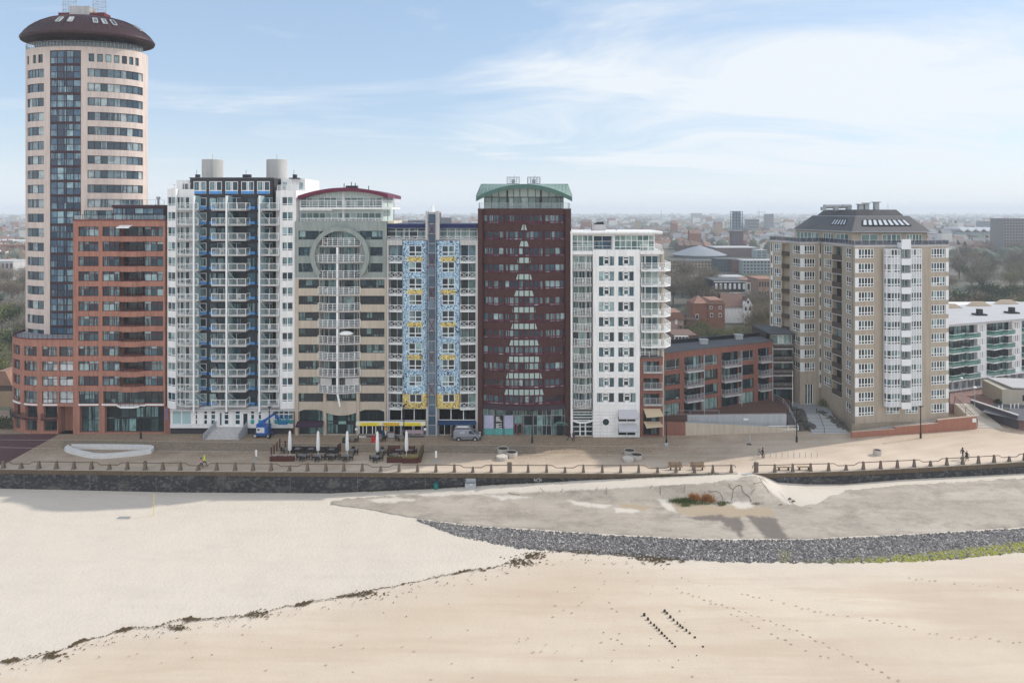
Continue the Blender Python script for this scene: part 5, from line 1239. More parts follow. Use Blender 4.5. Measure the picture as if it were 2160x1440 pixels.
# ------------------------------------------------------------------ 7 white tiled block with bowed balconies
def whiteblock():
	Y0 = 116.7; X = lambda x: XA(x, Y0); Z = lambda y: ZA(y, Y0)
	b = Bld('white_tiled_block', 'white tiled apartment block with bowed white balconies either side of a flat centre', 1290, Y0)
	P = flat(1251, 1349.5, Y0 - .35); zt = Z(526.5); rows = [540.6 + 32 * i for i in range(10)]
	zc = lambda y: ZA(y, Y0 - .35)
	for i, y in enumerate(rows):
		for k, (x0, x1) in enumerate(((1263, 1296), (1304, 1337.6))):
			if i == 9: x0, x1 = (1259, 1296) if k == 0 else (1304, 1341.6)
			b.win(P, x0, y, x1, y + 20.4, [0, .33, .66, 1], [0, 1], M_whitem, G_cool, d=.28, bar=.07)
			m = MB(); w = x1 - x0; yy = Y0 - .35 + .16
			xa, xb = XA(x0 + w * .33, yy), XA(x0 + w * .66, yy)
			for zz in (zc(y + 1), zc(y + 6.3), zc(y + 19.8), zc(y + 17)): m.box(xa - .06, yy - .05, zz - .09, xb + .06, yy, zz + .09)
			m.box(xa - .1, yy - .05, zc(y + 20), xa + .09, yy, zc(y + .5)); m.box(xb - .09, yy - .05, zc(y + 20), xb + .1, yy, zc(y + .5)); b.part(m, 'window_casing', M_whitem)
			m = MB(); m.box(XA(x0 - .3, Y0), Y0 - .42, zc(y + 24), XA(x1 + .3, Y0), Y0 - .345, zc(y + 20.7)); b.part(m, 'sill', M_whitem)
	b.win(P, 1304, 878, 1341, 889.5, 2, 1, M_whitem, G_dark, d=.2); b.win(P, 1304, 904, 1341, 918.5, 2, 1, M_whitem, G_shop, d=.2)
	m = MB()
	mb = MB(); b.wall(P, 0, P.len, 0, zt, None, mb=mb, build=False); b.core(mb, P, 0, P.len, 0, zt, 13, .4)
	tile = pave_mat('white_tile', (.70, .70, .70), (.74, .74, .74), (.78, .78, .78), 3)
	b.part(mb, 'wall', M_white)
	c = (X(1277.2), Z(888)); m = MB(); n = 24
	m.slabxz([(c[0] + .70 * math.cos(6.283 * k / n), c[1] + .70 * math.sin(6.283 * k / n)) for k in range(n)], Y0 - .45, Y0 - .33); o = b.part(m, 'round_window', M_whitem)
	m = MB(); m.slabxz([(c[0] + .55 * math.cos(6.283 * k / n), c[1] + .55 * math.sin(6.283 * k / n)) for k in range(n)], Y0 - .47, Y0 - .44); m.build('pane', G_dark, o)
	m = MB()
	for k in range(1, 9): m.box(XA(1251, Y0), Y0 - .36, Z(860 + k * 7) - .02, XA(1296, Y0), Y0 - .345, Z(860 + k * 7) + .02)
	b.part(m, 'tile_joint', M_lgrey)
	for y0, y1 in ((862, 876), (891, 903)):
		m = MB(); aw = mat('grey_awning', (.45, .45, .48), .7, .06, 2); x0, x1 = X(1304), X(1342)
		m.face([(x0, Y0 - .4, Z(y0)), (x1, Y0 - .4, Z(y0)), (x1 + .15, Y0 - 1.5, Z(y1)), (x0 - .1, Y0 - 1.5, Z(y1))]); m.face([(x0 - .1, Y0 - 1.5, Z(y1)), (x1 + .15, Y0 - 1.5, Z(y1)), (x1 + .15, Y0 - 1.5, Z(y1) - .2), (x0 - .1, Y0 - 1.5, Z(y1) - .2)]); b.part(m, 'awning', aw)
	# balcony bays
	PL = flat(1206, 1251, Y0 + .9); PR = flat(1349.5, 1391, Y0 + .9)
	for i, y in enumerate(rows):
		b.win(PL, 1207.5, y - 1, 1250, y + 27, [0, .32, .64, .70, .88, 1], 1, M_whitem, G_green if i % 2 == 0 else G_cool, d=.2, bar=.1, name='balcony_door')
		if i < 7: b.win(PR, 1350.5, y - 1, 1390.5, y + 27, [0, .10, .24, .28, .62, .94, 1], 1, M_whitem, G_green if i % 2 else G_cool, d=.2, bar=.1, name='balcony_door')
		pts = arc(X(1205.8), X(1251), Y0 + .2, 1.05, 8); z = Z(y + 27.5); CLUT.append((X(1225 + (i * 7) % 18), Y0 - .1, z, 'left bowed balconies of the white tiled block'))
		if i < 6: CLUT.append((X(1362 + (i * 11) % 24), Y0 - .1, Z(y + 28.3), 'right balconies of the white tiled block'))
		b.balcony(pts, z, 1.2, None, M_lgrey, M_whitem, 'bars', None, back=Y0 + .95, th=.2, nbar=5, post=1.1, w=.06)
		if i < 6:
			pts = [(X(1350), Y0 + .1), (X(1352), Y0 - .55), (X(1372), Y0 - .85), (X(1402), Y0 - .65), (X(1417), Y0 + .9), (X(1417), Y0 + 6)]
			b.balcony(pts, Z(y + 28.3), 1.2, None, M_white, M_whitem, 'bars', G_rail, back=Y0 + 6, th=.25, nbar=5, post=1.1, w=.06)
	mb = MB()
	for Pq in (PL, PR): b.wall(Pq, 0, Pq.len, 0 if Pq is PL else 10, Z(527), None, mb=mb, build=False); b.core(mb, Pq, 0, Pq.len, 0 if Pq is PL else 10, Z(527), 12, .3)
	b.part(mb, 'bay_wall', M_white)
	m = MB(); m.box(X(1203.5), Y0 - .45, 0, X(1207), Y0 + 3, Z(488)); b.part(m, 'end_pier', M_white)
	m = MB(); m.tube([(X(1398.3), Y0 + .35, 0), (X(1398.3), Y0 + .35, Z(527))], .27, 12); b.part(m, 'column', M_beige)
	m = MB(); m.box(X(1349.6), Y0 - .4, Z(536), X(1398), Y0 + 6, Z(530.5)); m.box(X(1207), Y0 - .25, Z(536.5), X(1250.9), Y0 + 1, Z(530)); b.part(m, 'terrace', M_white)
	m = MB(); railing(m, [(X(1350), Y0 - .3), (X(1389), Y0 + .2)], Z(751), .8, 'bars', 3, 1.6, .06); b.part(m, 'railing', M_whitem)
	# penthouse
	Yp = Y0 + .8; Pp = flat(1206, 1381, Yp); zp = lambda y: ZA(y, Yp)
	b.win(Pp, 1207, 496, 1251, 529, 4, [0, .25, .6, 1], M_whitem, G_green, d=.1, bar=.1); b.win(Pp, 1252.5, 498, 1292, 527, 2, [0, .25, .6, 1], M_whitem, G_blue, d=1.4, bar=.08); b.win(Pp, 1296, 496, 1380, 529, 7, [0, .25, .65, 1], M_whitem, G_green, d=.1, bar=.1)
	m = MB(); b.wall(Pp, 0, Pp.len, Z(531), zp(494), None, mb=m, build=False); m.box(XA(1206.3, Yp), Yp + 1.5, Z(531), XA(1380.8, Yp), Yp + 9, zp(494)); b.part(m, 'penthouse_wall', M_white)
	m = MB(); railing(m, [(X(1207), Y0 + .3), (X(1250.8), Y0 + .3)], Z(530), 1.05, 'bars', 3, 1.4, .06); railing(m, [(X(1349.8), Y0 - .3), (X(1396), Y0 - .3), (X(1396.5), Y0 + 6)], Z(530.5), 1.15, 'bars', 4, 1.1, .06); b.part(m, 'railing', M_whitem)
	m = MB(); Yr = Y0 - .1; m.box(XA(1203, Yr), Yr, ZA(494, Yr), XA(1397, Yr), Yr + 10.5, ZA(488, Yr)); m.tube([(XA(1206, Yr), Yr + .05, ZA(491, Yr)), (XA(1397, Yr), Yr + .05, ZA(491, Yr))], .28, 10); b.part(m, 'roof_slab', M_white)
	m = MB(); c = AT(1262, 480, 121); m.box(c.x - 1.15, 120.3, c.z - 1.2, c.x + 1.15, 122, c.z + .55); o = b.part(m, 'chimney', M_lgrey)
	m = MB()
	m.slabxz([(c.x - .9, c.z + .55), (c.x - .05, c.z + .55), (c.x - .05, c.z + 1)], 120.4, 121.9); m.slabxz([(c.x + .1, c.z + .55), (c.x + .95, c.z + .55), (c.x + .8, c.z + 1.05), (c.x + .1, c.z + .95)], 120.4, 121.9); m.build('cowl', M_dkfr, o)
	for x in (1276.5, 1300):
		m = MB(); c = AT(x, 484, 121); m.tube([(c.x, 121, c.z - .6), (c.x, 121, c.z + .15)], .12, 6); m.lathe((c.x, 121, c.z + .1), [(.25, 0), (.28, .15), (.05, .3)], 8); b.part(m, 'roof_vent', M_greym)
	# entrance under a swung canopy
	Ye = Y0 + .3; E = flat(1207.2, 1250.8, Ye)
	b.win(E, 1207.5, 862, 1250.5, 886, 1, [0, .25, .5, .75, 1], M_whitem, G_dark, d=.05, bar=.12, hole=False)
	b.win(E, 1207.5, 888, 1250.5, 919, [0, .36, .39, .62, .65, 1], [0, .32, .64, 1], M_whitem, G_dark, d=.05, bar=.12, hole=False, name='entrance_door')
	m = MB(); n = 8; m.slabxz([(lerp(X(1206.8), X(1251), k / n), Z(886) - .42 * (1 - (2 * k / n - 1) ** 2)) for k in range(n + 1)] + [(lerp(X(1251), X(1206.8), k / n), Z(884) - .42 * (1 - (2 * k / n - 1) ** 2)) for k in range(n + 1)], Y0 - .5, Y0 + .25); b.part(m, 'canopy', M_whitem)
whiteblock()
# ------------------------------------------------------------------ 8 low red brick terrace block and its raised court
def lowred():
	Y0 = 116.6; X = lambda x: XA(x, Y0); Z = lambda y: ZA(y, Y0)
	b = Bld('low_red_brick_block', 'low four storey red brick block with an angled wing and steel balconies', 1500, 122)
	Q = flat(1350, 1398, Y0); zt = Z(752)
	for i, y in enumerate((762, 797.5, 830)):
		b.win(Q, 1357, y, 1391, y + 25, [0, .3, .5, .72, 1], 1, M_dkfr, G_dark, d=.9, name='loggia_glazing')
		b.balcony([(X(1357), Y0 - .1), (X(1358), Y0 - .5), (X(1396), Y0 - .5), (X(1396), Y0 - .1)], Z(y + 21), 1.05, None, M_lgrey, M_greym, 'bars', None, back=Y0 - .05, th=.25, nbar=6, post=1, w=.06)
	b.win(Q, 1357, 864, 1391, 891, [0, .5, 1], [0, .45, .65, 1], M_dkfr, G_shop, d=.3, name='shop_window'); b.win(Q, 1357, 893, 1391, 918, [0, .3, .55, .7, .85, 1], 1, M_dkfr, G_shop, d=.8, name='shop_window')
	mb = MB(); b.wall(Q, 0, Q.len, 0, zt, None, mb=mb, build=False); b.core(mb, Q, 0, Q.len, 0, zt, 9, 1.0)
	PW = Path([(XA(1398, 120.3), 120.3), (XA(1631, 131.7), 131.7)]); zr = [(10.34, 12.18), (7.62, 9.5), (4.98, 6.85), (2.25, 4.35)]
	cols = [(1401, 1434, 0), (1443, 1478, 1), (1480.5, 1514, 0), (1522, 1557, 1), (1559, 1590, 0), (1599, 1622, 1)]
	for x0, x1, bal in cols:
		for k, (z0, z1) in enumerate(zr):
			if bal: b.win(PW, x0, 0, x1, 0, [0, .3, .6, .8, 1], 1, M_dkfr, G_dark, d=.35, zz=(z0 - .3 if k < 3 else z0, z1 + .1), name='balcony_door')
			else: b.win(PW, x0, 0, x1, 0, [0, .14, .75, 1] if k < 3 else 2, [0, .2, 1] if k < 3 else 1, M_greym if k == 0 else M_dkfr, G_dark if k < 3 else G_green, d=.25, zz=(z0, z1))
			if bal and k < 3:
				qa, qb = PW.q(x0), PW.q(x1); pts = [PW.pos(qa, .05), PW.pos(qa, .95), PW.pos(qb, .95), PW.pos(qb, .05)]; pts = [(p.x, p.y) for p in pts]; z = z0 - .45
				m = MB(); m.prism(pts, z - .28, z); o = b.part(m, 'balcony', M_lgrey); r = MB(); railing(r, pts, z, 1.1, 'bars', 7, .8, .06); r.build('railing', M_greym, o)
		if bal:
			m = MB(); p = PW.pos(PW.q(x1) + .05, .9); m.beam((p.x, p.y, 2.1), (p.x, p.y, 12.6), .12); b.part(m, 'steel_post', M_greym)
	b.wall(PW, 0, PW.len, 1.5, 13.4, None, mb=mb, build=False)
	a, c = PW.pos(0), PW.pos(PW.len); mb.prism([(*PW.pos(0, -.5),), (*PW.pos(PW.len, -.5),), (c.x + 1, c.y + 5), (XA(1602, 136), 136), (a.x + 1, 125.5)], 1.5, 13.35)
	b.part(mb, 'wall', M_brick2)
	m = MB(); m.prism([(*PW.pos(0, .12),), (*PW.pos(PW.len, .12),), (c.x + 1, c.y + 5), (XA(1602, 136), 136), (a.x - 4, 125), (X(1350.2), 125), (X(1350.2), Y0 - .1), (X(1398.2), Y0 - .1)], 13.4, 13.62); b.part(m, 'roof', M_roof)
	m = MB(); m.prism([(XA(1602, 136), 136), (XA(1602, 136), 136.4), (a.x - 4, 125.6), (a.x - 4, 125.2)], 13.5, 14.3); b.part(m, 'parapet', M_black)
	for x, y in ((1484, 722), (1558, 712)):
		p = UP(x, y, 13.9); m = MB(); m.box(p.x - .7, p.y - .5, 13.6, p.x + .7, p.y + .5, 14.4); m.box(p.x - .8, p.y - .6, 14.4, p.x + .8, p.y + .6, 14.55); b.part(m, 'roof_vent', M_greym)
	for y0, y1, dx in ((861, 876, .3), (888, 898, .3)):
		m = MB(); m.face([(X(1357), Y0 - .1, Z(y0)), (X(1392), Y0 - .1, Z(y0)), (X(1397), Y0 - 1.3, Z(y1 - 3)), (X(1361), Y0 - 1.3, Z(y1))]); b.part(m, 'sand_awning', mat('sand_awning', (.48, .38, .26), .8, .08, 2))
	# white cloth thrown over a balcony rail
	return b
lowred()
# ------------------------------------------------------------------ 9 link with loggias
def link():
	Y0 = 132.5; M_brick2 = M_dbrick; b = Bld('link_building', 'narrow brick link with stacked loggias beside the tan tower', 1648, Y0)
	P = flat(1622, 1672, Y0); Z = lambda y: ZA(y, Y0)
	for y0, y1 in ((706, 725), (735, 753), (763, 780.5), (792, 808), (820, 846)): b.win(P, 1626, y0, 1670, y1, [0, .35, .6, 1], 1, M_dkfr if y0 > 710 else M_whitem, G_green if y0 < 710 else G_dark, d=1.2 if y0 > 710 else .2, name='loggia_glazing')
	mb = MB(); b.wall(P, 0, P.len, 1, Z(703), None, mb=mb, build=False); b.core(mb, P, 0, P.len, 1, Z(703), 8, 1.3); b.part(mb, 'wall', M_brick2)
	m = MB(); m.box(XA(1619, Y0), Y0 - .6, Z(703), XA(1674, Y0), Y0 + 8, Z(700)); b.part(m, 'roof', M_roof)
	for y in (736, 764, 792, 819):
		m = MB(); m.box(XA(1624, Y0), Y0 - .5, Z(y), XA(1672, Y0), Y0 - .02, Z(y - 1.6)); o = b.part(m, 'balcony_edge', M_lgrey)
		m = MB(); railing(m, [(XA(1624, Y0), Y0 - .4), (XA(1671, Y0), Y0 - .4)], Z(y - 8), .35, 'rail', 2, 1.4, .05); m.build('railing', M_greym, o)
link()
# ------------------------------------------------------------------ 10 tan brick tower
def tantower():
	b = Bld('tan_brick_tower', 'tan brick apartment tower with a hipped slate roof and white window bays', 1800, 122)
	zr = [(31.9 - 2.49 * i - 1.63, 31.9 - 2.49 * i) for i in range(12)]
	fac = lambda xa, ya, xb, yb: Path([(XA(xa, ya), ya), (XA(xb, yb), yb)])
	pts = [(1623.5, 138.5), (1665.7, 134.5), (1666, 133.2), (1687.6, 129), (1727, 129.8), (1732.5, 130.2), (1778, 122.6), (1803, 117), (1863, 118), (1945, 118.4), (2001, 119.6)]
	pts = [(x, y + 1.5) for x, y in pts]
	FA = [fac(*p, *q) for p, q in zip(pts, pts[1:])]
	A, _, B1, B2, C, D, E1, E2, FG, H = FA
	WC = [0, .33, .66, 1]; V = [0, .3, 1]
	fine = [0, .26, .5, .74, 1]
	for i, zz in enumerate(zr):
		if i < 10:
			b.win(A, 1633.5, 0, 1647, 0, WC, V, M_whitem, G_cool, d=.15, zz=zz, bar=.1)
			b.win(A, 1649.5, 0, 1665, 0, 2, 1, M_dkfr, G_dark, d=.9, zz=(zz[0] - .5, zz[1] + .05), name='balcony_door')
			b.win(B1, 1672, 0, 1686.5, 0, WC, V, M_whitem, G_dark, d=.15, zz=zz, bar=.12)
			b.win(B2, 1697, 0, 1719, 0, fine, V, M_whitem, G_dark, d=.15, zz=zz, bar=.12)
			m = MB(); m.strip(B2, .03, B2.q(1696.5), zz[0] - .05, zz[1] + .05, .01, .06); b.part(m, 'white_panel', M_cur)
			qa, qb = A.q(1649.2), A.q(1665.5); m = MB(); m.strip(A, qa, qb, zz[0] - .75, zz[0] + .1, -.08, .12); b.part(m, 'balcony_front', M_dbrick)
		if i < 11:
			b.win(D, 1738.3, 0, 1753, 0, fine if i % 2 else WC, V, M_whitem, G_cool, d=.15, zz=zz, bar=.1)
			b.win(D, 1757, 0, 1775.5, 0, 2, 1, M_dkfr, G_dark, d=.9, zz=(zz[0] - .5, zz[1] + .05), name='balcony_door')
			qa, qb = D.q(1756.5), D.q(1775.8); m = MB(); m.strip(D, qa, qb, zz[0] - .8, zz[0] + .12, -.08, .14); o = b.part(m, 'balcony_front', M_dbrick)
			m = MB(); m.strip(D, qa, qb, zz[0] - .95, zz[0] - .81, -.1, .2); m.build('balcony_edge', M_lgrey, o)
		b.win(E1, 1784.5, 0, 1799.5, 0, WC, V, M_whitem, G_dark, d=.15, zz=zz, bar=.12)
		b.win(E2, 1811, 0, 1843.5, 0, [0, .2, .4, .6, .8, 1], V, M_whitem, G_dark, d=.15, zz=zz, bar=.12)
		m = MB(); m.strip(E2, .03, E2.q(1810.5), zz[0] - .05, zz[1] + .05, .01, .06); b.part(m, 'white_panel', M_cur)
		b.win(H, 1964.5, 0, 1994, 0, [0, .2, .4, .6, .8, 1], V, M_whitem, G_cool, d=.15, zz=zz, bar=.12)
		m = MB(); m.strip(H, H.q(1994.5), H.len - .03, zz[0] - .05, zz[1] + .05, .01, .06); b.part(m, 'white_panel', M_cur)
	for x0, x1 in ((1870, 1898), (1910, 1937)): b.win(FG, x0, 0, x1, 0, 4, V, M_whitem, G_cool, d=.15, zz=(3.0, 4.4), bar=.12)
	b.win(B2, 1699, 0, 1716, 0, 3, 1, M_whitem, G_dark, d=.3, zz=(1.4, 5.4), name='entrance_door', bar=.14)
	mb = MB()
	for P in FA: b.wall(P, 0, P.len, .0, 32.5, None, mb=mb, build=False)
	cor = [(P.pos(.0, -.95) if k == 0 else P.pos(.1, -.95)) for k, P in enumerate(FA)] + [FA[-1].pos(FA[-1].len, -.95)]
	xr, xl = XA(2001, 121.1), XA(1623.5, 140)
	mb.prism([(p.x, p.y) for p in cor] + [(xr, 150), (xl + 9, 158)], 0, 32.4)
	for p, q in (((xr, 121.1), (xr, 150)), ((xl, 140), (xl + 9, 158))): mb.face([(*p, 0), (*q, 0), (*q, 32.5), (*p, 32.5)])
	b.part(mb, 'wall', M_tan)
	for P, x0, x1 in ((A, 1626, 1630), (C, 1727.4, 1732.2)):
		for i in range(11):
			z1 = 31.9 - 2.49 * i; m = MB(); m.strip(P, P.q(x0), P.q(x1), z1 - 2.46, z1 - 1.6, .0, .06); m.strip(P, P.q(x0), P.q(x0 + .8), z1 - 1.6, z1, .0, .06); m.strip(P, P.q(x1 - .8), P.q(x1), z1 - 1.6, z1, .0, .06); o = b.part(m, 'white_strip', M_cur)
			m = MB(); m.sheet(P, P.q(x0 + .8), P.q(x1 - .8), z1 - 1.6, z1, .03); m.build('pane', G_dark, o)
	# white glazed bays
	for pl_, n0 in (([(1863.5, 117.9), (1866, 117.1), (1876, 116.6), (1899.3, 116.9)], 6), ([(1921, 117.2), (1944.6, 117.6)], 4)):
		pl_ = [(x, y + 1.5) for x, y in pl_]; P = Path([(XA(x, y), y) for x, y in pl_]); cf = [0, .10, .32, .52, .68, .84, 1] if n0 == 6 else [0, .25, .5, .75, 1]
		m = MB(); m.strip(P, 0, P.len, 4.55, 31.9, -1.2, -.12); b.part(m, 'bay', M_bay)
		for i, zz in enumerate(zr[:11]): b.win(P, pl_[0][0], 0, pl_[-1][0], 0, cf, [0, .3, 1], M_whitem, G_cool if i > 1 else G_light, d=.1, zz=zz, bar=.15, hole=False, name='bay_window')
		m = MB()
		for i in range(11): m.strip(P, 0, P.len, 31.9 - 2.49 * i - 2.46, 31.9 - 2.49 * i - 1.66, -.1, .02)
		b.part(m, 'spandrel', M_bay); m = MB()
		for c in cf: q = min(max(P.len * c, .08), P.len - .08); m.strip(P, q - .06, q + .06, 4.55, 31.9, .025, .06)
		b.part(m, 'bay_mullion', M_cur)
	Pb = fac(1900, 119.5, 1920.5, 119.7)
	for i, zz in enumerate([(33.4 - .0, 0)] + zr[:11]):
		z = 33.0 if i == 0 else zz[0] - .0; x0, x1 = XA(1900.5, 118.4), XA(1920.3, 118.4)
		m = MB(); m.box(x0, 118.25, z - 1.15, x1, 119.7, z - 1.0); m.box(x0, 118.2, z - 1.15, x1, 118.35, z - .02 + (.6 if i == 0 else 0)); m.box(x0, 118.36, z - 1.15, x0 + .1, 119.7, z); m.box(x1 - .1, 118.36, z - 1.15, x1, 119.7, z + (.6 if i == 0 else 0)); b.part(m, 'white_balcony', M_cur)
		if i: b.win(Pb, 1901, 0, 1920, 0, 3, 1, M_whitem, G_green, d=.0, zz=(zz[0], zz[1] + .1), bar=.07, hole=False, name='balcony_glazing')
	# roof terrace rail, penthouse, hipped slate roof
	m = MB(); allp = [(XA(x, y), y) for x, y in pts]; top = allp; railing(m, top, 32.5, .95, 'rail', 3, 1.5, .06); o = b.part(m, 'railing', M_greym)
	g = MB()
	for p, q in zip(top, top[1:]): g.face([(*p, 32.45), (*q, 32.45), (*q, 33.3), (*p, 33.3)])
	g.build('glass_panel', clear('dark_rail_glass', (.05, .06, .09), .85), o)
	m = MB(); m.strip(Path(allp), 0, Path(allp).len, 32.2, 32.52, -.3, .1); b.part(m, 'coping', M_lgrey)
	E = [(XA(1672.7, 139), 139), (XA(1797, 121.5), 121.5), (XA(1964, 120.5), 120.5), (XA(1964, 120.5) + 2, 141), (XA(1672.7, 139) + 9, 156)]
	E = [(x * (y + 1.5) / y, y + 1.5) for x, y in E]
	U = [(XA(1713.5, 140.5), 140.5), (XA(1805, 126.5), 126.5), (XA(1918.5, 126.5), 126.5), (XA(1918.5, 126.5), 138), (XA(1713.5, 140.5) + 5, 149)]
	U = [(x * (y + 1.5) / y, y + 1.5) for x, y in U]
	PE = [Path([(lerp(E[k][0], 68, .045), lerp(E[k][1], 136, .045)), (lerp(E[k + 1][0], 68, .045), lerp(E[k + 1][1], 136, .045))]) for k in range(2)]
	for P, spans in ((PE[0], ((1680, 1727, 6), (1736, 1757, 4), (1763, 1789, 3))), (PE[1], ((1817, 1853, 2), (1861, 1901, 4), (1912, 1945, 5)))):
		for x0, x1, n in spans: b.win(P, x0, 0, x1, 0, n, 1, M_whitem, G_green, d=.15, zz=(32.7, 34.3), bar=.1, name='penthouse_window')
	mb = MB()
	for P in PE: b.wall(P, 0, P.len, 32.4, 34.8, None, mb=mb, build=False)
	mb.prism([(lerp(x, 68, .09), lerp(y, 136, .09)) for x, y in E], 32.4, 34.78); b.part(mb, 'penthouse_wall', M_tan)
	m = MB(); n = 5
	for k in range(n): m.face([(*E[k], 34.78), (*E[(k + 1) % n], 34.78), (*U[(k + 1) % n], 37.5), (*U[k], 37.5)])
	m.face([(*p, 37.5) for p in U]); m.face([(*p, 34.75) for p in E[::-1]])
	ro = b.part(m, 'roof', M_slate)
	m = MB(); m.line([(*p, 34.74) for p in E + E[:1]], .2, .16); m.line([(*p, 37.52) for p in U + U[:1]], .14, .14); m.build('gutter', M_greym, ro)
	m = MB(); T0 = [(lerp(x, 68, .10), lerp(y, 133.5, .10)) for x, y in U]; T1 = [(lerp(x, 68, .26), lerp(y, 133.5, .26)) for x, y in U]
	for k in range(n): m.face([(*T0[k], 37.5), (*T0[(k + 1) % n], 37.5), (*T1[(k + 1) % n], 38.75), (*T1[k], 38.75)])
	m.face([(*p, 38.75) for p in T1]); m.build('upper_roof', M_slate, ro)
	for k, cnt, t0, t1 in ((0, 5, .60, .86), (1, 9, .13, .84)):
		for j in range(cnt):
			def rp(u, v):
				a = Vector((*E[k], 34.78)).lerp(Vector((*E[k + 1], 34.78)), u); c = Vector((*U[k], 37.5)).lerp(Vector((*U[k + 1], 37.5)), u); return a.lerp(c, v)
			w = (t1 - t0) / cnt; u0, u1 = t0 + w * j + w * .1, t0 + w * (j + 1) - w * .1
			q = [rp(u0, .38), rp(u1, .38), rp(u1, .74), rp(u0, .74)]; nr = (q[1] - q[0]).cross(q[3] - q[0]).normalized(); nr = nr if nr.z > 0 else -nr
			f = MB()
			for p, s in zip(q, q[1:] + q[:1]): f.beam(p + nr * .06, s + nr * .06, .16, .16)
			fo = f.build('skylight', M_dkfr, ro); g = MB(); g.face([p + nr * .1 for p in q]); g.build('pane', M_bay, fo)
	m = MB()
	for x0, x1, y in ((1738, 1775, 435.5), (1776, 1795, 435)):
		a, c = AT(x0, y, 134), AT(x1, y, 134); m.tube([(a.x, 134, a.z), (c.x, 134, a.z)], .42, 10)
	for x in (1737, 1763, 1790): a = AT(x, 441, 134); m.box(a.x - .4, 133.6, 38.6, a.x + .4, 134.4, a.z + .4)
	b.part(m, 'roof_duct', M_greym)
	for x, h in ((1815, 1.0), (1827, 1.2), (1848, 1.4)):
		a = AT(x, 446, 130); m = MB(); m.box(a.x - .4, 129.6, 38.6, a.x + .4, 130.4, 38.7 + h); m.box(a.x - .6, 129.4, 38.7 + h, a.x + .6, 130.6, 38.85 + h); b.part(m, 'roof_vent', M_greym)
	m = MB()
	for x in (1808, 1873): a = AT(x, 430, 130); m.beam((a.x, 130, 38.6), (a.x, 130, a.z), .05)
	b.part(m, 'antenna', M_greym)
tantower()
# ------------------------------------------------------------------ 11 long white low-rise with green glass balconies
def longwhite():
	b = Bld('long_white_block', 'long low white apartment block with green glass balconies and a flat grey roof', 2080, 142, 1.8)
	P = Path([(XA(1990, 138), 138), (XA(2330, 156), 156)]); zt = 15.4; zf0 = 4.3
	fl = [(zf0 + 2.75 * k + .35, zf0 + 2.75 * k + 2.45) for k in range(4)]
	for x0, x1 in ((1994, 2062), (2081, 2135), (2155, 2215)):
		for z0, z1 in fl: b.win(P, x0, 0, x1, 0, 8, 1, M_dkfr, G_dark, d=.9, zz=(z0 - .3, z1), bar=.1, name='balcony_door')
		for z0, z1 in fl:
			for k in range(2):
				qa, qb = lerp(P.q(x0), P.q(x1), k / 2 + .01), lerp(P.q(x0), P.q(x1), k / 2 + .49); z = z0 - .35
				p0, p1, p2, p3 = P.pos(qa, .0), P.pos(qa + .5, 1.2), P.pos(qb - .1, .8), P.pos(qb, .0); m = MB(); m.prism([(p.x, p.y) for p in (p0, p1, p2, p3)], z - .2, z); o = b.part(m, 'balcony', M_white)
				g = MB()
				for a, c in ((p0, p1), (p1, p2), (p2, p3)): g.face([(a.x, a.y, z), (c.x, c.y, z), (c.x, c.y, z + 1), (a.x, a.y, z + 1)])
				g.build('glass_panel', G_railg, o)
				r = MB(); r.line([(p.x, p.y, z + 1.02) for p in (p0, p1, p2, p3)], .07); r.build('handrail', M_whitem, o)
	for x0, x1 in ((2064, 2079), (2137, 2153)):
		for z0, z1 in fl: b.win(P, x0 + .5, 0, x1 - .5, 0, 4, 1, M_whitem, G_dark, d=.15, zz=(z0 + .35, z1), bar=.3)
	for k in range(14): b.win(P, 1996 + k * 15, 0, 2010 + k * 15, 0, 5, [0, .6, 1], M_greym, G_blue, d=.4, zz=(2.1, 4.0), name='shop_window', bar=.1)
	mb = MB(); b.wall(P, 0, P.len, 1.7, zt, None, mb=mb, build=False); b.core(mb, P, 0, P.len, 1.7, zt - .05, 17, 1.0); b.part(mb, 'wall', M_white)
	a, c = P.pos(0), P.pos(P.len); m = MB(); m.prism([(*P.pos(0, .9),), (*P.pos(P.len, .9),), (c.x - 8, c.y + 17), (a.x - 8, a.y + 17)], zt, zt + .25); ro = b.part(m, 'roof', M_lroof)
	for x, y in ((2066, 664), (2134, 660)):
		p = UP(x, y, zt + .3); m = MB(); m.box(p.x - 1.1, p.y - 1, zt + .2, p.x + 1.1, p.y + 1, zt + .6); m.box(p.x - .5, p.y - .4, zt + .6, p.x + .5, p.y + .4, zt + 1.6); m.build('roof_vent', M_dkfr, ro)
	m = MB()
	for k in range(5):
		q = P.len * (.06 + .19 * k); p = P.pos(q, -15.5)
		m.slabxz([(p.x - 3.2, zt + .2), (p.x + 3.2, zt + .2), (p.x + 1.3, zt + 1.3), (p.x - 1.3, zt + 1.3)], p.y, p.y + .6)
	m.build('roof_gable', mat('cream_gable', (.52, .43, .33), .8, .06, 1), ro)
	m = MB(); m.strip(P, 0, P.len, zf0 - .25, zf0 - .02, -.2, .9); b.part(m, 'white_band', M_white)
longwhite()
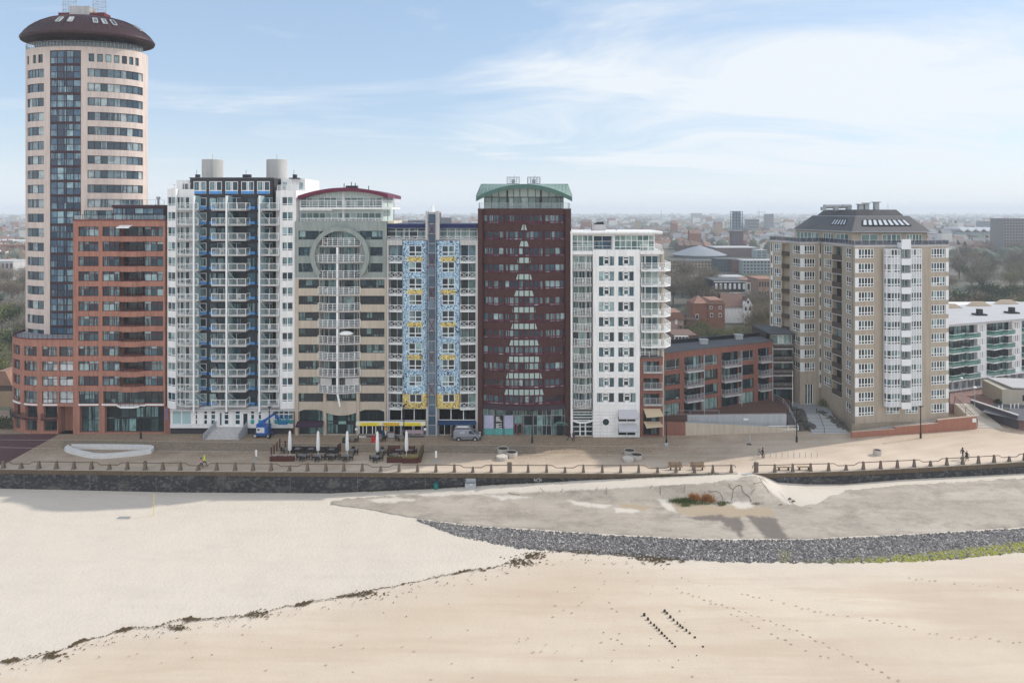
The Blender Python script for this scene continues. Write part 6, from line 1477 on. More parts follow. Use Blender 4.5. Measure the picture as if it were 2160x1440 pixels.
# ------------------------------------------------------------------ promenade, sea wall, railings
def promenade():
	V = []; f = []; at = []; cols = list(range(-700, 2861, 40)); ny = 26
	for px in cols:
		w = wallpt(max(-300, min(2460, px))); x = w.x if -300 <= px <= 2460 else w.x + (px + 300 if px < -300 else px - 2460) * .09
		for j in range(ny + 1):
			t = j / ny; y = lerp(w.y, 132, t); V.append((x, y, 0))
			near = max(0, 1 - (y - w.y) / 9); a = max(near * (1 if px > 700 else .55), max(0, min(1, (x - 20) / 25)) * max(0, 1 - (y - w.y) / 26))  # mask follows the sunlit strip, painted paler, with sand by the wall
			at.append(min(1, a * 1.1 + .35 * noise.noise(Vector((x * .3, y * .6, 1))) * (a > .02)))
	n = ny + 1
	for c in range(len(cols) - 1):
		for r in range(ny): a = c * n + r; f.append((a, a + n, a + n + 1, a + 1))
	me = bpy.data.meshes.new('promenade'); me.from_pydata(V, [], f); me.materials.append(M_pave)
	me.attributes.new('sun_and_sand', 'FLOAT', 'POINT').data.foreach_set('value', [max(0, a) for a in at])
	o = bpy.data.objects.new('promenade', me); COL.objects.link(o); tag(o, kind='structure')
	m = MB(); q = [UP(-200, 917, .004), UP(127, 914, .004), UP(96, 931, .004), UP(14, 976, .004), UP(0, 980, .004), UP(-200, 984, .004)]; m.face(q[::-1]); tag(m.build('side_street', M_red_pave), kind='structure')
	m = MB(); up_, lo_ = [(-200, 926), (200, 928), (400, 931), (800, 936), (1100, 939.7), (1440, 941.5), (1610, 941)], [(-200, 941), (0, 943), (360, 950.5), (800, 954.8), (1000, 956.5), (1440, 960.5), (1610, 959)]
	for k in range(40): xa, xb = lerp(128, 1130, k / 40), lerp(128, 1130, (k + 1) / 40); m.face([UP(xa, pl(xa, lo_), .004), UP(xb, pl(xb, lo_), .004), UP(xb, pl(xb, up_), .004), UP(xa, pl(xa, up_), .004)])
	tag(m.build('paving_band', pave_mat('brown_brick_band', (.205, .16, .115), (.275, .215, .16), (.36, .295, .225), 5.5)), kind='structure')
	M_line = mat('pale_kerb_line', (.50, .46, .40), .8, .15, 1)
	for k, ln in enumerate(([(-200, 941), (0, 943), (360, 950.5), (800, 954.8), (1000, 956.5), (1440, 960.5), (1560, 960.5), (1650, 957), (1760, 950)], [(-200, 926), (200, 928), (400, 931), (800, 936), (1100, 939.7), (1440, 941.5), (1610, 941)])):
		m = MB(); P3 = [UP(x, y, .008) for x, y in ln]
		for a, b in zip(P3, P3[1:]): e = Vector((0, .055, 0)); m.face([a - e, b - e, b + e, a + e])
		tag(m.build('paving_line', M_line), kind='structure')
promenade()
def seawall_mat():
	m, nt, b = nodes('basalt_wall'); v = coord(nt)
	vo = N(nt, 'ShaderNodeTexVoronoi', Scale=3.2); L(nt, coord(nt, (.8, 1, 1.2)), vo.inputs['Vector']); bw = nt.nodes.new('ShaderNodeSeparateColor'); L(nt, vo.outputs['Color'], bw.inputs[0])
	c = ramp(nt, bw.outputs[0], [(0, (.008, .009, .014)), (.6, (.018, .019, .026)), (1, (.085, .08, .08))]).outputs[0]
	n = noi(nt, coord(nt, (.25, 1, .6)), 1.0, 6, .7); c = mix(nt, ramp(nt, n, [(.54, (0, 0, 0)), (.66, (.7, .7, .7))]).outputs[0], c, (.115, .112, .105))
	n2 = noi(nt, coord(nt, (.5, 1, .25)), 1.3, 6, .7); c = mix(nt, ramp(nt, n2, [(.5, (0, 0, 0)), (.66, (.75, .75, .75))]).outputs[0], c, (.016, .02, .014))
	L(nt, c, b.inputs['Base Color']); b.inputs['Roughness'].default_value = .8
	bp = N(nt, 'ShaderNodeBump', Strength=.5, Distance=.06); L(nt, vo.outputs['Distance'], bp.inputs['Height']); L(nt, bp.outputs[0], b.inputs['Normal']); return m
M_bas = seawall_mat()
M_cope = mat('brown_coping', (.115, .084, .055), .85, .25, .5, .6, .15)
M_copetop = mat('pale_coping', (.44, .38, .31), .85, .15, .6, .2, .12)
M_post = mat('weathered_post', (.15, .118, .095), .85, .3, 2.5, .4, .15)
def seawalls():
	for nm, lab, xs in (('sea_wall', 'long dark basalt sea wall with brown coping left of the ramp', list(range(-300, 1560, 20)) + [1556]), ('sea_wall', 'dark basalt sea wall with brown coping right of the ramp', [1590] + list(range(1600, 2461, 20)))):
		P = Path([(wallpt(x).x, wallpt(x).y) for x in xs]); mid = P.pos(P.len / 2)
		t = thing(nm, lab, 'sea wall', (mid.x, mid.y, -2))
		m = MB(); m.strip(P, 0, P.len, -4.5, -.62, -.9, 0); m.build('masonry', M_bas, t)
		m = MB(); m.strip(P, 0, P.len, -.618, -.02, -.7, .05); m.strip(P, 0, P.len, -.66, -.60, -.1, .09); m.build('coping', M_cope, t)
		m = MB(); m.strip(P, 0, P.len, -.018, .02, -.65, .10); m.build('coping_top', M_copetop, t)
		m = MB()
		for k in range(int(P.len / 10)): q = 6 + k * 10; m.strip(P, q, q + .06, -4.3, -.05, .0, .054 if k % 2 else .012)
		m.build('expansion_joint', mat('joint_grey', (.13, .125, .115), .9, .2, 1), t)
seawalls()
def graffiti():
	p = wallpt(1134); t = text('hOl', (p.x, p.y - .02, -1.02), .75, mat('white_paint', (.55, .56, .58), .8, .1, 2), 'graffiti', None, ext=.004); tag(t, 'white scrawled letters hOl on the dark sea wall', 'graffiti')
	mb = MB(); rnd = random.Random(5); a, c = wallpt(1640), wallpt(1686)
	for k in range(46):
		s = rnd.random(); x, y = lerp(a.x, c.x, s), lerp(a.y, c.y, s) - .012; z = rnd.uniform(-1.28, -.75); r = rnd.uniform(.06, .16); st = rnd.uniform(0, 6); n = 7
		mb.line([(x + r * math.cos(st + i * .6), y, z + r * .9 * math.sin(st + i * .6)) for i in range(n)], .035, .01)
	tag(mb.build('graffiti', mat('blue_grey_paint', (.22, .25, .34), .8, .1, 2)), 'pale blue tangled graffiti at the ramp end of the right sea wall', 'graffiti')
graffiti()
def rails():
	tall, short = 1.22, .85
	left = [-150, -111, -72, -34, 4, 41.5, 79, 116, 153, 190.5, 228, 266, 304, 341, 378, 416, 455, 494, 532, 570, 609, 647, 686, 724, 763, 802, 841, 880, 919, 958, 997, 1036, 1075, 1114, 1153, 1192, 1231, 1271, 1310, 1348, 1388, 1427, 1466, 1505, 1544]
	right = [1596.5, 1636, 1674, 1712, 1750, 1787, 1823.5, 1860, 1895.5, 1931, 1965.5, 2000, 2033.5, 2067, 2100, 2132, 2164, 2195, 2226, 2256]
	shorts = {41.5, 228, 416, 609, 802, 997, 1192, 1388, 1787, 1965.5, 2132, -150}
	def post(mb, h, big):
		w, d = (.30, .24) if not big else (.27, .27)
		prof = [(w, -.05), (w * .98, .1), (w * .72, h * .45), (w * .55, h * .9), (w * .45, h * .97), (.04, h)] if not big else [(.30, -.05), (.28, .1), (.27, 1.25), (.31, 1.3), (.31, 1.42), (.22, 1.5), (.02, 1.52)]
		mb.lathe((0, 0, 0), prof, 4 if not big else 10, 1.25, 1.0)
	protos = {}
	for lab, ps in (('rusty brown promenade railing with stubby concrete posts left of the ramp gap', left), ('rusty brown promenade railing with stubby concrete posts right of the ramp gap', right)):
		c = wallpt(ps[len(ps) // 2]); t = thing('promenade_railing', lab, 'railing', (c.x, c.y, 0)); top = []
		for i, x in enumerate(ps):
			w = wallpt(min(2460, x)) + Vector((0, .30, 0)); sh = x in shorts; big = x in (1075, 1596.5); h = short if sh else tall
			key = (sh, big)
			if key not in protos:
				m = MB(); post(m, h, big); o = m.build('post', M_post, t, org=(0, 0, 0)); protos[key] = o
			else: o = protos[key].copy(); COL.objects.link(o); o.parent = t
			o.location = w - t.location; o.rotation_euler = (0, 0, R(45) if not big else 0)
			hh = h - .16
			if sh and i > 0:
				pw = wallpt(ps[i - 1]) + Vector((0, .30, 0)); d = w - pw
				top += [(*(pw + d * .30).xy, tall - .16), (*(pw + d * .52).xy, short - .14)]
			top.append((w.x, w.y, hh if not sh else short - .14))
			if sh and i < len(ps) - 1:
				nw = wallpt(min(2460, ps[i + 1])) + Vector((0, .30, 0)); d = nw - w
				top += [(*(w + d * .48).xy, short - .14), (*(w + d * .70).xy, tall - .16)]
		if ps is left: e = Vector(top[-1]); top += [(e.x + .45, e.y, e.z), (e.x + .62, e.y, e.z - .15), (e.x + .6, e.y, e.z - .32)]
		else: e = Vector(top[0]); top = [(e.x - .5, e.y, e.z - .45), (e.x - .55, e.y, e.z - .2), (e.x - .4, e.y, e.z - .02)] + top
		m = MB(); m.tube(top, .055, 6); m.build('rail', mat('rusty_rail', (.10, .068, .042), .7, .3, 3), t)
rails()
# ------------------------------------------------------------------ lamps, benches, planters, small street things
def lamps():
	spec = [(297, 925, 'black lamp post in front of the red brick block'), (568.5, 925, 'black lamp post beside the blue boom lift'), (852, 922, 'black lamp post in front of the yellow shop sign'), (1122.5, 934, 'black lamp post in front of the brown brick block'),
			(1405.5, 938.5, 'black lamp post with pale footing in front of the low red brick block'), (1680.5, 932, 'black lamp post by the foot of the rock-edged steps'), (1942, 924, 'black lamp post in the sun before the low red wall')]
	t = None
	for i, (x, y, lab) in enumerate(spec):
		p = UP(x, y)
		if t is None:
			t = thing('lamp_post', lab, 'lamp post', p, 'lamp posts along the promenade'); z = Vector((0, 0, 0))
			m = MB(); m.lathe((0, 0, 0), [(.16, 0), (.16, .9), (.09, 1.0), (.065, 5.2), (.05, 5.3)], 10); m.build('pole', M_black, t, org=z)
			m = MB(); m.lathe((0, 0, 5.25), [(.05, 0), (.22, .05), (.3, .14), (.24, .2), (.05, .24)], 12); m.box(-.05, -.06, 5.42, .5, .06, 5.5); m.build('lamp_head', M_black, t, org=z)
			o = t
		else: o = dup(t, p, 0, lab)
		if x == 1405.5:
			m = MB(); m.lathe((p.x, p.y, 0), [(.38, 0), (.36, .2), (.2, .42)], 12, cap=True); m.build('footing', M_greym, o)
	for x, y, lab in ((2028, 846, 'grey lamp post on the far square by the long white block'), (2056, 868, 'pale lamp post at the top of the broad steps'), (1806, 905, 'slim blue banner pole beside the tan tower corner'), (1898, 902, 'slim lamp with white head against the tan tower'), (1984, 893, 'slim lamp with white head by the tan tower end')):
		z = 1.85 if x > 2000 else 0.0; p = UP(x, y, z); t2 = thing('lamp_post', lab, 'lamp post', p); m = MB(); h = 4.4 if x > 2000 else 4.2; m.tube([p, p + Vector((0, 0, h))], .05, 6); m.build('pole', M_greym, t2)
		if x != 1806: m = MB(); m.lathe(p + Vector((0, 0, h)), [(.05, -.1), (.3, 0), (.28, .12), (.05, .25)], 10); m.build('lamp_head', M_whitem, t2)
		else: m = MB(); m.box(p.x - .25, p.y - .06, .5, p.x + .25, p.y - .02, 1.4); m.build('sign_board', M_white, t2); m = MB(); m.box(p.x + .06, p.y - .02, 2.0, p.x + .3, p.y + .02, 3.9); m.build('banner', mat('teal_banner', (.12, .30, .34), .7, .1, 1), t2)
lamps()
def street():
	con = mat('planter_concrete', (.44, .41, .38), .85, .1, 1.2, .4, .1); soil = mat('planter_soil', (.045, .035, .028), .95, .3, 3)
	for x, y, fill, lab in ((1061, 956, 1, 'round concrete planter, rearmost of the trio before the brown block'), (1079, 964, 1, 'round concrete planter, right one of the trio before the brown block'), (1058.5, 970, 0, 'round concrete tub with pale seat top, front of the trio before the brown block'),
							(1328, 960, 1, 'round concrete planter, rearmost of the trio before the white block'), (1343, 969, 1, 'round concrete planter, right one of the trio before the white block'), (1325, 974, 0, 'round concrete tub with pale seat top, front of the trio before the white block'), (1850.5, 961, 2, 'single round concrete planter alone on the sunny promenade')):
		p = UP(x, y - 2); r = .92 if fill != 2 else .6; h = .72 if fill == 1 else (.52 if fill == 0 else .8); t = thing('round_planter', lab, 'planter', p, 'round planters on the promenade')
		m = MB(); m.lathe(p, [(r * .97, 0), (r, .1), (r, h), (r * .9, h), (r * .9, h - .12)] if fill else [(r * .97, 0), (r, .1), (r, h - .05), (r * .97, h)], 28); m.build('tub', con, t, smooth=False)
		if fill: m = MB(); m.lathe(p, [(r * .9, h - .14), (r * .88, h - .1)], 20); m.build('soil', soil, t)
		else: m = MB(); m.lathe(p, [(r * .9, h), (r * .9, h + .03)], 24); m.build('seat_top', mat('pale_seat', (.55, .50, .44), .8, .08, 1), t)
	# ring seat
	o = [(136, 951), (141, 946.5), (150, 944), (230, 944), (300, 945), (318, 946), (324, 948), (325, 951.5), (319, 956.5), (295, 960.5), (250, 965), (215, 967.5), (190, 966.5), (160, 960), (143, 955)]
	P3 = [UP(x, y) for x, y in o]; c = sum(P3, Vector()) / len(P3); m = MB(); n = len(P3); h = .62
	inn = []
	for k in range(n):
		d = (P3[(k + 1) % n] - P3[k - 1]).normalized(); nr = Vector((-d.y, d.x, 0)); nr = nr if nr.dot(c - P3[k]) > 0 else -nr; inn.append(P3[k] + nr * .75)
	a = m.vs(P3); b_ = m.vs([p + Vector((0, 0, h)) for p in P3]); d_ = m.vs([p + Vector((0, 0, h)) for p in inn]); e_ = m.vs(inn)
	for A, B in ((a, b_), (b_, d_), (d_, e_)):
		for k in range(n): m.f.append((A + k, A + (k + 1) % n, B + (k + 1) % n, B + k)); m.m.append(0)
	tag(m.build('curved_bench', mat('seat_concrete', (.62, .62, .62), .8, .07, 1, .2, .06), org=c), 'long pale concrete seat in a closed half-moon outline', 'bench seat')
	# benches
	slat = mat('bench_wood', (.25, .17, .10), .75, .25, 3)
	def bench(px, py, lab, back):
		p = UP(px, py); t = thing('bench', lab, 'bench', p); w = 1.05
		m = MB()
		for k in range(3): m.box(p.x - w, p.y - .25 + k * .17, .43, p.x + w, p.y - .11 + k * .17, .48)
		m.build('seat', slat, t)
		if back:
			m = MB()
			for k in range(4): m.box(p.x - w, p.y + .22 + k * .02, .58 + k * .13, p.x + w, p.y + .26 + k * .02, .68 + k * .13)
			m.build('backrest', slat, t)
		for s in (-.7, .7): m = MB(); m.box(p.x + s - .06, p.y - .22, 0, p.x + s + .06, p.y + .22, .43); (m.beam((p.x + s, p.y + .24, .3), (p.x + s, p.y + .32, 1.1), .07) if back else None); m.build('leg', M_dkfr, t)
	bench(1424.5, 990.5, 'slatted wooden bench with backrest, left of the two by the ramp gap', True); bench(1471.5, 990.5, 'slatted wooden bench with backrest, right of the two, nearer the ramp gap', True)
	bench(1653, 991, 'low backless bench just right of the ramp gap', False); bench(1696, 990.5, 'low backless bench further right of the ramp gap', False)
	# bicycle hoops
	hoop = None
	for k in range(11):
		x = 1597 + 12.4 * k + (0 if k == 0 else 3); p = UP(x, 964)
		if hoop is None:
			m = MB(); m.tube([(-.3, 0, 0), (-.3, .0, .6), (-.22, 0, .76), (0, 0, .82), (.22, 0, .76), (.3, 0, .6), (.3, 0, 0)], .028, 6); hoop = m.build('cycle_hoop', M_greym, org=(0, 0, 0)); q = hoop
		else: q = dup(hoop, kids=False)
		q.location = p; q.rotation_euler = (0, 0, R(62)); tag(q, 'steel cycle hoop in the row of hoops on the sunny promenade', 'cycle rack', 'row of cycle hoops')
	# feather sign bases
	for x, y, lab in ((917.5, 972, 'slim white flag sign on a square foot right of the terrace'), (538, 969.5, 'small white board on a flat foot left of the terrace'), (1580, 937, 'slim sign on a dark foot near the low red wall')):
		p = UP(x, y); t = thing('flag_sign', lab, 'sign', p); m = MB(); m.prism([(p.x - .3, p.y - .3), (p.x + .35, p.y - .25), (p.x + .3, p.y + .35), (p.x - .35, p.y + .3)], 0, .09); m.build('foot', M_greym if x != 1580 else M_dkfr, t); m = MB(); m.tube([p, p + Vector((.12, 0, 1.5))], [.03, .02], 6); m.build('pole', M_greym, t)
		m = MB(); m.box(p.x + (.02 if x < 1000 else .03), p.y - .015, .5, p.x + (.32 if x < 1000 else .25), p.y + .015, 1.55); m.build('banner', M_white if x != 1580 else M_greym, t)
	p = UP(306, 988); m = MB(); m.lathe(p, [(.22, 0), (.24, .3), (.24, 1.0), (.2, 1.1), (.03, 1.14)], 12); tag(m.build('litter_bin', M_black, org=p), 'slim black litter bin behind the promenade railing', 'litter bin')
	# on the sand
	p = surf(920, 1031); t = thing('beach_bin', 'green beach litter bin at the foot of the sea wall', 'litter bin', p); m = MB(); m.lathe(p, [(.28, -.1), (.33, .2), (.34, .85)], 14); m.build('body', mat('green_bin', (.01, .17, .15), .5, .15, 2), t); m = MB(); m.lathe(p, [(.37, .85), (.37, .95), (.22, 1.05), (.03, 1.08)], 14); m.build('lid', mat('dark_green_lid', (.008, .09, .085), .5, .1, 2), t)
	w = wallpt(993); t = thing('wall_cabinet', 'light grey open-topped metal box standing against the sea wall', 'cabinet', (w.x, w.y - .6, -2.2))
	m = MB(); x0, x1, y0, y1, z0, z1 = w.x - .78, w.x + .78, w.y - 1.0, w.y - .05, -2.15, -1.2
	gm = mat('cabinet_grey', (.36, .38, .40), .5, .1, 2)
	m.box(x0, y0, z0, x1, y0 + .06, z1); m.box(x0, y0 + .06, z0, x0 + .06, y1, z1); m.box(x1 - .06, y0 + .06, z0, x1, y1, z1); m.box(x0 + .06, y1 - .06, z0, x1 - .06, y1, z1 + .45); m.box(x0 + .06, y0 + .06, z0, x1 - .06, y1 - .06, z0 + .1); m.build('box', gm, t)
	m = MB(); m.box(w.x - .05, y0 - .03, z1 - .12, w.x + .3, y0 - .002, z1 - .02); m.build('label_plate', M_white, t); m = MB(); m.box(w.x - .03, y0 + .07, z0 + .1, w.x + .03, y1 - .07, z1); m.build('divider', gm, t)
	p = surf(324, 1087); m = MB(); m.tube([p + Vector((0, 0, -.3)), p + Vector((.06, 0, 3.0))], [.045, .035], 6); tag(m.build('yellow_pole', mat('yellow_paint', (.60, .45, .03), .6, .1, 2), org=p), 'thin yellow pole standing alone in the dry sand', 'pole')
	p = surf(262, 1092); m = MB()
	for k in range(7): m.beam(p + Vector((-.75 + k * .25, -.18, .08)), p + Vector((-.75 + k * .25, .18, .08)), .05)
	m.line([p + Vector((-.8, -.2, .08)), p + Vector((.8, -.2, .08)), p + Vector((.8, .2, .08)), p + Vector((-.8, .2, .08)), p + Vector((-.8, -.2, .08))], .07); tag(m.build('sand_grate', M_greym, org=p), 'grey metal grate lying on the dry sand', 'grate')
street()
# ------------------------------------------------------------------ people
SKIN = None
def person(px, py, yaw, lab, top, legs, hair, stride=.3, h=1.75, skirt=False, arm=.25, pack=None, lean=0.0):
	p = UP(px, py); k = h / 1.75; m_, nt, b = nodes('person_clothes'); tc = nt.nodes.new('ShaderNodeTexCoord'); sx = nt.nodes.new('ShaderNodeSeparateXYZ'); L(nt, tc.outputs['Object'], sx.inputs[0])
	z = mth(nt, 'DIVIDE', sx.outputs['Z'], h); knee = .55 if not skirt else .42
	r = ramp(nt, z, [(0, (.02, .018, .016)), (.052, legs), (knee, top), (.838, (.42, .26, .19)), (1, (.42, .26, .19))]); r.color_ramp.interpolation = 'CONSTANT'; L(nt, r.outputs[0], b.inputs['Base Color']); b.inputs['Roughness'].default_value = .8
	vs, ed, rad = [], [], []
	def add(x, y, z, r, par=None):
		vs.append((x * k + lean * z * .4, y * k, z * k)); rad.append(r * k)
		if par is not None: ed.append((par, len(vs) - 1))
		return len(vs) - 1
	pel = add(0, 0, .95, .135); wa = add(0, 0, 1.12, .125, pel); ch = add(.01, 0, 1.32, .15, wa); nk = add(0, 0, 1.46, .06, ch); hd = add(.02, 0, 1.56, .085, nk); ht = add(.02, 0, 1.68, .085, hd); add(.115, 0, 1.595, .018, hd)
	for s in (-1, 1):
		f = stride * s; hp = add(0, s * .09, .88, .098, pel); kn = add(f * .55 + .03, s * .09, .50, .066, hp); an = add(f * 1.05 - (.1 if f < 0 else 0), s * .09, .09 + (.06 if f < 0 else 0), .045, kn); to = add(f * 1.05 + .12 - (.1 if f < 0 else 0), s * .09, .04 + (.02 if f < 0 else 0), .036, an)
		a = -arm * s; sh = add(0, s * .19, 1.38, .066, ch); el = add(a * .5, s * .25, 1.12, .048, sh); wr = add(a + .08, s * .24, .90, .034, el); pm = add(a + .10, s * .235, .84, .034, wr)
		for q in range(4): f1 = add(a + .10 + .018 * (q - 1.5), s * .235, .785, .0095, pm); add(a + .115 + .018 * (q - 1.5), s * .225, .745 + .008 * abs(q - 1), .008, f1)
		t1 = add(a + .14, s * .215, .82, .010, pm); add(a + .15, s * .205, .785, .009, t1)
	me = bpy.data.meshes.new('person'); me.from_pydata(vs, ed, []); me.materials.append(m_)
	o = bpy.data.objects.new('person', me); COL.objects.link(o); o.location = p; o.rotation_euler = (0, 0, yaw)
	sk = o.modifiers.new('skin', 'SKIN'); 
	lay = me.skin_vertices[0].data if me.skin_vertices else None
	if lay is None:
		bpy.context.view_layer.objects.active = o; bpy.ops.mesh.customdata_skin_add(); lay = me.skin_vertices[0].data
	for i, rr in enumerate(rad): lay[i].radius = (rr, rr); lay[i].use_root = i == 0
	sb = o.modifiers.new('sub', 'SUBSURF'); sb.levels = 1; sb.render_levels = 1
	tag(o, lab, 'person')
	hm = mat('hair_%d' % int(hair[0] * 1000), hair, .8, .2, 8)
	z0 = Vector((0, 0, 0)); m = MB(); cx = .0 + lean * 1.6 * k * .4
	m.lathe((cx + .0, 0, 1.52 * k), [(.085 * k, 0), (.115 * k, .06 * k), (.118 * k, .13 * k), (.095 * k, .2 * k), (.05 * k, .24 * k), (.005, .255 * k)], 12); m.build('hair', hm, o, org=z0, smooth=True)
	m = MB()
	for s in (-1, 1): m.lathe((cx + .105 * k, s * .035 * k, 1.60 * k), [(.004, -.012), (.013, 0), (.004, .012)], 6)
	m.build('eyes', M_black, o, org=z0)
	if skirt:
		m = MB(); m.lathe((lean * .9 * k * .4, 0, .55 * k), [(.30 * k, 0), (.22 * k, .25 * k), (.15 * k, .52 * k)], 14, 1.15, 1, cap=False); m.build('coat_skirt', mat('coat_%d' % int(top[0] * 1000 + top[2] * 100), top, .85, .15, 4), o, org=z0)
	if pack: m = MB(); m.box(-.30 * k, -.15 * k, 1.05 * k, -.12 * k, .15 * k, 1.42 * k); m.build('backpack', mat('pack_%d' % int(pack[0] * 1000), pack, .8, .1, 3), o, org=z0)
	return o
person(430.5, 984.5, R(0), 'jogger in a bright yellow jacket with dark leggings', (.62, .85, .02), (.05, .06, .06), (.50, .58, .10), .38, 1.82, arm=.3, lean=.05)
person(423.5, 987.5, R(0), 'jogger in a pink jacket with dark ponytail, beside the yellow one', (.62, .22, .26), (.02, .02, .025), (.025, .018, .015), .30, 1.62, arm=.25, lean=.06)
person(1202, 928, R(180), 'walker in black, left of the two at the white block entrance', (.02, .02, .024), (.018, .018, .02), (.02, .015, .012), .42, 1.74)
person(1210, 931, R(-75), 'walker in black jacket and brown trousers, right of the two at the white block entrance', (.03, .033, .036), (.075, .03, .024), (.03, .02, .015), .12, 1.8)
person(1609, 966.5, R(170), 'person in dark clothes standing with a bicycle at the hoops', (.03, .022, .02), (.04, .025, .02), (.03, .02, .015), .12, 1.7)
person(2030.5, 968.5, R(15), 'tall walker in a dark purple jacket on the sunny promenade', (.05, .028, .05), (.08, .062, .05), (.03, .02, .02), .4, 1.85)
person(2039.5, 972, R(10), 'shorter walker in a black flared coat with pale hat', (.02, .018, .016), (.03, .025, .022), (.28, .26, .22), .34, 1.6, skirt=True)
def bicycle():
	p = UP(1605, 962); t = thing('bicycle', 'dark bicycle leaning by the person at the hoops', 'bicycle', p); u = Vector((-.35, .94, 0)); e = Vector((.94, .35, 0))
	for s in (-.52, .52):
		m = MB(); c = p + u * s + Vector((0, 0, .34)); m.tube([c + u * .33 * math.cos(a * .4) + Vector((0, 0, .33 * math.sin(a * .4))) for a in range(17)], .025, 6); m.build('wheel', M_black, t)
	m = MB(); z = lambda s, h: p + u * s + Vector((0, 0, h)); m.line([z(-.52, .34), z(-.12, .3), z(.4, .8), z(.52, .34)], .04); m.line([z(-.12, .3), z(-.25, .85), z(.4, .8)], .04); m.line([z(-.52, .34), z(-.23, .78)], .03); m.build('frame', M_darkfr, t)
	m = MB(); m.beam(z(-.36, .95), z(-.1, .95), .14, .07); m.build('saddle', M_black, t); m = MB(); m.line([z(.4, .8), z(.42, 1.02)], .04); m.beam(z(.4, 1.02) - e * .3, z(.4, 1.02) + e * .3, .04); m.build('handlebar', M_black, t)
bicycle()
# ------------------------------------------------------------------ vehicles
def wheel(t, x, y, r, w, rimm):
	m = MB(); pr = [(r * .62, -w / 2), (r * .95, -w / 2), (r, -w * .3), (r, w * .3), (r * .95, w / 2), (r * .62, w / 2)]; n = 20; rings = [m.vs([(x + a * math.cos(6.283 * j / n), y + z, r + a * math.sin(6.283 * j / n)) for j in range(n)]) for a, z in pr]
	for a, c in zip(rings, rings[1:]):
		for j in range(n): m.f.append((a + j, a + (j + 1) % n, c + (j + 1) % n, c + j)); m.m.append(0)
	o = m.build('wheel', M_black, t); m = MB(); n = 14; i = m.vs([(x + r * .62 * math.cos(6.283 * j / n), y - w / 2 - .005, r + r * .62 * math.sin(6.283 * j / n)) for j in range(n)]); k = m.vs([(x + r * .25 * math.cos(6.283 * j / n), y - w / 2 + .05, r + r * .25 * math.sin(6.283 * j / n)) for j in range(n)])
	for j in range(n): m.f.append((i + j, i + (j + 1) % n, k + (j + 1) % n, k + j)); m.m.append(0)
	m.f.append(tuple(k + j for j in range(n))); m.m.append(0); m.build('rim', rimm, o)
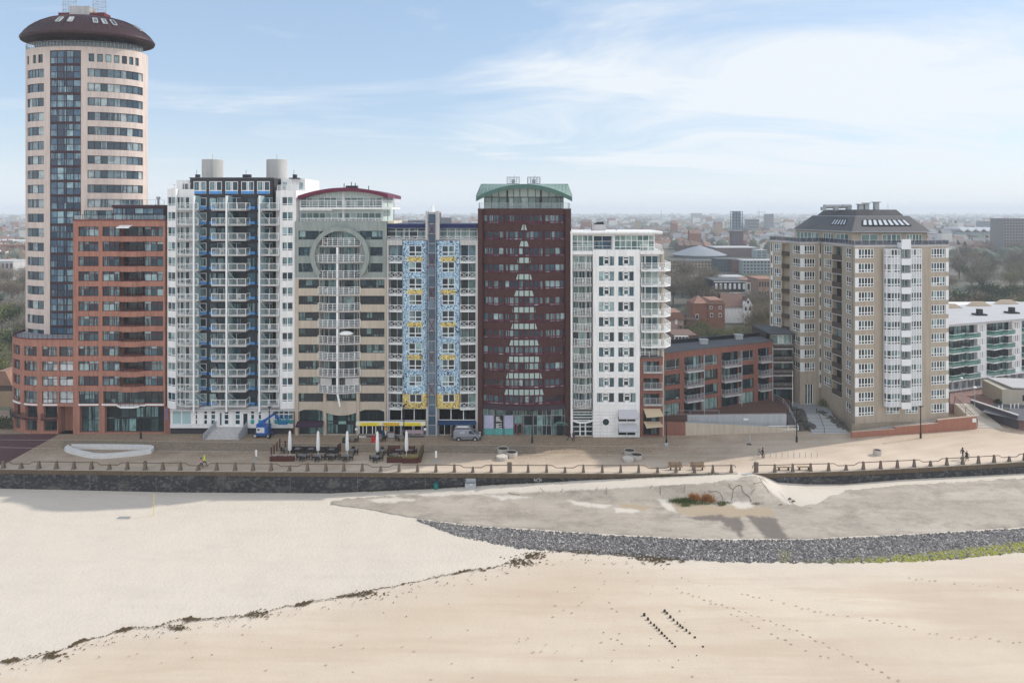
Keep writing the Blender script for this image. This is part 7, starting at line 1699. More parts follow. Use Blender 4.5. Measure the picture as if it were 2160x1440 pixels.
def van():
	p = UP(984, 930.5); t = thing('panel_van', 'silver grey panel van with roof rack parked by the mosaic block', 'van', p); x0, yn = p.x - 2.2, p.y
	pt = mat('silver_paint', (.27, .285, .33), .28, .04, 1, metal=.5, spec=.6); W_ = 1.88
	side = [(0, .38), (0.02, .9), (.06, 1.75), (.22, 1.92), (2.75, 1.94), (3.02, 1.86), (3.62, 1.28), (4.25, 1.08), (4.45, .9), (4.52, .55), (4.45, .34), (4.1, .32), (3.95, .62), (3.72, .74), (3.5, .74), (3.28, .62), (3.12, .32), (1.35, .32), (1.2, .62), (.98, .74), (.76, .74), (.54, .62), (.4, .36)]
	m = MB(); n = len(side); rows = []
	for y, q in ((0.0, .0), (.06, .0), (.94, .0), (W_ - .06, 0), (W_, 0)):
		rows.append(m.vs([(x0 + x, yn + y + (.14 * max(0, z - 1.0) if y < .5 else (-.14 * max(0, z - 1.0) if y > 1.2 else 0)), z) for x, z in side]))
	for a, c in zip(rows, rows[1:]):
		for k in range(n): m.f.append((a + k, a + (k + 1) % n, c + (k + 1) % n, c + k)); m.m.append(0)
	m.f.append(tuple(rows[0] + k for k in range(n))); m.f.append(tuple(rows[-1] + k for k in range(n - 1, -1, -1))); m.m += [0, 0]
	m.build('body', pt, t)
	yo = lambda z: yn + .14 * max(0, z - 1.0) - .012
	m = MB(); q = [(2.6, 1.22), (2.62, 1.72), (3.0, 1.74), (3.5, 1.28), (3.48, 1.2)]; m.face([(x0 + x, yo(z), z) for x, z in q]); m.build('side_window', G_dark, t)
	m = MB(); m.face([(x0 + 3.06, yn + .25, 1.84), (x0 + 3.06, yn + W_ - .25, 1.84), (x0 + 3.66, yn + W_ - .14, 1.28), (x0 + 3.66, yn + .14, 1.28)]); m.face([(x0 + 3.08, yn + .25, 1.86), (x0 + 3.67, yn + .14, 1.29), (x0 + 3.67, yn + W_ - .14, 1.29), (x0 + 3.08, yn + W_ - .25, 1.86)]); m.build('windscreen', G_dark, t)
	for x in (.87, 3.62):
		for y in (.13, W_ - .13): wheel(t, x0 + x, yn + y, .33, .22, M_greym)
	m = MB(); m.box(x0 + 4.3, yn - .01, .32, x0 + 4.56, yn + W_ + .01, .6); m.build('bumper', M_dkfr, t)
	for y in (.05, W_ - .4): m = MB(); m.box(x0 + 4.22, yn + y, .86, x0 + 4.5, yn + y + .35, 1.0); m.build('headlight', M_white, t)
	m = MB(); m.box(x0 + 1.3, yn - .012, .62, x0 + 3.1, yn, .68); m.build('side_trim', M_dkfr, t)
	m = MB()
	for y in (.32, W_ - .32): m.line([(x0 + .25, yn + y, 2.16), (x0 + 2.9, yn + y, 2.16)], .06)
	for x in (.3, .9, 1.5, 2.1, 2.7): m.beam((x0 + x, yn + .32, 2.14), (x0 + x, yn + W_ - .32, 2.14), .05); m.beam((x0 + x, yn + .32, 1.9), (x0 + x, yn + .32, 2.18), .05); m.beam((x0 + x, yn + W_ - .32, 1.9), (x0 + x, yn + W_ - .32, 2.18), .05)
	m.build('roof_rack', M_greym, t)
	m = MB(); m.box(x0 + .5, yn + .5, 2.17, x0 + 2.5, yn + .95, 2.27); m.build('ladder', M_whitem, t)
	text('AIR', (x0 + 1.5, yn + .055, 1.42), .42, mat('van_letter', (.62, .70, .78), .4, .05, 1), 'lettering', t, ext=.004, sx=1.3)
	m = MB(); m.box(x0 - .75, yn + .25, 1.35, x0 - .02, yn + .3, 1.42); m.box(x0 - .35, yn + .3, .6, x0 - .03, yn + 1.5, 1.9); m.build('rear_door', M_darkfr, t)
van()
def lift():
	p = UP(552, 924); t = thing('boom_lift', 'blue self-propelled boom lift with grey engine cover and folded arm', 'boom lift', p); bl = mat('lift_blue', (.014, .10, .36), .4, .08, 1); x, y = p.x, p.y
	m = MB(); m.box(x - 1.4, y + .2, .35, x + 1.4, y + 1.6, .7); m.box(x - 1.0, y + .0, .5, x + .9, y + 1.8, .8); m.build('chassis', bl, t)
	for a in (-1.15, 1.15):
		for c in (.1, 1.7): wheel(t, x + a, y + c, .43, .32, M_greym)
	m = MB(); m.prism([(x - .95, y - .1), (x + 1.0, y - .1), (x + 1.0, y + 1.8), (x - .95, y + 1.8)], .82, [2.05, 1.95, 1.95, 2.05]); m.build('turret', bl, t)
	m = MB(); m.box(x - .85, y - .16, .95, x + .5, y - .1, 1.85); o = m.build('engine_cover', mat('lift_white', (.58, .60, .62), .5, .08, 2), t); m = MB(); m.lathe((x - .5, y - .17, 1.5), [(.16, -.14), (.2, 0), (.16, .14)], 8, 1, .1); m.build('emblem', M_black, o)
	A, B_, C_, D_ = (x - .8, y + .8, 2.0), (x + 1.95, y + .8, 4.0), (x + 2.6, y + .8, 2.75), (x + 3.2, y + .8, 2.7)
	m = MB(); m.beam(A, B_, .34, .42); m.beam((x - 1.0, y + .8, 1.9), (x + .3, y + .8, 2.75), .5, .62); m.build('boom', bl, t); m = MB(); m.beam(B_, C_, .26, .3); m.build('jib', bl, t)
	m = MB(); m.box(x + 1.75, y + .62, 3.8, x + 2.1, y + .98, 4.2); m.build('knuckle', M_dkfr, t)
	m = MB(); q = [(x + 2.7, y + .2), (x + 4.2, y + .2), (x + 4.2, y + 1.3), (x + 2.7, y + 1.3), (x + 2.7, y + .2)]; railing(m, q, 2.35, 1.05, 'bars', 3, .5, .06); m.box(x + 2.7, y + .2, 2.25, x + 4.2, y + 1.3, 2.36); m.build('basket', mat('lift_teal', (.01, .16, .33), .45, .1, 1), t)
lift()
# ------------------------------------------------------------------ terrace: parasols, tables, chairs, screens, planters
TF = mat('wicker_black', (.022, .021, .022), .8, .3, 6); TT = mat('table_grey', (.17, .17, .18), .55, .15, 2)
def terrace():
	p0 = Vector((0, 0, 0)); par = None
	for x, y, h, lab in ((611.5, 962, 4.05, 'closed white parasol standing in the fenced corner of the terrace'), (671, 962.5, 3.98, 'closed white parasol, second from the fenced corner of the terrace'), (732.5, 962.5, 3.95, 'closed white parasol in the middle of the five'), (796, 963.5, 3.95, 'closed white parasol, nearest to the red sandwich board'), (857.5, 963, 3.95, 'closed white parasol between the dark planters at the right end')):
		p = UP(x, y)
		if par is None:
			par = thing('closed_parasol', lab, 'parasol', p, 'closed parasols of the terrace')
			m = MB(); rings = []; n = 16
			for z, r in ((.95, .20), (1.1, .24), (1.6, .25), (2.6, .23), (3.5, .18), (3.85, .15), (3.98, .06)): rings.append(m.vs([((r * (1 + .13 * (j % 2))) * math.cos(6.283 * j / n), r * (1 + .13 * (j % 2)) * math.sin(6.283 * j / n), z) for j in range(n)]))
			for a, c in zip(rings, rings[1:]):
				for j in range(n): m.f.append((a + j, a + (j + 1) % n, c + (j + 1) % n, c + j)); m.m.append(0)
			m.f.append(tuple(rings[0] + j for j in range(n))); m.f.append(tuple(rings[-1] + j for j in range(n))); m.m += [0, 0]
			m.build('furled_canopy', M_white, par, org=p0); m = MB(); m.tube([(0, 0, 0), (0, 0, 4.05)], .045, 8); m.build('pole', M_whitem, par, org=p0); m = MB(); m.lathe((0, 0, 0), [(.35, 0), (.35, .08), (.08, .14)], 12); m.build('base', M_greym, par, org=p0)
		else: dup(par, p, .3, lab)
	# prototypes
	tab = thing('terrace_table', 't', 'table'); m = MB(); m.box(-.42, -.42, .70, .42, .42, .75); m.build('tabletop', TT, tab, org=p0)
	for a in (-.36, .36):
		for c in (-.36, .36): m = MB(); m.box(a - .03, c - .03, 0, a + .03, c + .03, .70); m.build('leg', TF, tab, org=p0)
	ch = thing('terrace_chair', 't', 'chair'); m = MB(); m.box(-.27, -.26, .40, .27, .26, .46); m.build('seat', TF, ch, org=p0)
	m = MB(); m.prism([(-.27, .22), (.27, .22), (.29, .29), (-.29, .29)], .46, .92); m.build('backrest', TF, ch, org=p0)
	for a in (-.24, .24):
		m = MB(); m.line([(a * 1.12, -.24, .4), (a * 1.12, -.24, .64), (a * 1.12, .24, .66)], .05); m.build('armrest', TF, ch, org=p0)
		for c in (-.23, .23): m = MB(); m.beam((a, c, 0), (a * .95, c * .95, .42), .05); m.build('leg', TF, ch, org=p0)
	TB = [(640, 969, 'front row, next to the long planter', 'lrbf'), (671.5, 970, 'front row under the second parasol', 'lrf'), (700.5, 968.5, 'front row between second and third parasols', 'lrbf'), (731, 970, 'front row under the middle parasol', 'lrf'), (794, 971.5, 'front row under the fourth parasol', 'lrbf'),
		  (606.5, 955, 'back row in the fenced corner', 'lr'), (628, 955, 'back row, second from the fence', 'lr'), (656.5, 955, 'back row left of the second parasol', 'lr'), (700, 956, 'back row by the red end screen', 'lr'), (741.5, 958, 'by itself right of the middle parasol', 'rb'), (804, 959, 'by itself right of the fourth parasol', 'rb'), (840, 957, 'before the left dark seat back', 'lr'), (866, 957, 'before the right dark seat back', 'r'), (833, 967, 'behind the right-hand planters', 'l'),
		  (743, 932, 'close to the shop front beside the plant pot', 'lr'), (801, 930, 'close to the shop behind the red board', 'r'), (847, 930, 'close to the shop behind the fifth parasol', 'l')]
	first = True
	sd_ = {'l': ((-.75, 0), R(90), 'left of'), 'r': ((.75, 0), R(-90), 'right of'), 'b': ((0, .75), 0, 'behind'), 'f': ((0, -.75), R(180), 'in front of')}
	fc = True; rnd = random.Random(2)
	for x, y, where, sides in TB:
		p = UP(x, y); lab = 'grey topped terrace table ' + where
		if first: o = tab; o.location = p; o['label'] = lab; o['group'] = 'tables of the terrace'; first = False
		else: o = dup(tab, p, rnd.uniform(-.1, .1), lab)
		for s in sides:
			(dx, dy), rz, w = sd_[s]; q = p + Vector((dx, dy, 0)); lb = 'black wicker chair ' + w + ' the table ' + where
			if fc: o = ch; o.location = q; o.rotation_euler = (0, 0, rz); o['label'] = lb; o['group'] = 'chairs of the terrace'; fc = False
			else: dup(ch, q, rz + rnd.uniform(-.25, .25), lb)
	# screens and planters
	def planter(a, b, lab, h=.75, w=.45, plant=None, back=False):
		A, B_ = UP(*a), UP(*b); c = (A + B_) / 2; t = thing('box_planter', lab, 'planter', c); u = (B_ - A).normalized(); n = Vector((-u.y, u.x, 0)); n = n if n.y > 0 else -n
		m = MB(); q = [A, B_, B_ + n * w, A + n * w]; m.prism([(v.x, v.y) for v in q], 0, h)
		for k in range(1, 5): m.beam(A + Vector((0, 0, h * k / 5)) - n * .01, B_ + Vector((0, 0, h * k / 5)) - n * .01, .05, .02)
		m.build('box', M_wood, t)
		rnd = random.Random(int(a[0])); m = MB()
		for k in range(plant[1] if plant else 0):
			s = rnd.random(); v = A + (B_ - A) * s + n * w * rnd.random() + Vector((0, 0, h)); l = Vector((rnd.uniform(-.25, .25), rnd.uniform(-.25, .25), rnd.uniform(.15, plant[2]))); e = Vector((rnd.uniform(-1, 1), rnd.uniform(-1, 1), 0)) * .035; m.face([v - e, v + e, v + l])
		if plant: m.build('plants', plant[0], t)
	fl = mat('white_blossom', (.50, .48, .44), .9, .3, 4)
	planter((568.5, 973), (620, 973), 'long dark wooden planter with pale flowers at the terrace corner', .82, .5, (fl, 260, .22)); planter((815.5, 976), (848, 976), 'dark wooden planter with tall grass, left of the two at the right end', .75, .5, (M_gg, 120, .55)); planter((849, 977), (881, 977), 'dark wooden planter with yellow grass, right of the two at the right end', .75, .5, (mat('yellow_grass', (.26, .21, .05), .9, .3, 3), 220, .8))
	planter((882, 976), (889, 952), 'dark wooden planter with dry shrubs along the terrace right side', .8, .4, (mat('dry_shrub', (.13, .10, .04), .9, .4, 3), 260, .9))
	for (a, b, lab, h) in (((819, 956), (843, 956), 'dark slatted bench back, left of the pair at the right end', 1.25), ((852, 957), (875, 957), 'dark slatted bench back, right of the pair at the right end', 1.25), ((615, 953), (712, 955), 'long low dark slatted screen behind the back row of tables', .95), ((712, 955), (719, 951), 'red-brown end screen of three boards', 1.3)):
		A, B_ = UP(*a), UP(*b); t = thing('terrace_screen', lab, 'screen', (A + B_) / 2); n = max(2, int((B_ - A).length / 1.4)); m = MB()
		for k in range(5): m.beam(A + Vector((0, 0, h * (k + .5) / 5)), B_ + Vector((0, 0, h * (k + .5) / 5)), .05, h / 6)
		m.build('slats', M_wood if h > 1 else TF, t)
		for k in range(n + 1): m = MB(); v = A + (B_ - A) * (k / n); m.box(v.x - .05, v.y - .05, 0, v.x + .05, v.y + .05, h + .08); m.build('post', M_wood, t)
	t = thing('terrace_fence', 'row of red-brown wooden posts with a top bar closing the terrace corner', 'fence', UP(580, 955))
	Q = [(572.5, 961, 1.15), (578, 957, 1.2), (584, 951, 1.25), (590, 944, 1.3), (602, 944.5, .95), (615, 945, .95)]; m = MB(); pr = None
	for x, y, h in Q: v = UP(x, y); m = MB(); m.box(v.x - .09, v.y - .09, 0, v.x + .09, v.y + .09, h + .2); m.build('post', M_wood, t)
	m = MB(); a, c = UP(590, 944), UP(615, 945); m.beam(a + Vector((0, 0, 1.0)), c + Vector((0, 0, 1.0)), .07); m.build('top_bar', M_wood, t)
	p = UP(725, 934); t = thing('potted_plant', 'bushy green potted plant near the shop front', 'plant', p); m = MB(); m.lathe(p, [(.22, 0), (.28, .35), (.26, .36)], 10); m.build('pot', M_dkfr, t); m = MB(); rnd = random.Random(1)
	for k in range(160): a = rnd.uniform(0, 6.28); l = Vector((math.cos(a) * rnd.uniform(.1, .45), math.sin(a) * rnd.uniform(.1, .45), rnd.uniform(.2, .75))); v = p + Vector((0, 0, .34)); e = Vector((math.sin(a), -math.cos(a), 0)) * .05; m.face([v + l * .4 - e, v + l * .4 + e, v + l])
	m.build('leaves', M_gg, t)
	p = UP(788, 932); t = thing('sandwich_board', 'red sandwich board standing before the shop', 'sign', p); rd = mat('sign_red', (.36, .01, .015), .5, .1, 2)
	for s in (-1, 1): m = MB(); m.face([(p.x - .35, p.y + s * .3, 0), (p.x + .35, p.y + s * .3, 0), (p.x + .35, p.y + s * .03, 1.0), (p.x - .35, p.y + s * .03, 1.0)]); m.face([(p.x - .35, p.y + s * .27, 0), (p.x - .35, p.y + s * .0, 1.0), (p.x + .35, p.y + s * .0, 1.0), (p.x + .35, p.y + s * .27, 0)]); m.build('panel', rd, t)
	# shop front with yellow fascia
	Y = 116.9; X = lambda x: XA(x, Y); Z = lambda y: ZA(y, Y); ye = mat('sign_yellow', (.80, .66, .05), .5, .04, 2); wh = mat('sign_white', (.68, .68, .66), .5, .05, 2)
	t = thing('shop_fascia', 'long yellow shop fascia with red lettering and white hood', 'shop sign', (X(826), Y, Z(891)))
	m = MB(); m.box(X(752.5), Y - .7, Z(895), X(899), Y - .55, Z(888.2)); m.build('yellow_board', ye, t); m = MB(); m.prism([(X(752.5), Y - .7), (X(899), Y - .7), (X(899), Y - .35), (X(752.5), Y - .35)], Z(888.1), [Z(887.6), Z(887.6), Z(886.6), Z(886.6)]); m.build('hood', wh, t)
	for xx in (757, 806, 847, 893): m = MB(); m.box(X(xx - 4), Y - .72, Z(894.4), X(xx + 4), Y - .705, Z(888.8)); m.build('white_panel', wh, t)
	text('FREDSONS', (X(826), Y - .72, Z(891.7)), .55, mat('sign_letter_red', (.42, .03, .01), .5, .03, 1), 'lettering', t, ext=.01, sx=1.1)
	gy = mat('sign_letter_olive', (.40, .33, .06), .5, .03, 1); text('IJSSALON CAFETARIA', (X(781), Y - .72, Z(891.8)), .26, gy, 'lettering', t, ext=.006); text('LUNCHROOM & SNACKS', (X(869), Y - .72, Z(891.8)), .26, gy, 'lettering', t, ext=.006)
	for xx in (754, 898):
		d = thing('shop_globe', 'white globe lamp at the ' + ('ring block end' if xx < 800 else 'lift shaft end') + ' of the yellow fascia', 'lamp', (X(xx), Y - .8, 0)); m = MB(); m.lathe((X(xx), Y - .8, Z(905)), [(.02, 0), (.2, .06), (.24, .24), (.2, .42), (.02, .48)], 14); m.build('globe', M_white, d, smooth=True); m = MB(); m.tube([(X(xx), Y - .8, 0), (X(xx), Y - .8, Z(905))], .04, 6); m.build('post', M_greym, d)
	d = thing('ice_cream_sign', 'giant ice cream cone sign with orange scoop before the shop', 'sign', (X(815.5), Y - .9, 0)); m = MB(); m.lathe((X(815.5), Y - .9, .3), [(.05, 0), (.12, .5), (.2, .95)], 12); m.build('cone', M_white, d); m = MB(); m.lathe((X(815.5), Y - .9, 1.2), [(.15, 0), (.24, .15), (.22, .35), (.1, .55), (.01, .62)], 12); m.build('scoop', mat('orange_scoop', (.55, .26, .03), .6, .1, 3), d, smooth=True); m = MB(); m.box(X(815.5) - .2, Y - 1.1, 0, X(815.5) + .2, Y - .7, .3); m.build('base', M_dkfr, d)
	wn = mat('navy_stall', (.02, .045, .10), .6, .2, 2)
	d = thing('shop_counter', 'dark blue wind screen and counter along the shop front', 'counter', (X(830), Y - .5, 0)); m = MB(); m.box(X(756), Y - .6, 0, X(807), Y - .45, Z(917)); m.box(X(836), Y - .6, 0, X(897), Y - .45, Z(918)); m.box(X(806), Y - .7, 0, X(813), Y - .2, Z(905)); m.build('panel', wn, d); m = MB()
	for x0, x1 in ((759, 774), (789, 794)): m.box(X(x0), Y - .64, Z(919), X(x1), Y - .45, Z(917)); 
	for xx in (759, 767, 774.5, 787, 794, 807): m.box(X(xx) - .05, Y - .55, .6, X(xx) + .05, Y - .45, Z(894.2))
	m.build('frame', M_whitem, d)
	m = MB(); m.lathe((X(802), Y - .66, 1.2), [(.5, -.02), (.5, .02)], 16); 
	t2 = thing('ice_freezer', 'grey display freezer full of coloured packs beside the cone sign', 'freezer', (X(829), Y - 1.1, 0)); m = MB(); m.box(X(821), Y - 1.3, .1, X(834), Y - .65, .9); m.build('cabinet', M_greym, t2); m = MB(); m.box(X(821.5), Y - 1.26, .9, X(833.5), Y - .7, .96); m.build('packs', mat('packs', (.22, .10, .07), .6, .8, 9), t2)
	t3 = thing('shop_counter', 'pink and white ice counter under the fascia', 'counter', (X(862), Y - .5, 0)); m = MB(); m.box(X(850), Y - .44, .55, X(894), Y - .3, Z(905)); m.build('front', mat('pink_counter', (.36, .27, .32), .5, .35, 3), t3)
terrace()
# ------------------------------------------------------------------ garden furniture people keep on the balconies
def clutter():
	Z = Vector((0, 0, 0)); rnd = random.Random(14); pro = []
	for nm, lb, cat, c in (('balcony_chair', 'pale garden chair standing on the ', 'chair', (.55, .53, .50)), ('balcony_chair', 'dark garden chair standing on the ', 'chair', (.04, .045, .05))):
		t = thing(nm, lb, cat); mm = mat('plastic_%d' % int(c[0] * 100), c, .6, .1, 3); m = MB(); m.box(-.25, -.25, .38, .25, .25, .44); m.build('seat', mm, t, org=Z); m = MB(); m.box(-.25, .2, .44, .25, .25, .95); m.build('backrest', mm, t, org=Z)
		for a in (-.21, .21):
			for b_ in (-.2, .2): m = MB(); m.box(a - .02, b_ - .02, 0, a + .02, b_ + .02, .38); m.build('leg', mm, t, org=Z)
		pro.append([t, lb, False])
	t = thing('balcony_plant', 'p', 'plant'); m = MB(); m.lathe((0, 0, 0), [(.16, 0), (.2, .3)], 8); m.build('pot', M_brick2, t, org=Z); m = MB()
	for k in range(60): a = rnd.uniform(0, 6.28); v = Vector((0, 0, .28)); l = Vector((math.cos(a) * .3, math.sin(a) * .3, rnd.uniform(.1, .55))); e = Vector((math.sin(a), -math.cos(a), 0)) * .05; m.face([v + l * .3 - e, v + l * .3 + e, v + l])
	m.build('leaves', M_gg, t, org=Z); pro.append([t, 'potted plant standing on the ', False])
	for x, y, z, w in CLUT:
		k = rnd.choice((0, 0, 1, 1, 2)); t, lb, u = pro[k]; lab = lb + w; g = lab
		if u: dup(t, (x, y, z), rnd.uniform(0, 6), lab, g)
		else: t.location = (x, y, z); t['label'] = lab; t['group'] = g; pro[k][2] = True
clutter()
# ------------------------------------------------------------------ raised court, ramp walls, steps, rock beds
def court():
	dk = mat('court_brick', (.115, .066, .055), .85, .2, 1.5, 0, .2); z = 2.2
	m = MB(); a = UP(1396, 880, z); q = [(XA(1398, 120.2), 120.3), (XA(1461, 120.1), 120.1), (XA(1517, 120.3), 120.3), (XA(1659, 120.8), 120.8), (XA(1668, 131), 131), (XA(1640, 134), 134), (XA(1600, 131.5), 131.5)]; m.prism(q, -.2, z); tag(m.build('raised_court', dk), kind='structure')
	gw = mat('court_wall', (.40, .42, .45), .85, .08, .8, .4, .08); t = thing('court_wall', 'light grey retaining wall of the raised court behind the ramp', 'retaining wall', (XA(1560, 120), 120, 0)); P = Path([(XA(1450, 119.9), 119.9), (XA(1517, 120), 120), (XA(1659, 120.5), 120.5)]); m = MB(); m.strip(P, 0, P.len, 0, 2.45, -.35, 0); m.build('wall', gw, t); m = MB(); m.strip(P, 0, P.len, 2.45, 2.6, -.4, .06); m.build('coping', M_lgrey, t)
	m = MB(); railing(m, [(XA(1425, 120.2), 120.2), (XA(1517, 120.25), 120.25)], 2.6, .8, 'rail', 2, 2.5, .05); railing(m, [(XA(1517, 120.25), 120.25), (XA(1657, 120.75), 120.75)], 2.6, .12, 'none', 2, 8, .06); m.build('railing', M_greym, t); m = MB(); c = UP(1574, 884, 2.0); m.box(c.x - .4, 119.95, 1.75, c.x + .45, 119.97, 2.1); m.build('notice', M_white, t)
	t = thing('ramp_wall', 'low beige and red brick wall along the foot of the ramp', 'retaining wall', (XA(1540, 118), 118, 0)); a, b_, c = (XA(1399, 117.3), 117.3), (XA(1446, 117.2), 117.2), (XA(1682, 119), 119)
	m = MB(); m.prism([a, b_, (b_[0], b_[1] + .3), (a[0], a[1] + .3)], 0, [2.35, 2.2, 2.2, 2.35]); m.build('brick_end', M_brick2, t); m = MB(); m.prism([b_, c, (c[0], c[1] + .3), (b_[0], b_[1] + .3)], 0, [2.2, .75, .75, 2.2]); m.build('wall', M_beige, t)
	m = MB(); m.line([(b_[0], b_[1] + .15, 2.25), (lerp(b_[0], c[0], .5), lerp(b_[1], c[1], .5) + .15, 1.5), (lerp(b_[0], c[0], .85), 118.9, .95)], .35, .08); m.build('coping', M_greym, t); m = MB(); railing(m, [(XA(1620, 118.7), 118.7), (XA(1684, 118.9), 118.9)], .4, .75, 'rail', 2, 1.6, .08); m.build('railing', M_whitem, t)
	m = MB(); m.prism([(XA(1448, 117.6), 117.6), (XA(1675, 119.3), 119.3), (XA(1668, 120.1), 120.1), (XA(1452, 119.8), 119.8)], -.1, [1.4, .02, .02, 1.4]); tag(m.build('ramp', mat('ramp_paving', (.17, .15, .14), .85, .15, 1.5)), kind='structure')
	# side stair rail of the court
	t = thing('court_steps', 'dark side steps with a pale handrail down from the raised court', 'steps', (XA(1665, 121), 121, 0)); m = MB()
	for k in range(9): m.box(XA(1661, 121) , 119.6 + .32 * k, 0, XA(1672, 121), 122.6, 2.2 * (k + 1) / 9)
	m.build('treads', mat('dark_step', (.11, .105, .11), .85, .15, 1.5), t); m = MB(); P3 = [Vector((XA(1672.5, 121), 118.9, .3)), Vector((XA(1672.5, 121), 122.6, 2.3)), Vector((XA(1652, 128), 128, 2.4)), Vector((XA(1634, 131), 131, 2.4))]; m.line([p + Vector((0, 0, .95)) for p in P3], .07); m.line([p + Vector((0, 0, .5)) for p in P3], .04)
	for p in P3: m.beam(p, p + Vector((0, 0, .95)), .06)
	m.build('handrail', M_greym, t)
	# path and steps to the tan tower
	sl = mat('step_slate', (.25, .265, .285), .8, .12, 1.5, 0, .1); t = thing('path_steps', 'broad grey steps climbing between rock beds to the tan tower door', 'steps', UP(1745, 912)); m = MB(); n = 14
	for k in range(n):
		s0 = k / n; ya, yb = lerp(118.2, 124.8, s0), 126; xl0, xr0 = lerp(1712, 1700, s0), lerp(1790, 1752, s0); z1 = 1.45 * (k + 1) / n
		m.prism([(XA(xl0, ya), ya), (XA(xr0, ya), ya), (XA(lerp(1790, 1752, 1), 126), 126), (XA(1699, 126), 126)], 0, z1)
	m.prism([(XA(1699, 126), 126), (XA(1756, 126), 126), (XA(1732, 131), 131), (XA(1672, 134), 134), (XA(1668, 131), 131)], 0, 1.46); m.build('treads', sl, t); m = MB()
	for k in range(n): s0 = k / n; ya = lerp(118.2, 124.8, s0); z1 = 1.45 * (k + 1) / n; m.box(XA(lerp(1712, 1700, s0), ya), ya - .03, z1 - .05, XA(lerp(1790, 1752, s0), ya), ya + .16, z1 + .012)  # pale strips put the light on the tread edges into colour
	m.build('tread_light', mat('tread_light_pale', (.50, .50, .50), .8, .08, 1), t); m = MB(); a, c = UP(1739, 914), (XA(1722, 125), 125, 1.45); m.line([(a.x, a.y, .95), (c[0], c[1], 2.4)], .06); m.beam(a, (a.x, a.y, .95), .06); m.beam(c, (c[0], c[1], 2.4), .06); m.build('handrail', M_dkfr, t)
	rk = mat('rock', (.10, .095, .09), .9, .35, 2, 0, .25); rnd = random.Random(9); M_shr = mat('bed_shrub', (.07, .075, .03), .9, .4, 3)
	for lab, quad in (('left bed of dark boulders beside the broad steps', [(1662, 907), (1714, 906), (1690, 868), (1652, 855)]), ('right bed of dark boulders beside the broad steps', [(1738, 880), (1782, 909), (1768, 890), (1724, 868)])):
		z = .6; Q = [UP(x, y, lerp(.1, 1.4, max(0, (909 - y) / 50))) for x, y in quad]; c = sum(Q, Vector()) / 4; t = thing('rock_bed', lab, 'rockery', c); m = MB(); m.prism([(p.x, p.y) for p in Q], -.1, [p.z for p in Q]); m.build('soil', mat('bed_soil', (.07, .058, .045), .95, .3, 2), t)
		m = MB()
		for k in range(70):
			u, v = rnd.random(), rnd.random(); p = (Q[0].lerp(Q[1], u)).lerp(Q[3].lerp(Q[2], u), v); r = rnd.uniform(.35, .8); i = len(m.v); cs = [Vector((rnd.uniform(.6, 1) * a, rnd.uniform(.6, 1) * b_, rnd.uniform(.5, .9) * c2)) * r for c2 in (-.6, 1) for a, b_ in ((-1, -1), (1, -1), (1, 1), (-1, 1))]; m.vs([p + q for q in cs])
			for f in ((0, 3, 2, 1), (4, 5, 6, 7), (0, 1, 5, 4), (1, 2, 6, 5), (2, 3, 7, 6), (3, 0, 4, 7)): m.f.append(tuple(i + k2 for k2 in f)); m.m.append(0)
		m.build('boulders', rk, t); m = MB()
		for k in range(260): u, v = rnd.random(), rnd.random(); p = (Q[0].lerp(Q[1], u)).lerp(Q[3].lerp(Q[2], u), v); e = Vector((rnd.uniform(-.1, .1), rnd.uniform(-.1, .1), 0)); m.face([p - e, p + e, p + Vector((rnd.uniform(-.3, .3), rnd.uniform(-.3, .3), rnd.uniform(.3, .9)))])
		m.build('shrubs', M_shr, t)
	p = UP(1736, 858, 1.3); t = thing('green_bush', 'bright green bush beside the tan tower door', 'bush', p); m = MB()
	for k in range(420): a, b_ = rnd.uniform(0, 6.28), rnd.uniform(0, 1.57); r = rnd.uniform(.5, 1.15); v = p + Vector((math.cos(a) * math.cos(b_) * r * 1.2, math.sin(a) * math.cos(b_) * r, math.sin(b_) * r * 1.3)); e = Vector((rnd.uniform(-1, 1), rnd.uniform(-1, 1), rnd.uniform(-.5, .5))) * .12; f = Vector((rnd.uniform(-1, 1), rnd.uniform(-1, 1), rnd.uniform(0, 1))) * .16; m.face([v - e, v + e, v + f])
	m.build('leaves', M_gg, t); m = MB(); m.tube([p, p + Vector((0, 0, .8))], .06, 5); m.build('stem', M_wood, t)
	# flagpole
	p = UP(1672, 862, 1.3); t = thing('flagpole', 'slim white flagpole beside the rock bed', 'flagpole', p); m = MB(); m.tube([p, p + Vector((0, 0, 7.0))], [.06, .035], 8); m.build('pole', M_whitem, t); m = MB(); m.lathe(p + Vector((0, 0, 7)), [(.02, 0), (.07, .06), (.02, .12)], 8); m.build('finial', M_whitem, t)
	# plinth wall and stepped red wall in front of the tan tower
	tl = mat('tan_plinth', (.30, .255, .20), .88, .1, .6, .4, .08); t = thing('plinth_wall', 'tan plinth wall under the tower with a sloping grey ramp rail', 'retaining wall', (XA(1850, 117), 117, 0)); P = Path([(XA(1783, 121), 121), (XA(1797, 118.2), 118.2), (XA(1865, 119), 119), (XA(1999, 120.6), 120.6)]); m = MB(); m.strip(P, 0, P.len, 0, 1.6, -.3, -.05); m.build('wall', tl, t)
	m = MB(); a, c = P.pos(P.q(1800), .12), P.pos(P.q(1990), .12); m.prism([(a.x, a.y), (c.x, c.y), (c.x, c.y + .25), (a.x, a.y + .25)], 0, [.4, 1.75, 1.75, .4]); m.build('ramp_parapet', M_lgrey, t)
	rw_ = mat('red_wall', (.33, .15, .105), .85, .12, .8, .3, .12); t = thing('stepped_wall', 'low red brick wall stepping up towards the broad stairs', 'wall', UP(1930, 912)); P = Path([(XA(1797, 116), 116), (XA(1888, 117.4), 117.4), (XA(1978, 119), 119), (XA(2061, 120.6), 120.6)]); w0, c0 = MB(), MB()
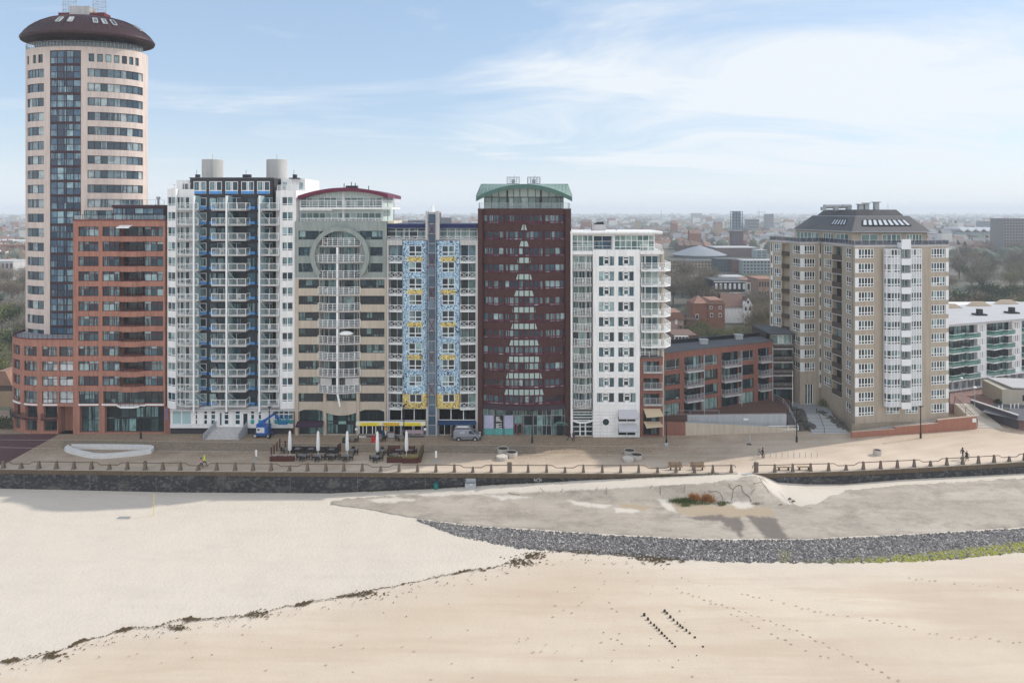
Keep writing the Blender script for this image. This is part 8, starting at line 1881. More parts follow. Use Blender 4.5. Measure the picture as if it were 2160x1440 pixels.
	for x0, x1, h0, h1 in ((1797, 1887.5, .95, 1.0), (1888, 1977.5, 1.35, 1.5), (1978, 2060.5, 2.05, 2.25)):
		a, c = P.pos(P.q(x0)), P.pos(P.q(x1)); d = Vector((0, .35)); w0.prism([(a.x, a.y), (c.x, c.y), (c.x, c.y + .35), (a.x, a.y + .35)], 0, [h0, h1, h1, h0]); c0.prism([(a.x, a.y - .04), (c.x, c.y - .04), (c.x, c.y + .4), (a.x, a.y + .4)], [h0 + .004, h1 + .004, h1 + .004, h0 + .004], [h0 + .1, h1 + .1, h1 + .1, h0 + .1])
	w0.build('wall', rw_, t); c0.build('coping', mat('wall_coping', (.42, .33, .27), .85, .1, 1), t); m = MB(); c = P.pos(P.q(2054)); m.box(c.x - .4, c.y - .05, 1.25, c.x + .4, c.y - .01, 1.95); m.build('notice', M_white, t)
	# broad stairs to the upper square
	ct = mat('stair_concrete', (.46, .42, .37), .85, .1, 1, 0, .08); t = thing('broad_stairs', 'broad pale concrete stairs climbing to the upper square', 'stairs', UP(2075, 895)); m = MB(); n = 16
	for k in range(n): s0 = k / n; ya = lerp(121, 129.5, s0); m.prism([(XA(lerp(2064, 2016, s0), ya), ya), (XA(lerp(2118, 2050, s0), ya), ya), (XA(2050, 130), 130), (XA(2012, 130), 130)], 0, 1.85 * (k + 1) / n)
	m.build('treads', ct, t); m = MB(); P3 = [Vector((XA(2062, 121.4), 121.4, .2)), Vector((XA(2014, 130), 130, 1.85))]; m.line([p + Vector((0, 0, 1.4)) for p in P3], .07); m.line([p + Vector((0, 0, .9)) for p in P3], .05)
	for s in (0, .5, 1): p = P3[0].lerp(P3[1], s); m.beam(p, p + Vector((0, 0, 1.4)), .06)
	m.build('handrail', M_dkfr, t)
	t = thing('stair_wall', 'dark grey wall descending on the far side of the broad stairs', 'wall', UP(2110, 890)); m = MB(); a, c = (XA(2047, 130.2), 130.2), (XA(2146, 120.4), 120.4); m.prism([a, c, (c[0] + .4, c[1] + .3), (a[0] + .4, a[1] + .3)], -.1, [2.45, 2.45, 2.45, 2.45]); m.build('wall', mat('slate_wall', (.085, .085, .105), .85, .15, .8, .3, .1), t); m = MB(); m.prism([(a[0] - .05, a[1] - .05), (c[0] - .05, c[1] - .1), (c[0] + .5, c[1] + .3), (a[0] + .5, a[1] + .3)], 2.454, 2.56); m.build('coping', M_lgrey, t)
	m = MB(); m.prism([(XA(2012, 130), 130), (XA(2047, 130.2), 130.2), (XA(2148, 120.6), 120.6), (XA(2200, 118), 118), (XA(2600, 119), 119), (240, 260), (88, 260), (XA(2003, 141), 141), (XA(2003, 130), 130)], -2, 1.84); tag(m.build('upper_square', M_plaza), kind='structure')
	m = MB()
	for ln in ([(2003, 826), (2160, 850)], [(2100, 812), (2160, 826)]): a, c = UP(*ln[0], 1.85), UP(*ln[1], 1.85); e = Vector((0, .12, 0)); m.face([a - e, c - e, c + e, a + e])
	tag(m.build('paving_line', M_copetop), kind='structure')
	m = MB(); q = [UP(x, y, 1.848) for x, y in ((2070, 868), (2120, 838), (2180, 850), (2180, 890), (2150, 886))]; m.face(q); tag(m.build('dark_yard', mat('dark_paving', (.10, .105, .12), .85, .2, 1)), kind='structure')
	t = thing('flat_kiosk', 'low beige concrete kiosk with dark windows on the upper square', 'kiosk', UP(2150, 850, 1.84)); p = UP(2114, 852, 1.84); m = MB(); m.prism([(p.x, p.y), (p.x + 9, p.y - 1.6), (p.x + 10, p.y + 6), (p.x + 1, p.y + 7)], 1.84, [4.6, 4.9, 5.1, 4.8]); m.build('wall', mat('kiosk_concrete', (.40, .37, .31), .85, .08, .8, .3, .06), t); m = MB(); m.prism([(p.x + 1.6, p.y - .3), (p.x + 9.3, p.y - 1.9), (p.x + 10.3, p.y + 6.2), (p.x + 2.2, p.y + 7.2)], [4.9] * 4, [5.15] * 4); m.build('roof', M_lroof, t); m = MB(); m.prism([(p.x + 3.4, p.y - .64), (p.x + 4.9, p.y - .91), (p.x + 4.9, p.y - .85), (p.x + 3.4, p.y - .58)], 2.6, 3.7); m.build('window', G_dark, t)
	for k, (x, y) in enumerate(((2098, 840), (2106, 838), (2104, 850))):
		p = UP(x, y, 1.84); t = thing('clipped_shrub', ('dark round shrub on the square, ' + ('leftmost by the kiosk', 'tallest by the kiosk', 'smallest and nearest')[k]), 'shrub', p); m = MB()
		for j in range(120): v = Vector((rnd.gauss(0, 1), rnd.gauss(0, 1), rnd.gauss(0, 1))).normalized() * rnd.uniform(.4, .7); v.z = abs(v.z); e = Vector((rnd.uniform(-.15, .15), rnd.uniform(-.15, .15), .1)); m.face([p + v - e, p + v + e, p + v * 1.25 + Vector((0, 0, .1))])
		m.build('leaves', M_dg, t); m = MB(); m.lathe(p, [(.35, 0), (.4, .3)], 10); m.build('pot', M_dkfr, t)
	p = UP(2122, 872, 1.84); t = thing('yucca', 'spiky yellow-green plant by the pale posts on the square', 'plant', p); m = MB()
	for j in range(70): a = rnd.uniform(0, 6.28); d = Vector((math.cos(a), math.sin(a), rnd.uniform(.4, 1.5))) * .75; e = Vector((-math.sin(a), math.cos(a), 0)) * .06; m.face([p - e, p + e, p + d])
	m.build('leaves', M_gg, t)
	bol = None
	for x, y in ((2107, 866), (2114, 864), (2132, 862), (2140, 861), (2148, 860)):
		p = UP(x, y, 1.84); m = MB()
		if bol is None: m.lathe((0, 0, 0), [(.09, 0), (.09, .9), (.03, .95)], 8); bol = m.build('white_bollard', M_white, org=(0, 0, 0)); o = bol
		else: o = dup(bol, kids=False)
		o.location = p; tag(o, 'short white bollard in the row by the kiosk yard', 'bollard', 'white bollards by the kiosk')
court()
# ------------------------------------------------------------------ the town behind: ground, trees, houses, far landmarks
GZ = -2.0
m = MB(); m.face([(-12000, 126, GZ), (12000, 126, GZ), (12000, 9000, GZ), (-12000, 9000, GZ)]); tag(m.build('town_ground', M_town), kind='structure')
m = MB(); m.face([(-600, 100, GZ + .01), (-97, 100, GZ + .01), (-97, 131, GZ + .01), (-600, 131, GZ + .01)]); tag(m.build('side_ground', M_town), kind='structure')
rt = random.Random(31); Z0 = Vector((0, 0, 0))
M_bark = mat('bark', (.12, .10, .08), .95, .3, 3); M_ever = mat('evergreen', (.035, .05, .02), .9, .45, .8); M_leaf = mat('spring_leaf', (.10, .12, .035), .9, .4, .8)
def twig_mat(name, c):
	m_, nt, b = nodes(name); g = nt.nodes.new('ShaderNodeNewGeometry'); c1 = ramp(nt, g.outputs['Random Per Island'], [(0, tuple(x * .6 for x in c)), (.6, c), (1, tuple(min(1, x * 1.5) for x in c))]).outputs[0]
	L(nt, c1, b.inputs['Base Color']); b.inputs['Roughness'].default_value = .95; return m_
TW = [twig_mat('twigs_grey', (.175, .155, .12)), twig_mat('twigs_brown', (.175, .135, .095)), twig_mat('twigs_olive', (.16, .15, .07)), twig_mat('evergreen_leaf', (.035, .06, .022)), twig_mat('spring_leaf_tree', (.10, .12, .035)), twig_mat('white_blossom_tree', (.42, .40, .36))]
def tree_proto(kind, h, w, n, seed):
	rnd = random.Random(seed); t = thing('bare_tree' if kind < 3 else ('evergreen_tree' if kind == 3 else ('leafy_tree' if kind == 4 else 'blossom_shrub')), 'tree', 'tree')
	m = MB(); m.tube([(0, 0, -.3), (rnd.uniform(-.2, .2), rnd.uniform(-.2, .2), h * .3), (rnd.uniform(-.4, .4), rnd.uniform(-.4, .4), h * .62)], [.04 * h * .6, .028 * h * .6, .01 * h], 6); tips = []
	for k in range(9):
		a = k * 2.4 + rnd.uniform(-.3, .3); z = h * rnd.uniform(.22, .5); r = w * rnd.uniform(.5, .95); p = Vector((0, 0, z)); q = Vector((math.cos(a) * r * .5, math.sin(a) * r * .5, z + h * .2)); e = Vector((math.cos(a) * r, math.sin(a) * r, z + h * rnd.uniform(.25, .45))); m.tube([p, q, e], [.012 * h, .007 * h, .002 * h], 4); tips += [q, e, (q + e) / 2]
	m.build('trunk', M_bark, t, org=Z0); m = MB(); cl = [Vector((rnd.gauss(0, .45) * w, rnd.gauss(0, .45) * w, h * rnd.uniform(.42, .92))) for k in range(13)] + tips
	for k in range(n):
		c = rnd.choice(cl); p = c + Vector((rnd.gauss(0, 1), rnd.gauss(0, 1), rnd.gauss(0, .8))) * w * .24
		if p.z < h * .12: continue
		if kind < 3: d = (Vector((p.x * .6, p.y * .6, h * .25)) + Vector((rnd.uniform(-1, 1), rnd.uniform(-1, 1), rnd.uniform(-.3, 1))) * w * .8).normalized() * rnd.uniform(.5, 1.5) * h * .08; e = Vector((rnd.uniform(-1, 1), rnd.uniform(-1, 1), rnd.uniform(-1, 1))).normalized() * .006 * h; m.face([p - e, p + e, p + d])
		else: s = .03 * h; e = Vector((rnd.uniform(-1, 1), rnd.uniform(-1, 1), rnd.uniform(-1, 1))) * s; f = Vector((rnd.uniform(-1, 1), rnd.uniform(-1, 1), rnd.uniform(-1, 1))) * s; m.face([p - e, p + f, p + e, p - f])
	m.build('crown', TW[kind], t, org=Z0); return t
PT = [tree_proto(0, 11, 4.2, 2600, 1), tree_proto(1, 10, 4.5, 2600, 2), tree_proto(2, 8, 4.0, 2400, 3), tree_proto(3, 8, 3.4, 1500, 4), tree_proto(4, 7, 3.6, 1500, 5), tree_proto(5, 4.5, 3.2, 1300, 6), tree_proto(0, 13, 4.6, 3000, 7)]
TL = ['bare grey-brown tree in the hazy park behind the seafront', 'bare reddish-brown tree in the hazy park behind the seafront', 'low olive-brown bare thicket tree behind the seafront', 'dark evergreen tree among the bare trees behind the seafront', 'green leafed tree among the bare trees behind the seafront', 'white blossoming shrub in the gardens behind the low red block', 'tall bare grey-brown tree in the hazy park behind the seafront']
TG = ['bare grey trees', 'bare brown trees', 'thicket trees', 'evergreen trees', 'leafy trees', 'blossom shrubs', 'tall bare trees']
used = [False] * len(PT)
def tree(k, x, y, s=1.0, lab=None):
	z = GZ; rz = rt.uniform(0, 6.28); sc = (s * rt.uniform(.85, 1.2), s * rt.uniform(.85, 1.2), s * rt.uniform(.85, 1.15))
	if not used[k]: o = PT[k]; used[k] = True; o.location = (x, y, z); o.rotation_euler = (0, 0, rz); o.scale = sc; o['label'] = lab or TL[k]; o['group'] = TG[k]
	else: dup(PT[k], (x, y, z), rz, lab or TL[k], TG[k], sc)
def grove(px0, px1, y0, y1, n, kinds, s=1.0):
	"""trees between two sight lines and two distances"""
	for i in range(n):
		y = math.exp(rt.uniform(math.log(y0), math.log(y1))); x = XA(rt.uniform(px0, px1), y); tree(rt.choice(kinds), x, y, s * rt.uniform(.75, 1.2))
grove(1418, 1500, 196, 224, 15, [3, 3, 4, 3, 2], .62); grove(1592, 1655, 198, 228, 13, [2, 2, 1, 2], .85); grove(1500, 1592, 198, 222, 12, [2, 4, 2, 3], .42); grove(1440, 1640, 300, 380, 16, [0, 3, 1, 4], .75); grove(1400, 1500, 232, 262, 7, [3, 2, 4], .7); grove(1520, 1615, 192, 206, 12, [5, 5, 5, 2], .75); grove(1480, 1560, 190, 215, 9, [2, 4, 2], .55); grove(1590, 1655, 210, 250, 8, [2, 1], 1.0)
grove(1415, 1500, 270, 330, 8, [6, 6, 0], 1.15); grove(1490, 1560, 262, 300, 4, [0, 6, 1], 1.0); grove(1575, 1650, 225, 290, 6, [1, 0, 2], 1.0)
grove(1405, 1500, 360, 420, 9, [0, 1, 6], .8); grove(1400, 1640, 800, 1100, 14, [0, 3, 6], 1.2)
grove(-60, 70, 165, 260, 20, [2, 3, 0, 4, 4], 1.0); grove(-40, 70, 270, 420, 14, [0, 1, 3], 1.15); grove(-60, 80, 150, 175, 6, [2, 4, 2], .7)
grove(1995, 2220, 215, 330, 30, [3, 3, 4, 1, 3], 1.05); grove(1995, 2220, 330, 520, 34, [0, 1, 2, 6, 3], 1.15); grove(1990, 2230, 600, 900, 18, [0, 1, 3], 1.2)
# houses
WM = [mat('house_brick', (.24, .115, .085), .85, .2, .8), mat('house_white', (.62, .61, .58), .8, .08, .8), mat('house_buff', (.34, .27, .20), .85, .15, .8), mat('house_dark', (.10, .075, .065), .85, .2, .8)]
RM = [mat('tile_orange', (.27, .155, .115), .85, .25, 1), mat('tile_brown', (.17, .11, .09), .85, .25, 1), mat('tile_grey', (.19, .195, .21), .85, .2, 1)]
WG = mat('house_window', (.05, .06, .07), .2, .3, .5)
def house_proto(w, d, h, rh, wm, rm, detail=True):
	t = thing('row_house', 'house', 'house'); m = MB(); m.slabxz([(0, 0)] * 0 or [(-w / 2, -.5), (w / 2, -.5), (w / 2, h), (-w / 2, h)], -d / 2, d / 2)
	for x in (-w / 2 + .01, w / 2 - .01): m.face([(x, -d / 2, h), (x, d / 2, h), (x, 0, h + rh)])
	m.build('wall', wm, t, org=Z0); m = MB(); e = .3
	for s in (-1, 1): m.face([(-w / 2, s * (d / 2 + e), h - .2), (w / 2, s * (d / 2 + e), h - .2), (w / 2, 0, h + rh + .1), (-w / 2, 0, h + rh + .1)]); m.face([(-w / 2, s * (d / 2 + e), h - .4), (w / 2, s * (d / 2 + e), h - .4), (w / 2, s * (d / 2 + e), h - .2), (-w / 2, s * (d / 2 + e), h - .2)])
	r = m.build('roof', rm, t, org=Z0); m = MB(); m.box(-w / 2 + .3, -.4, h + rh - .6, -w / 2 + 1.1, .4, h + rh + 1.1); m.build('chimney', WM[0], r, org=Z0)
	if detail:
		for zz in (1.0, 3.8):
			for x in (-w * .24, w * .24): m = MB(); m.box(x - .75, -d / 2 - .04, zz, x + .75, -d / 2 - .01, zz + 1.5); o = m.build('window', M_whitem, t, org=Z0); m = MB(); m.box(x - .62, -d / 2 - .06, zz + .12, x + .62, -d / 2 - .045, zz + 1.38); m.build('pane', WG, o, org=Z0)
		m = MB(); m.box(-.9, -d / 2 - .8, h - .3, .9, 0, h + 1.3); m.build('dormer', M_whitem, r, org=Z0)
	return t
HP = [house_proto(6.5, 9, 5.8, 3.4, WM[i], RM[j]) for i, j in ((0, 0), (1, 0), (2, 1), (3, 1), (0, 2), (1, 1))]
HL = ['brick row house with orange roof in the hazy town', 'white row house with orange roof in the hazy town', 'buff row house with brown roof in the hazy town', 'dark brick row house with brown roof in the hazy town', 'brick row house with grey roof in the hazy town', 'white row house with brown roof in the hazy town']
hu = [False] * len(HP)
def house(k, x, y, rz, s=1.0, lab=None):
	sc = (1.0 * s, s * rt.uniform(.95, 1.1), s * rt.uniform(.9, 1.15))
	if not hu[k]: o = HP[k]; hu[k] = True; o.location = (x, y, GZ); o.rotation_euler = (0, 0, rz); o.scale = sc; o['label'] = lab or HL[k]; o['group'] = HL[k]
	else: dup(HP[k], (x, y, GZ), rz, lab or HL[k], HL[k], sc)
hc = 0
for px0, px1, y0, y1, dens in ((1200, 1640, 420, 1250, .72), (-60, 70, 430, 1100, .8), (1995, 2240, 560, 1100, .72)):
	y = y0
	while y < y1 and hc < 285:
		x = XA(px0, y); x1 = XA(px1, y); k0 = rt.randrange(len(HP)); run = 0; yo = 0; rz = rt.uniform(-.25, .25)
		while x < x1 and hc < 285:
			if run <= 0: run = rt.randint(4, 9); k0 = rt.randrange(len(HP)); yo = rt.uniform(-12, 12); rz = rt.choice((0, 0, R(90), R(180))) + rt.uniform(-.2, .2); x += rt.uniform(4, 26) / dens
			if 1395 < CX + F * x / y < 1655 and y < 660: x += 8; continue
			if rt.random() < .9: house(k0 if rt.random() < .75 else rt.randrange(len(HP)), x, y + yo + math.sin(rz) * run * 2, rz, rt.uniform(.95, 1.15)); hc += 1
			x += 6.55 if abs(math.sin(rz)) < .6 else 10; run -= 1
		y *= 1.085
# beyond the countable houses: roofs and trees merging into haze
def far_mass():
	rnd = random.Random(77); M_tw = mat('far_trees', (.10, .118, .088), .95, .35, .02); mb = MB()
	for k in range(3600):
		y = math.exp(rnd.uniform(math.log(520), math.log(7500))); x = XA(rnd.uniform(-250, 2420), y); r = rnd.uniform(4, 9) * (1 + y / 3500); h = rnd.uniform(6, 12) * (1 + y / 9000)
		if 1395 < CX + F * x / y < 1655 and y < 660: continue
		n = 7; i = mb.vs([(x + r * rnd.uniform(.7, 1.2) * math.cos(6.283 * j / n), y + r * rnd.uniform(.7, 1.2) * math.sin(6.283 * j / n), GZ + h * .2) for j in range(n)]); k2 = mb.vs([(x + r * rnd.uniform(.4, .9) * math.cos(6.283 * j / n), y + r * rnd.uniform(.4, .9) * math.sin(6.283 * j / n), GZ + h * rnd.uniform(.6, .9)) for j in range(n)]); tp = mb.vs([(x, y, GZ + h)])
		for j in range(n): mb.f.append((i + j, i + (j + 1) % n, k2 + (j + 1) % n, k2 + j)); mb.m.append(0); mb.f.append((k2 + j, k2 + (j + 1) % n, tp)); mb.m.append(0)
	tag(mb.build('distant_woods', M_tw), 'distant tree canopy merging into the haze towards the horizon', 'woods', kind='stuff')
	mats_ = [WM[0], WM[1], WM[2], mat('far_tile_red', (.24, .15, .12), .85, .3, .3), mat('far_tile_brown', (.19, .14, .12), .85, .3, .3), mat('far_tile_grey', (.22, .23, .25), .85, .2, .3), M_lroof]; mb = MB()
	for k in range(3800):
		y = math.exp(rnd.uniform(math.log(640), math.log(6500))); x = XA(rnd.uniform(-250, 2420), y); w = rnd.uniform(5, 16) * (1 + y / 3500); d = rnd.uniform(6, 10); h = rnd.uniform(5, 9) * (1 + (rnd.random() < .06) * 1.6); flat_ = rnd.random() < .35
		
		if 1395 < CX + F * x / y < 1655 and y < 690: continue
		mb.mi = rnd.choice((0, 1, 1, 1, 2)); mb.box(x - w / 2, y - d / 2, GZ, x + w / 2, y + d / 2, GZ + h); mb.mi = 6 if flat_ else rnd.choice((3, 4, 5, 5))
		if flat_: mb.box(x - w / 2, y - d / 2, GZ + h, x + w / 2, y + d / 2, GZ + h + .4)
		else:
			for s in (-1, 1): mb.face([(x - w / 2, y + s * d / 2, GZ + h), (x + w / 2, y + s * d / 2, GZ + h), (x + w / 2, y, GZ + h + 4), (x - w / 2, y, GZ + h + 4)])
	tag(mb.build('distant_town', mats_), 'distant town of countless small roofs fading into the haze', 'town', kind='stuff')
far_mass()
# landmarks one can point at
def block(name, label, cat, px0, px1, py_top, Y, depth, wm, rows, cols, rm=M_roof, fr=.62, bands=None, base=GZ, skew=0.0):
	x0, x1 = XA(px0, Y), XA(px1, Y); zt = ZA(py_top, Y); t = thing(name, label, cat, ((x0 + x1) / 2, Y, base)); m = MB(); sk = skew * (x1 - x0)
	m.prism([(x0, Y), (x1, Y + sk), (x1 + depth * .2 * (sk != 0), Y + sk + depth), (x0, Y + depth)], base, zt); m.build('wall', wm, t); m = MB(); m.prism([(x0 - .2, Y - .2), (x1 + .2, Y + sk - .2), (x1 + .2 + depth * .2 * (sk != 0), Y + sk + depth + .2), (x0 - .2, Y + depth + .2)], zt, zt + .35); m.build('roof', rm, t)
	P = Path([(x0, Y), (x1, Y + sk)]); 
	if rows:
		dz = (zt - base) / rows; dx = P.len / cols
		if rows * cols > 90:
			for r in range(rows): m = MB(); [m.strip(P, dx * (c + .5 - fr / 2), dx * (c + .5 + fr / 2), base + dz * (r + .28), base + dz * (r + .8), -.05, .04) for c in range(cols)]; m.build('window_row', WG, t)
		else:
			for r in range(rows):
				for c in range(cols): m = MB(); m.strip(P, dx * (c + .5 - fr / 2), dx * (c + .5 + fr / 2), base + dz * (r + .28), base + dz * (r + .8), -.05, .04); m.build('window', WG if wm is not M_char else M_cur, t)
	if bands:
		for r in range(1, rows + 1): m = MB(); m.strip(P, -.1, P.len + .1, base + (zt - base) * r / rows - .35, base + (zt - base) * r / rows, .01, .14); m.build('band', bands, t)
	return t
M_char = mat('charcoal_render', (.04, .045, .055), .8, .15, 1); M_steel = mat('blue_steel', (.13, .17, .22), .6, .1, .5)
# brick church-like tower with open steel belfry
def belfry():
	Y = 640; p = AT(1553.5, 445, Y); w = 4.8; zb = ZA(487, Y); zt = ZA(446, Y); t = thing('bell_tower', 'slender dark brick tower with an open steel lattice top above the town', 'tower', (p.x, Y, GZ)); m = MB(); m.box(p.x - w, Y - w, GZ, p.x + w, Y + w, zb); m.build('shaft', mat('tower_brick', (.085, .065, .075), .85, .15, .4), t); m = MB(); m.box(p.x - w * .82, Y - w * .82, zb, p.x + w * .82, Y + w * .82, zb + 1.4); m.build('ledge', M_lgrey, t); m = MB(); n = 6; q = w * .86; hh = (zt - zb - 1.4) / n
	for k in range(n + 1): z = zb + 1.4 + hh * k; m.line([(p.x - q, Y - q, z), (p.x + q, Y - q, z), (p.x + q, Y + q, z), (p.x - q, Y + q, z), (p.x - q, Y - q, z)], .5)
	for a in (-1, -.33, .33, 1):
		for c in (-1, 1): m.beam((p.x + a * q, Y + c * q, zb + 1), (p.x + a * q, Y + c * q, zt), .5)
	m.build('lattice', M_steel, t); m = MB(); [m.lathe((p.x + a * q * .5, Y, zb + 1.6 + hh * k), [(.9, 0), (.7, 1.2), (.2, 1.8)], 8) for k in range(5) for a in (-.7, .7)]; m.build('bells', M_greym, t); m = MB(); m.box(p.x - q * .75, Y - q * .75, zb + 1.4, p.x + q * .75, Y + q * .75, zt - .3); m.build('inner_core', mat('core_blue', (.26, .32, .38), .6, .1, .5), t)
belfry()
def arena():
	Y = 590; c = AT(1481, 532, Y); t = thing('round_hall', 'wide round hall with a shallow grey cone roof in the town', 'hall', (c.x, Y, GZ)); r = 23; z1 = ZA(539, Y); z2 = ZA(519, Y) ; m = MB(); m.lathe((c.x, Y + 10, 0), [(r * .95, GZ), (r * .95, z1)], 40); m.build('wall', mat('hall_wall', (.13, .15, .18), .8, .15, .4), t); m = MB(); m.lathe((c.x, Y + 10, 0), [(r * 1.02, z1), (r * 1.02, z1 + .5), (r * .5, lerp(z1, z2, .6)), (.5, z2)], 40); m.build('roof', mat('hall_roof', (.23, .25, .28), .7, .1, .1), t)
	block('long_hall', 'long dark hall with a pale flat roof right of the round hall', 'hall', 1511, 1600, 523, 600, 30, mat('hall_brick', (.12, .09, .09), .85, .15, .4), 0, 0, M_lroof)
	block('slatted_hall', 'pale slatted end pavilion of the long hall', 'pavilion', 1596, 1618, 528, 580, 12, mat('pavilion', (.30, .37, .38), .7, .1, .5), 5, 2, M_lroof, .8)
arena()
block('office_block', 'long buff office block with flat roof below the round hall', 'office', 1418, 1512, 551, 470, 14, WM[2], 3, 14)
block('office_block', 'dark teal and brick office block below the long hall', 'office', 1512, 1566, 547, 455, 12, mat('teal_office', (.05, .08, .095), .6, .2, .5), 4, 8)
block('office_block', 'brown brick office end with blank wall below the tower', 'office', 1546, 1568, 549, 448, 12, mat('office_brick', (.14, .085, .08), .85, .15, .5), 0, 0)
block('office_block', 'pale blue-grey office block with ribbon windows left of the tan tower', 'office', 1567, 1640, 550, 440, 12, mat('office_pale', (.26, .30, .32), .7, .1, .5), 4, 10, M_lroof)
block('row_block', 'low brick row with a pale long roof behind the bare park trees', 'houses', 1460, 1570, 585, 330, 10, WM[0], 2, 12, M_lroof)
block('modern_house_block', 'charcoal three storey house block with white bands', 'apartment building', 1506, 1574, 593, 268, 12, M_char, 3, 7, M_roof, .5, M_whitem)
block('modern_house_block', 'white gabled three storey end houses of the charcoal block', 'apartment building', 1575, 1608, 594, 266, 12, WM[1], 3, 4, RM[0], .5)
block('brick_flats', 'red brick flats partly hidden behind the tan tower edge', 'apartment building', 1600, 1640, 590, 258, 12, mat('flats_brick', (.30, .20, .16), .85, .15, .6), 4, 7, RM[0], .6)
def villas():
	Y = 232; t = thing('red_villa', 'red brick villa with a square turret under an orange pyramid roof', 'house', AT(1490, 680, Y)); X = lambda x: XA(x, Y); z = lambda y: ZA(y, Y)
	m = MB(); m.box(X(1462), Y, GZ, X(1493), Y + 8, z(640)); m.box(X(1493), Y - .5, GZ, X(1528), Y + 8, z(641)); m.build('wall', WM[0], t); m = MB(); c = (X(1479), Y + 4); q = [(X(1463), Y - .4), (X(1495), Y - .4), (X(1495), Y + 8.4), (X(1463), Y + 8.4)]
	for a, b_ in zip(q, q[1:] + q[:1]): m.face([(*a, z(640)), (*b_, z(640)), (*c, z(626))])
	r = m.build('turret_roof', RM[0], t); m = MB(); m.slabxz([(X(1492), z(641)), (X(1529), z(641)), (X(1524), z(632)), (X(1497), z(632))], Y - .8, Y + 8.5); m.build('roof', RM[0], t)
	for x0, x1, y0, y1 in ((1466, 1473, 662, 673), (1496, 1502, 645, 651), (1515, 1521, 645, 651), (1497, 1503, 660, 668), (1515, 1521, 660, 668)): m = MB(); m.box(X(x0), Y - .6, z(y1), X(x1), Y - .5, z(y0)); o = m.build('window', M_whitem, t); m = MB(); m.box(X(x0 + .8), Y - .64, z(y1 - 1), X(x1 - .8), Y - .61, z(y0 + 1)); m.build('pane', WG, o)
	m = MB(); m.prism([(X(1444), Y - 2), (X(1466), Y - 2), (X(1466), Y + 4), (X(1444), Y + 4)], GZ, z(672)); m.face([(X(1440), Y - 2.2, z(673)), (X(1466), Y - 2.2, z(673)), (X(1466), Y + 4, z(664)), (X(1446), Y + 4, z(664))]); m.build('annex', RM[1], t)
	Y2 = 246; X = lambda x: XA(x, Y2); z = lambda y: ZA(y, Y2); t = thing('white_villa', 'white gabled house with a long dark red roof', 'house', AT(1555, 668, Y2)); m = MB(); m.slabxz([(X(1568), GZ), (X(1588), GZ), (X(1588), z(644)), (X(1578), z(628)), (X(1568), z(644))], Y2, Y2 + 10); m.box(X(1524), Y2 + 1, GZ, X(1568), Y2 + 9, z(646)); m.build('wall', M_white, t)
	m = MB(); m.face([(X(1520), Y2 + .4, z(648)), (X(1571), Y2 + .4, z(648)), (X(1576), Y2 + 5, z(622)), (X(1528), Y2 + 5, z(622))]); m.face([(X(1528), Y2 + 5, z(622)), (X(1576), Y2 + 5, z(622)), (X(1571), Y2 + 10, z(648)), (X(1520), Y2 + 10, z(648))]); m.face([(X(1568), Y2 - .3, z(645)), (X(1578), Y2 - .3, z(627)), (X(1578), Y2 + 10, z(627)), (X(1566), Y2 + 10, z(648))]); m.build('roof', RM[1], t)
	for x0, x1, y0, y1 in ((1571, 1575, 647, 655), (1580, 1584, 647, 655), (1576, 1580, 634, 640)): m = MB(); m.box(X(x0), Y2 - .08, z(y1), X(x1), Y2 - .02, z(y0)); m.build('window', WG, t)
	t = thing('pink_cottage', 'small pink cottage with red tiled roof beside the white balconies', 'house', AT(1424, 690, 205)); Y3 = 205; X = lambda x: XA(x, Y3); z = lambda y: ZA(y, Y3); m = MB(); m.box(X(1406), Y3, GZ, X(1442), Y3 + 8, z(672)); m.build('wall', mat('pink_render', (.42, .29, .26), .85, .08, .8), t); m = MB(); m.slabxz([(X(1404), z(673)), (X(1444), z(673)), (X(1436), z(658)), (X(1412), z(658))], Y3 - .4, Y3 + 8.4); m.build('roof', RM[0], t); m = MB(); m.box(X(1424), Y3 - .05, z(684), X(1429), Y3 - .01, z(673)); m.build('window', M_whitem, t)
	t = thing('garden_house', 'low brown house with white dormer behind the low red block', 'house', AT(1450, 715, 165)); Y4 = 165; X = lambda x: XA(x, Y4); z = lambda y: ZA(y, Y4); m = MB(); m.box(X(1415), Y4, GZ, X(1480), Y4 + 8, z(722)); m.build('wall', WM[3], t); m = MB(); m.slabxz([(X(1412), z(723)), (X(1484), z(723)), (X(1470), z(706)), (X(1420), z(706))], Y4 - .4, Y4 + 8); r = m.build('roof', RM[1], t); m = MB(); m.box(X(1421), Y4 - 1, z(718), X(1450), Y4 + 2, z(707)); m.build('dormer', M_whitem, r); m = MB(); [m.box(X(x), Y4 - 1.05, z(716), X(x + 5), Y4 - 1.01, z(709)) for x in (1423, 1430, 1437, 1444)]; m.build('dormer_window', WG, r)
villas()
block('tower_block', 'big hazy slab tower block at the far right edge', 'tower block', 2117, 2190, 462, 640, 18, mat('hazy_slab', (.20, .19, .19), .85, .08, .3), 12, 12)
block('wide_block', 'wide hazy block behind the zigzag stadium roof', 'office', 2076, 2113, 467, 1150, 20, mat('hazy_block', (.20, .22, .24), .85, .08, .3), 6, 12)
def zig():
	Y = 900; t = thing('zigzag_hall', 'white zigzag roofed hall in the haze left of the slab tower', 'hall', AT(2070, 500, Y)); m = MB(); X = lambda x: XA(x, Y); z = lambda y: ZA(y, Y); m.box(X(2015), Y, GZ, X(2120), Y + 30, z(490)); m.build('wall', mat('zig_wall', (.22, .25, .28), .8, .1, .3), t); pts = []; x = 2022
	while x < 2122: pts += [(X(x), z(480)), (X(x + 9), z(485.5))]; x += 17
	m = MB(); m.slabxz(pts + [(a, c - 2.2) for a, c in pts[::-1]], Y - 2, Y + 30); m.build('roof', M_white, t)
zig()
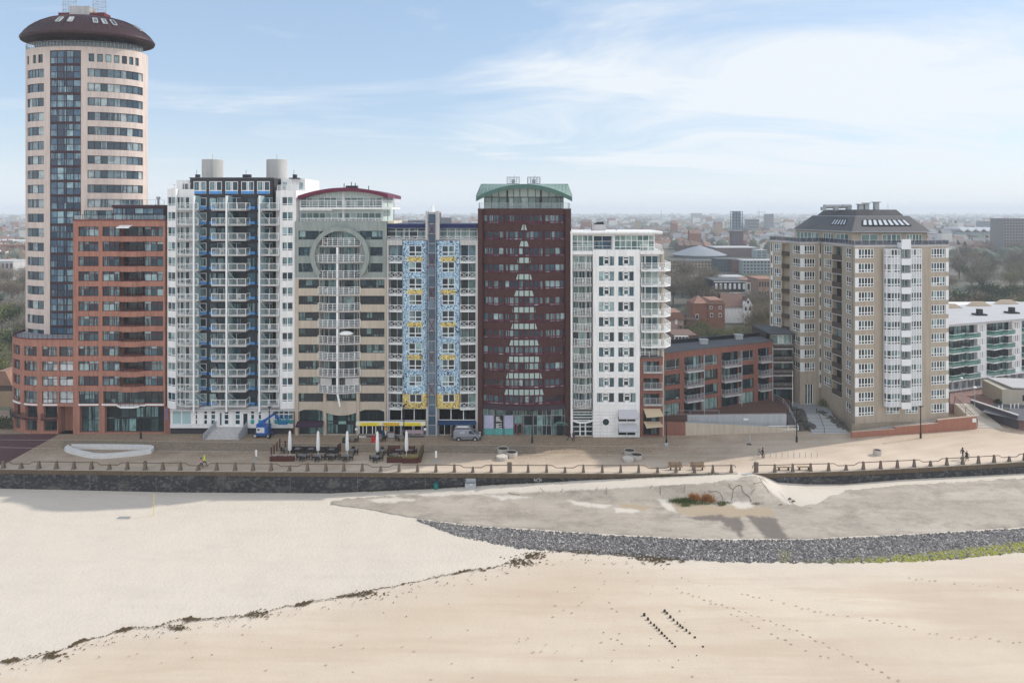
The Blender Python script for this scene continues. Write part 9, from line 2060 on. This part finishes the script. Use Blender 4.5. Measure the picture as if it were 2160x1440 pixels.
block('tower_block', 'pale hazy high-rise right of the bell tower', 'tower block', 1617.5, 1632, 452, 1250, 14, mat('hazy_tower', (.24, .25, .27), .85, .08, .3), 10, 4); block('tower_block', 'low wide hazy block between the bell tower and the high-rise', 'office', 1578, 1601, 463, 1150, 16, mat('hazy_low', (.17, .18, .2), .85, .08, .3), 5, 6)
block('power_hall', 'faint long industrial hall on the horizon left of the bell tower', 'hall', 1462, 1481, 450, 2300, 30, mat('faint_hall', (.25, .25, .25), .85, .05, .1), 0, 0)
def crane(px, y0, Y, jib, lab):
	p = AT(px, y0, Y); t = thing('tower_crane', lab, 'crane', (p.x, Y, GZ)); m = MB(); m.beam((p.x, Y, GZ), (p.x, Y, p.z), .9); m.build('mast', M_greym, t); m = MB(); m.beam((p.x - 6, Y, p.z - 1), (p.x + jib, Y, p.z), .8); m.beam((p.x, Y, p.z), (p.x, Y, p.z + 5), .6); m.build('jib', M_greym, t)
crane(1601, 447, 1400, 14, 'faint tower crane between the bell tower and the high-rise'); crane(1434, 453, 2600, -62, 'faint crane with long jib on the horizon')
for x, y, lab in ((1395, 443, 'thin lattice mast on the horizon, left one'), (1418, 448, 'thin lattice mast on the horizon, right one')): p = AT(x, y, 2400); m = MB(); m.beam((p.x, 2400, GZ), (p.x, 2400, p.z), 1.2); tag(m.build('radio_mast', M_greym, org=(p.x, 2400, GZ)), lab, 'mast')
# left edge: buildings among the trees
block('flat_block', 'pale flat-roofed building among trees at the far left edge', 'building', -60, 28, 552, 400, 16, M_lgrey, 2, 10, M_lroof); block('terrace_row', 'long row of red roofed houses at the far left edge', 'houses', -60, 62, 517, 560, 12, WM[0], 2, 16, RM[0]); block('long_roof', 'long white roof above the left edge trees', 'shed', -60, 60, 508, 700, 30, WM[1], 0, 0, M_white)
m = MB(); q = [AT(0, 690, 0)] * 0 or [UP(20, 690, GZ + .03), UP(60, 690, GZ + .03), UP(60, 702, GZ + .03), UP(8, 702, GZ + .03)]; m.face(q); tag(m.build('left_car_park', mat('asphalt', (.22, .215, .21), .9, .1, .5)), kind='structure')
def hedge():
	p = UP(10, 905); t = thing('clipped_hedge', 'dark clipped hedge at the left edge beside the curved podium', 'hedge', p); m = MB(); rnd = random.Random(6)
	a, c = UP(-80, 905), UP(26, 906)
	for k in range(1500): u = rnd.random(); v = a.lerp(c, u) + Vector((0, rnd.uniform(0, 3), rnd.uniform(.1, 1.5))); e = Vector((rnd.uniform(-1, 1), rnd.uniform(-1, 1), rnd.uniform(-1, 1))) * .16; f = Vector((rnd.uniform(-1, 1), rnd.uniform(-1, 1), rnd.uniform(-1, 1))) * .16; m.face([v - e, v + f, v + e, v - f])
	m.build('leaves', TW[3], t); m = MB(); m.box(a.x, a.y + .4, 0, c.x, a.y + 2.6, 1.1); m.build('stems', M_bark, t)
	t = thing('garden_shed', 'small garden house with a steep orange roof at the left edge', 'shed', UP(8, 830, 0)); Y = 150; X = lambda x: XA(x, Y); z = lambda y: ZA(y, Y); m = MB(); m.box(X(-20), Y, GZ, X(26), Y + 6, z(812)); m.build('wall', WM[3], t); m = MB(); m.slabxz([(X(-22), z(812)), (X(28), z(812)), (X(14), z(782)), (X(-4), z(782))], Y - .4, Y + 6.4); m.build('roof', RM[0], t)
	for lab, yy, x0, x1, mm, h in (('long sandy wooden fence at the left edge', 136, -80, 28, mat('sand_fence', (.34, .25, .17), .85, .2, 1), 2.6),): t = thing('wooden_fence', lab, 'fence', (XA(5, yy), yy, 0)); m = MB(); n = 24; [m.box(lerp(XA(x0, yy), XA(x1, yy), k / n), yy, -.5, lerp(XA(x0, yy), XA(x1, yy), (k + .92) / n), yy + .06, h) for k in range(n)]; m.build('boards', mm, t); m = MB(); m.box(XA(x0, yy), yy + .07, h - .5, XA(x1, yy), yy + .15, h - .35); m.build('rail', M_wood, t)
hedge()
# ------------------------------------------------------------------ air
def haze():
	m_ = bpy.data.materials.new('haze_air'); m_.use_nodes = True; nt = m_.node_tree; nt.nodes.clear(); o = nt.nodes.new('ShaderNodeOutputMaterial'); v = nt.nodes.new('ShaderNodeVolumePrincipled'); v.inputs['Color'].default_value = (.84, .91, .99, 1); v.inputs['Density'].default_value = HAZE; v.inputs['Anisotropy'].default_value = .0; L(nt, v.outputs[0], o.inputs['Volume'])
	m = MB(); m.box(-12500, -8200, -8, 12500, 9200, 82); h = m.build('haze', m_); tag(h, kind='stuff', label='pale sea haze filling the air over the beach and town', cat='haze'); h.display_type = 'WIRE'
HAZE = 2.5e-4
haze()
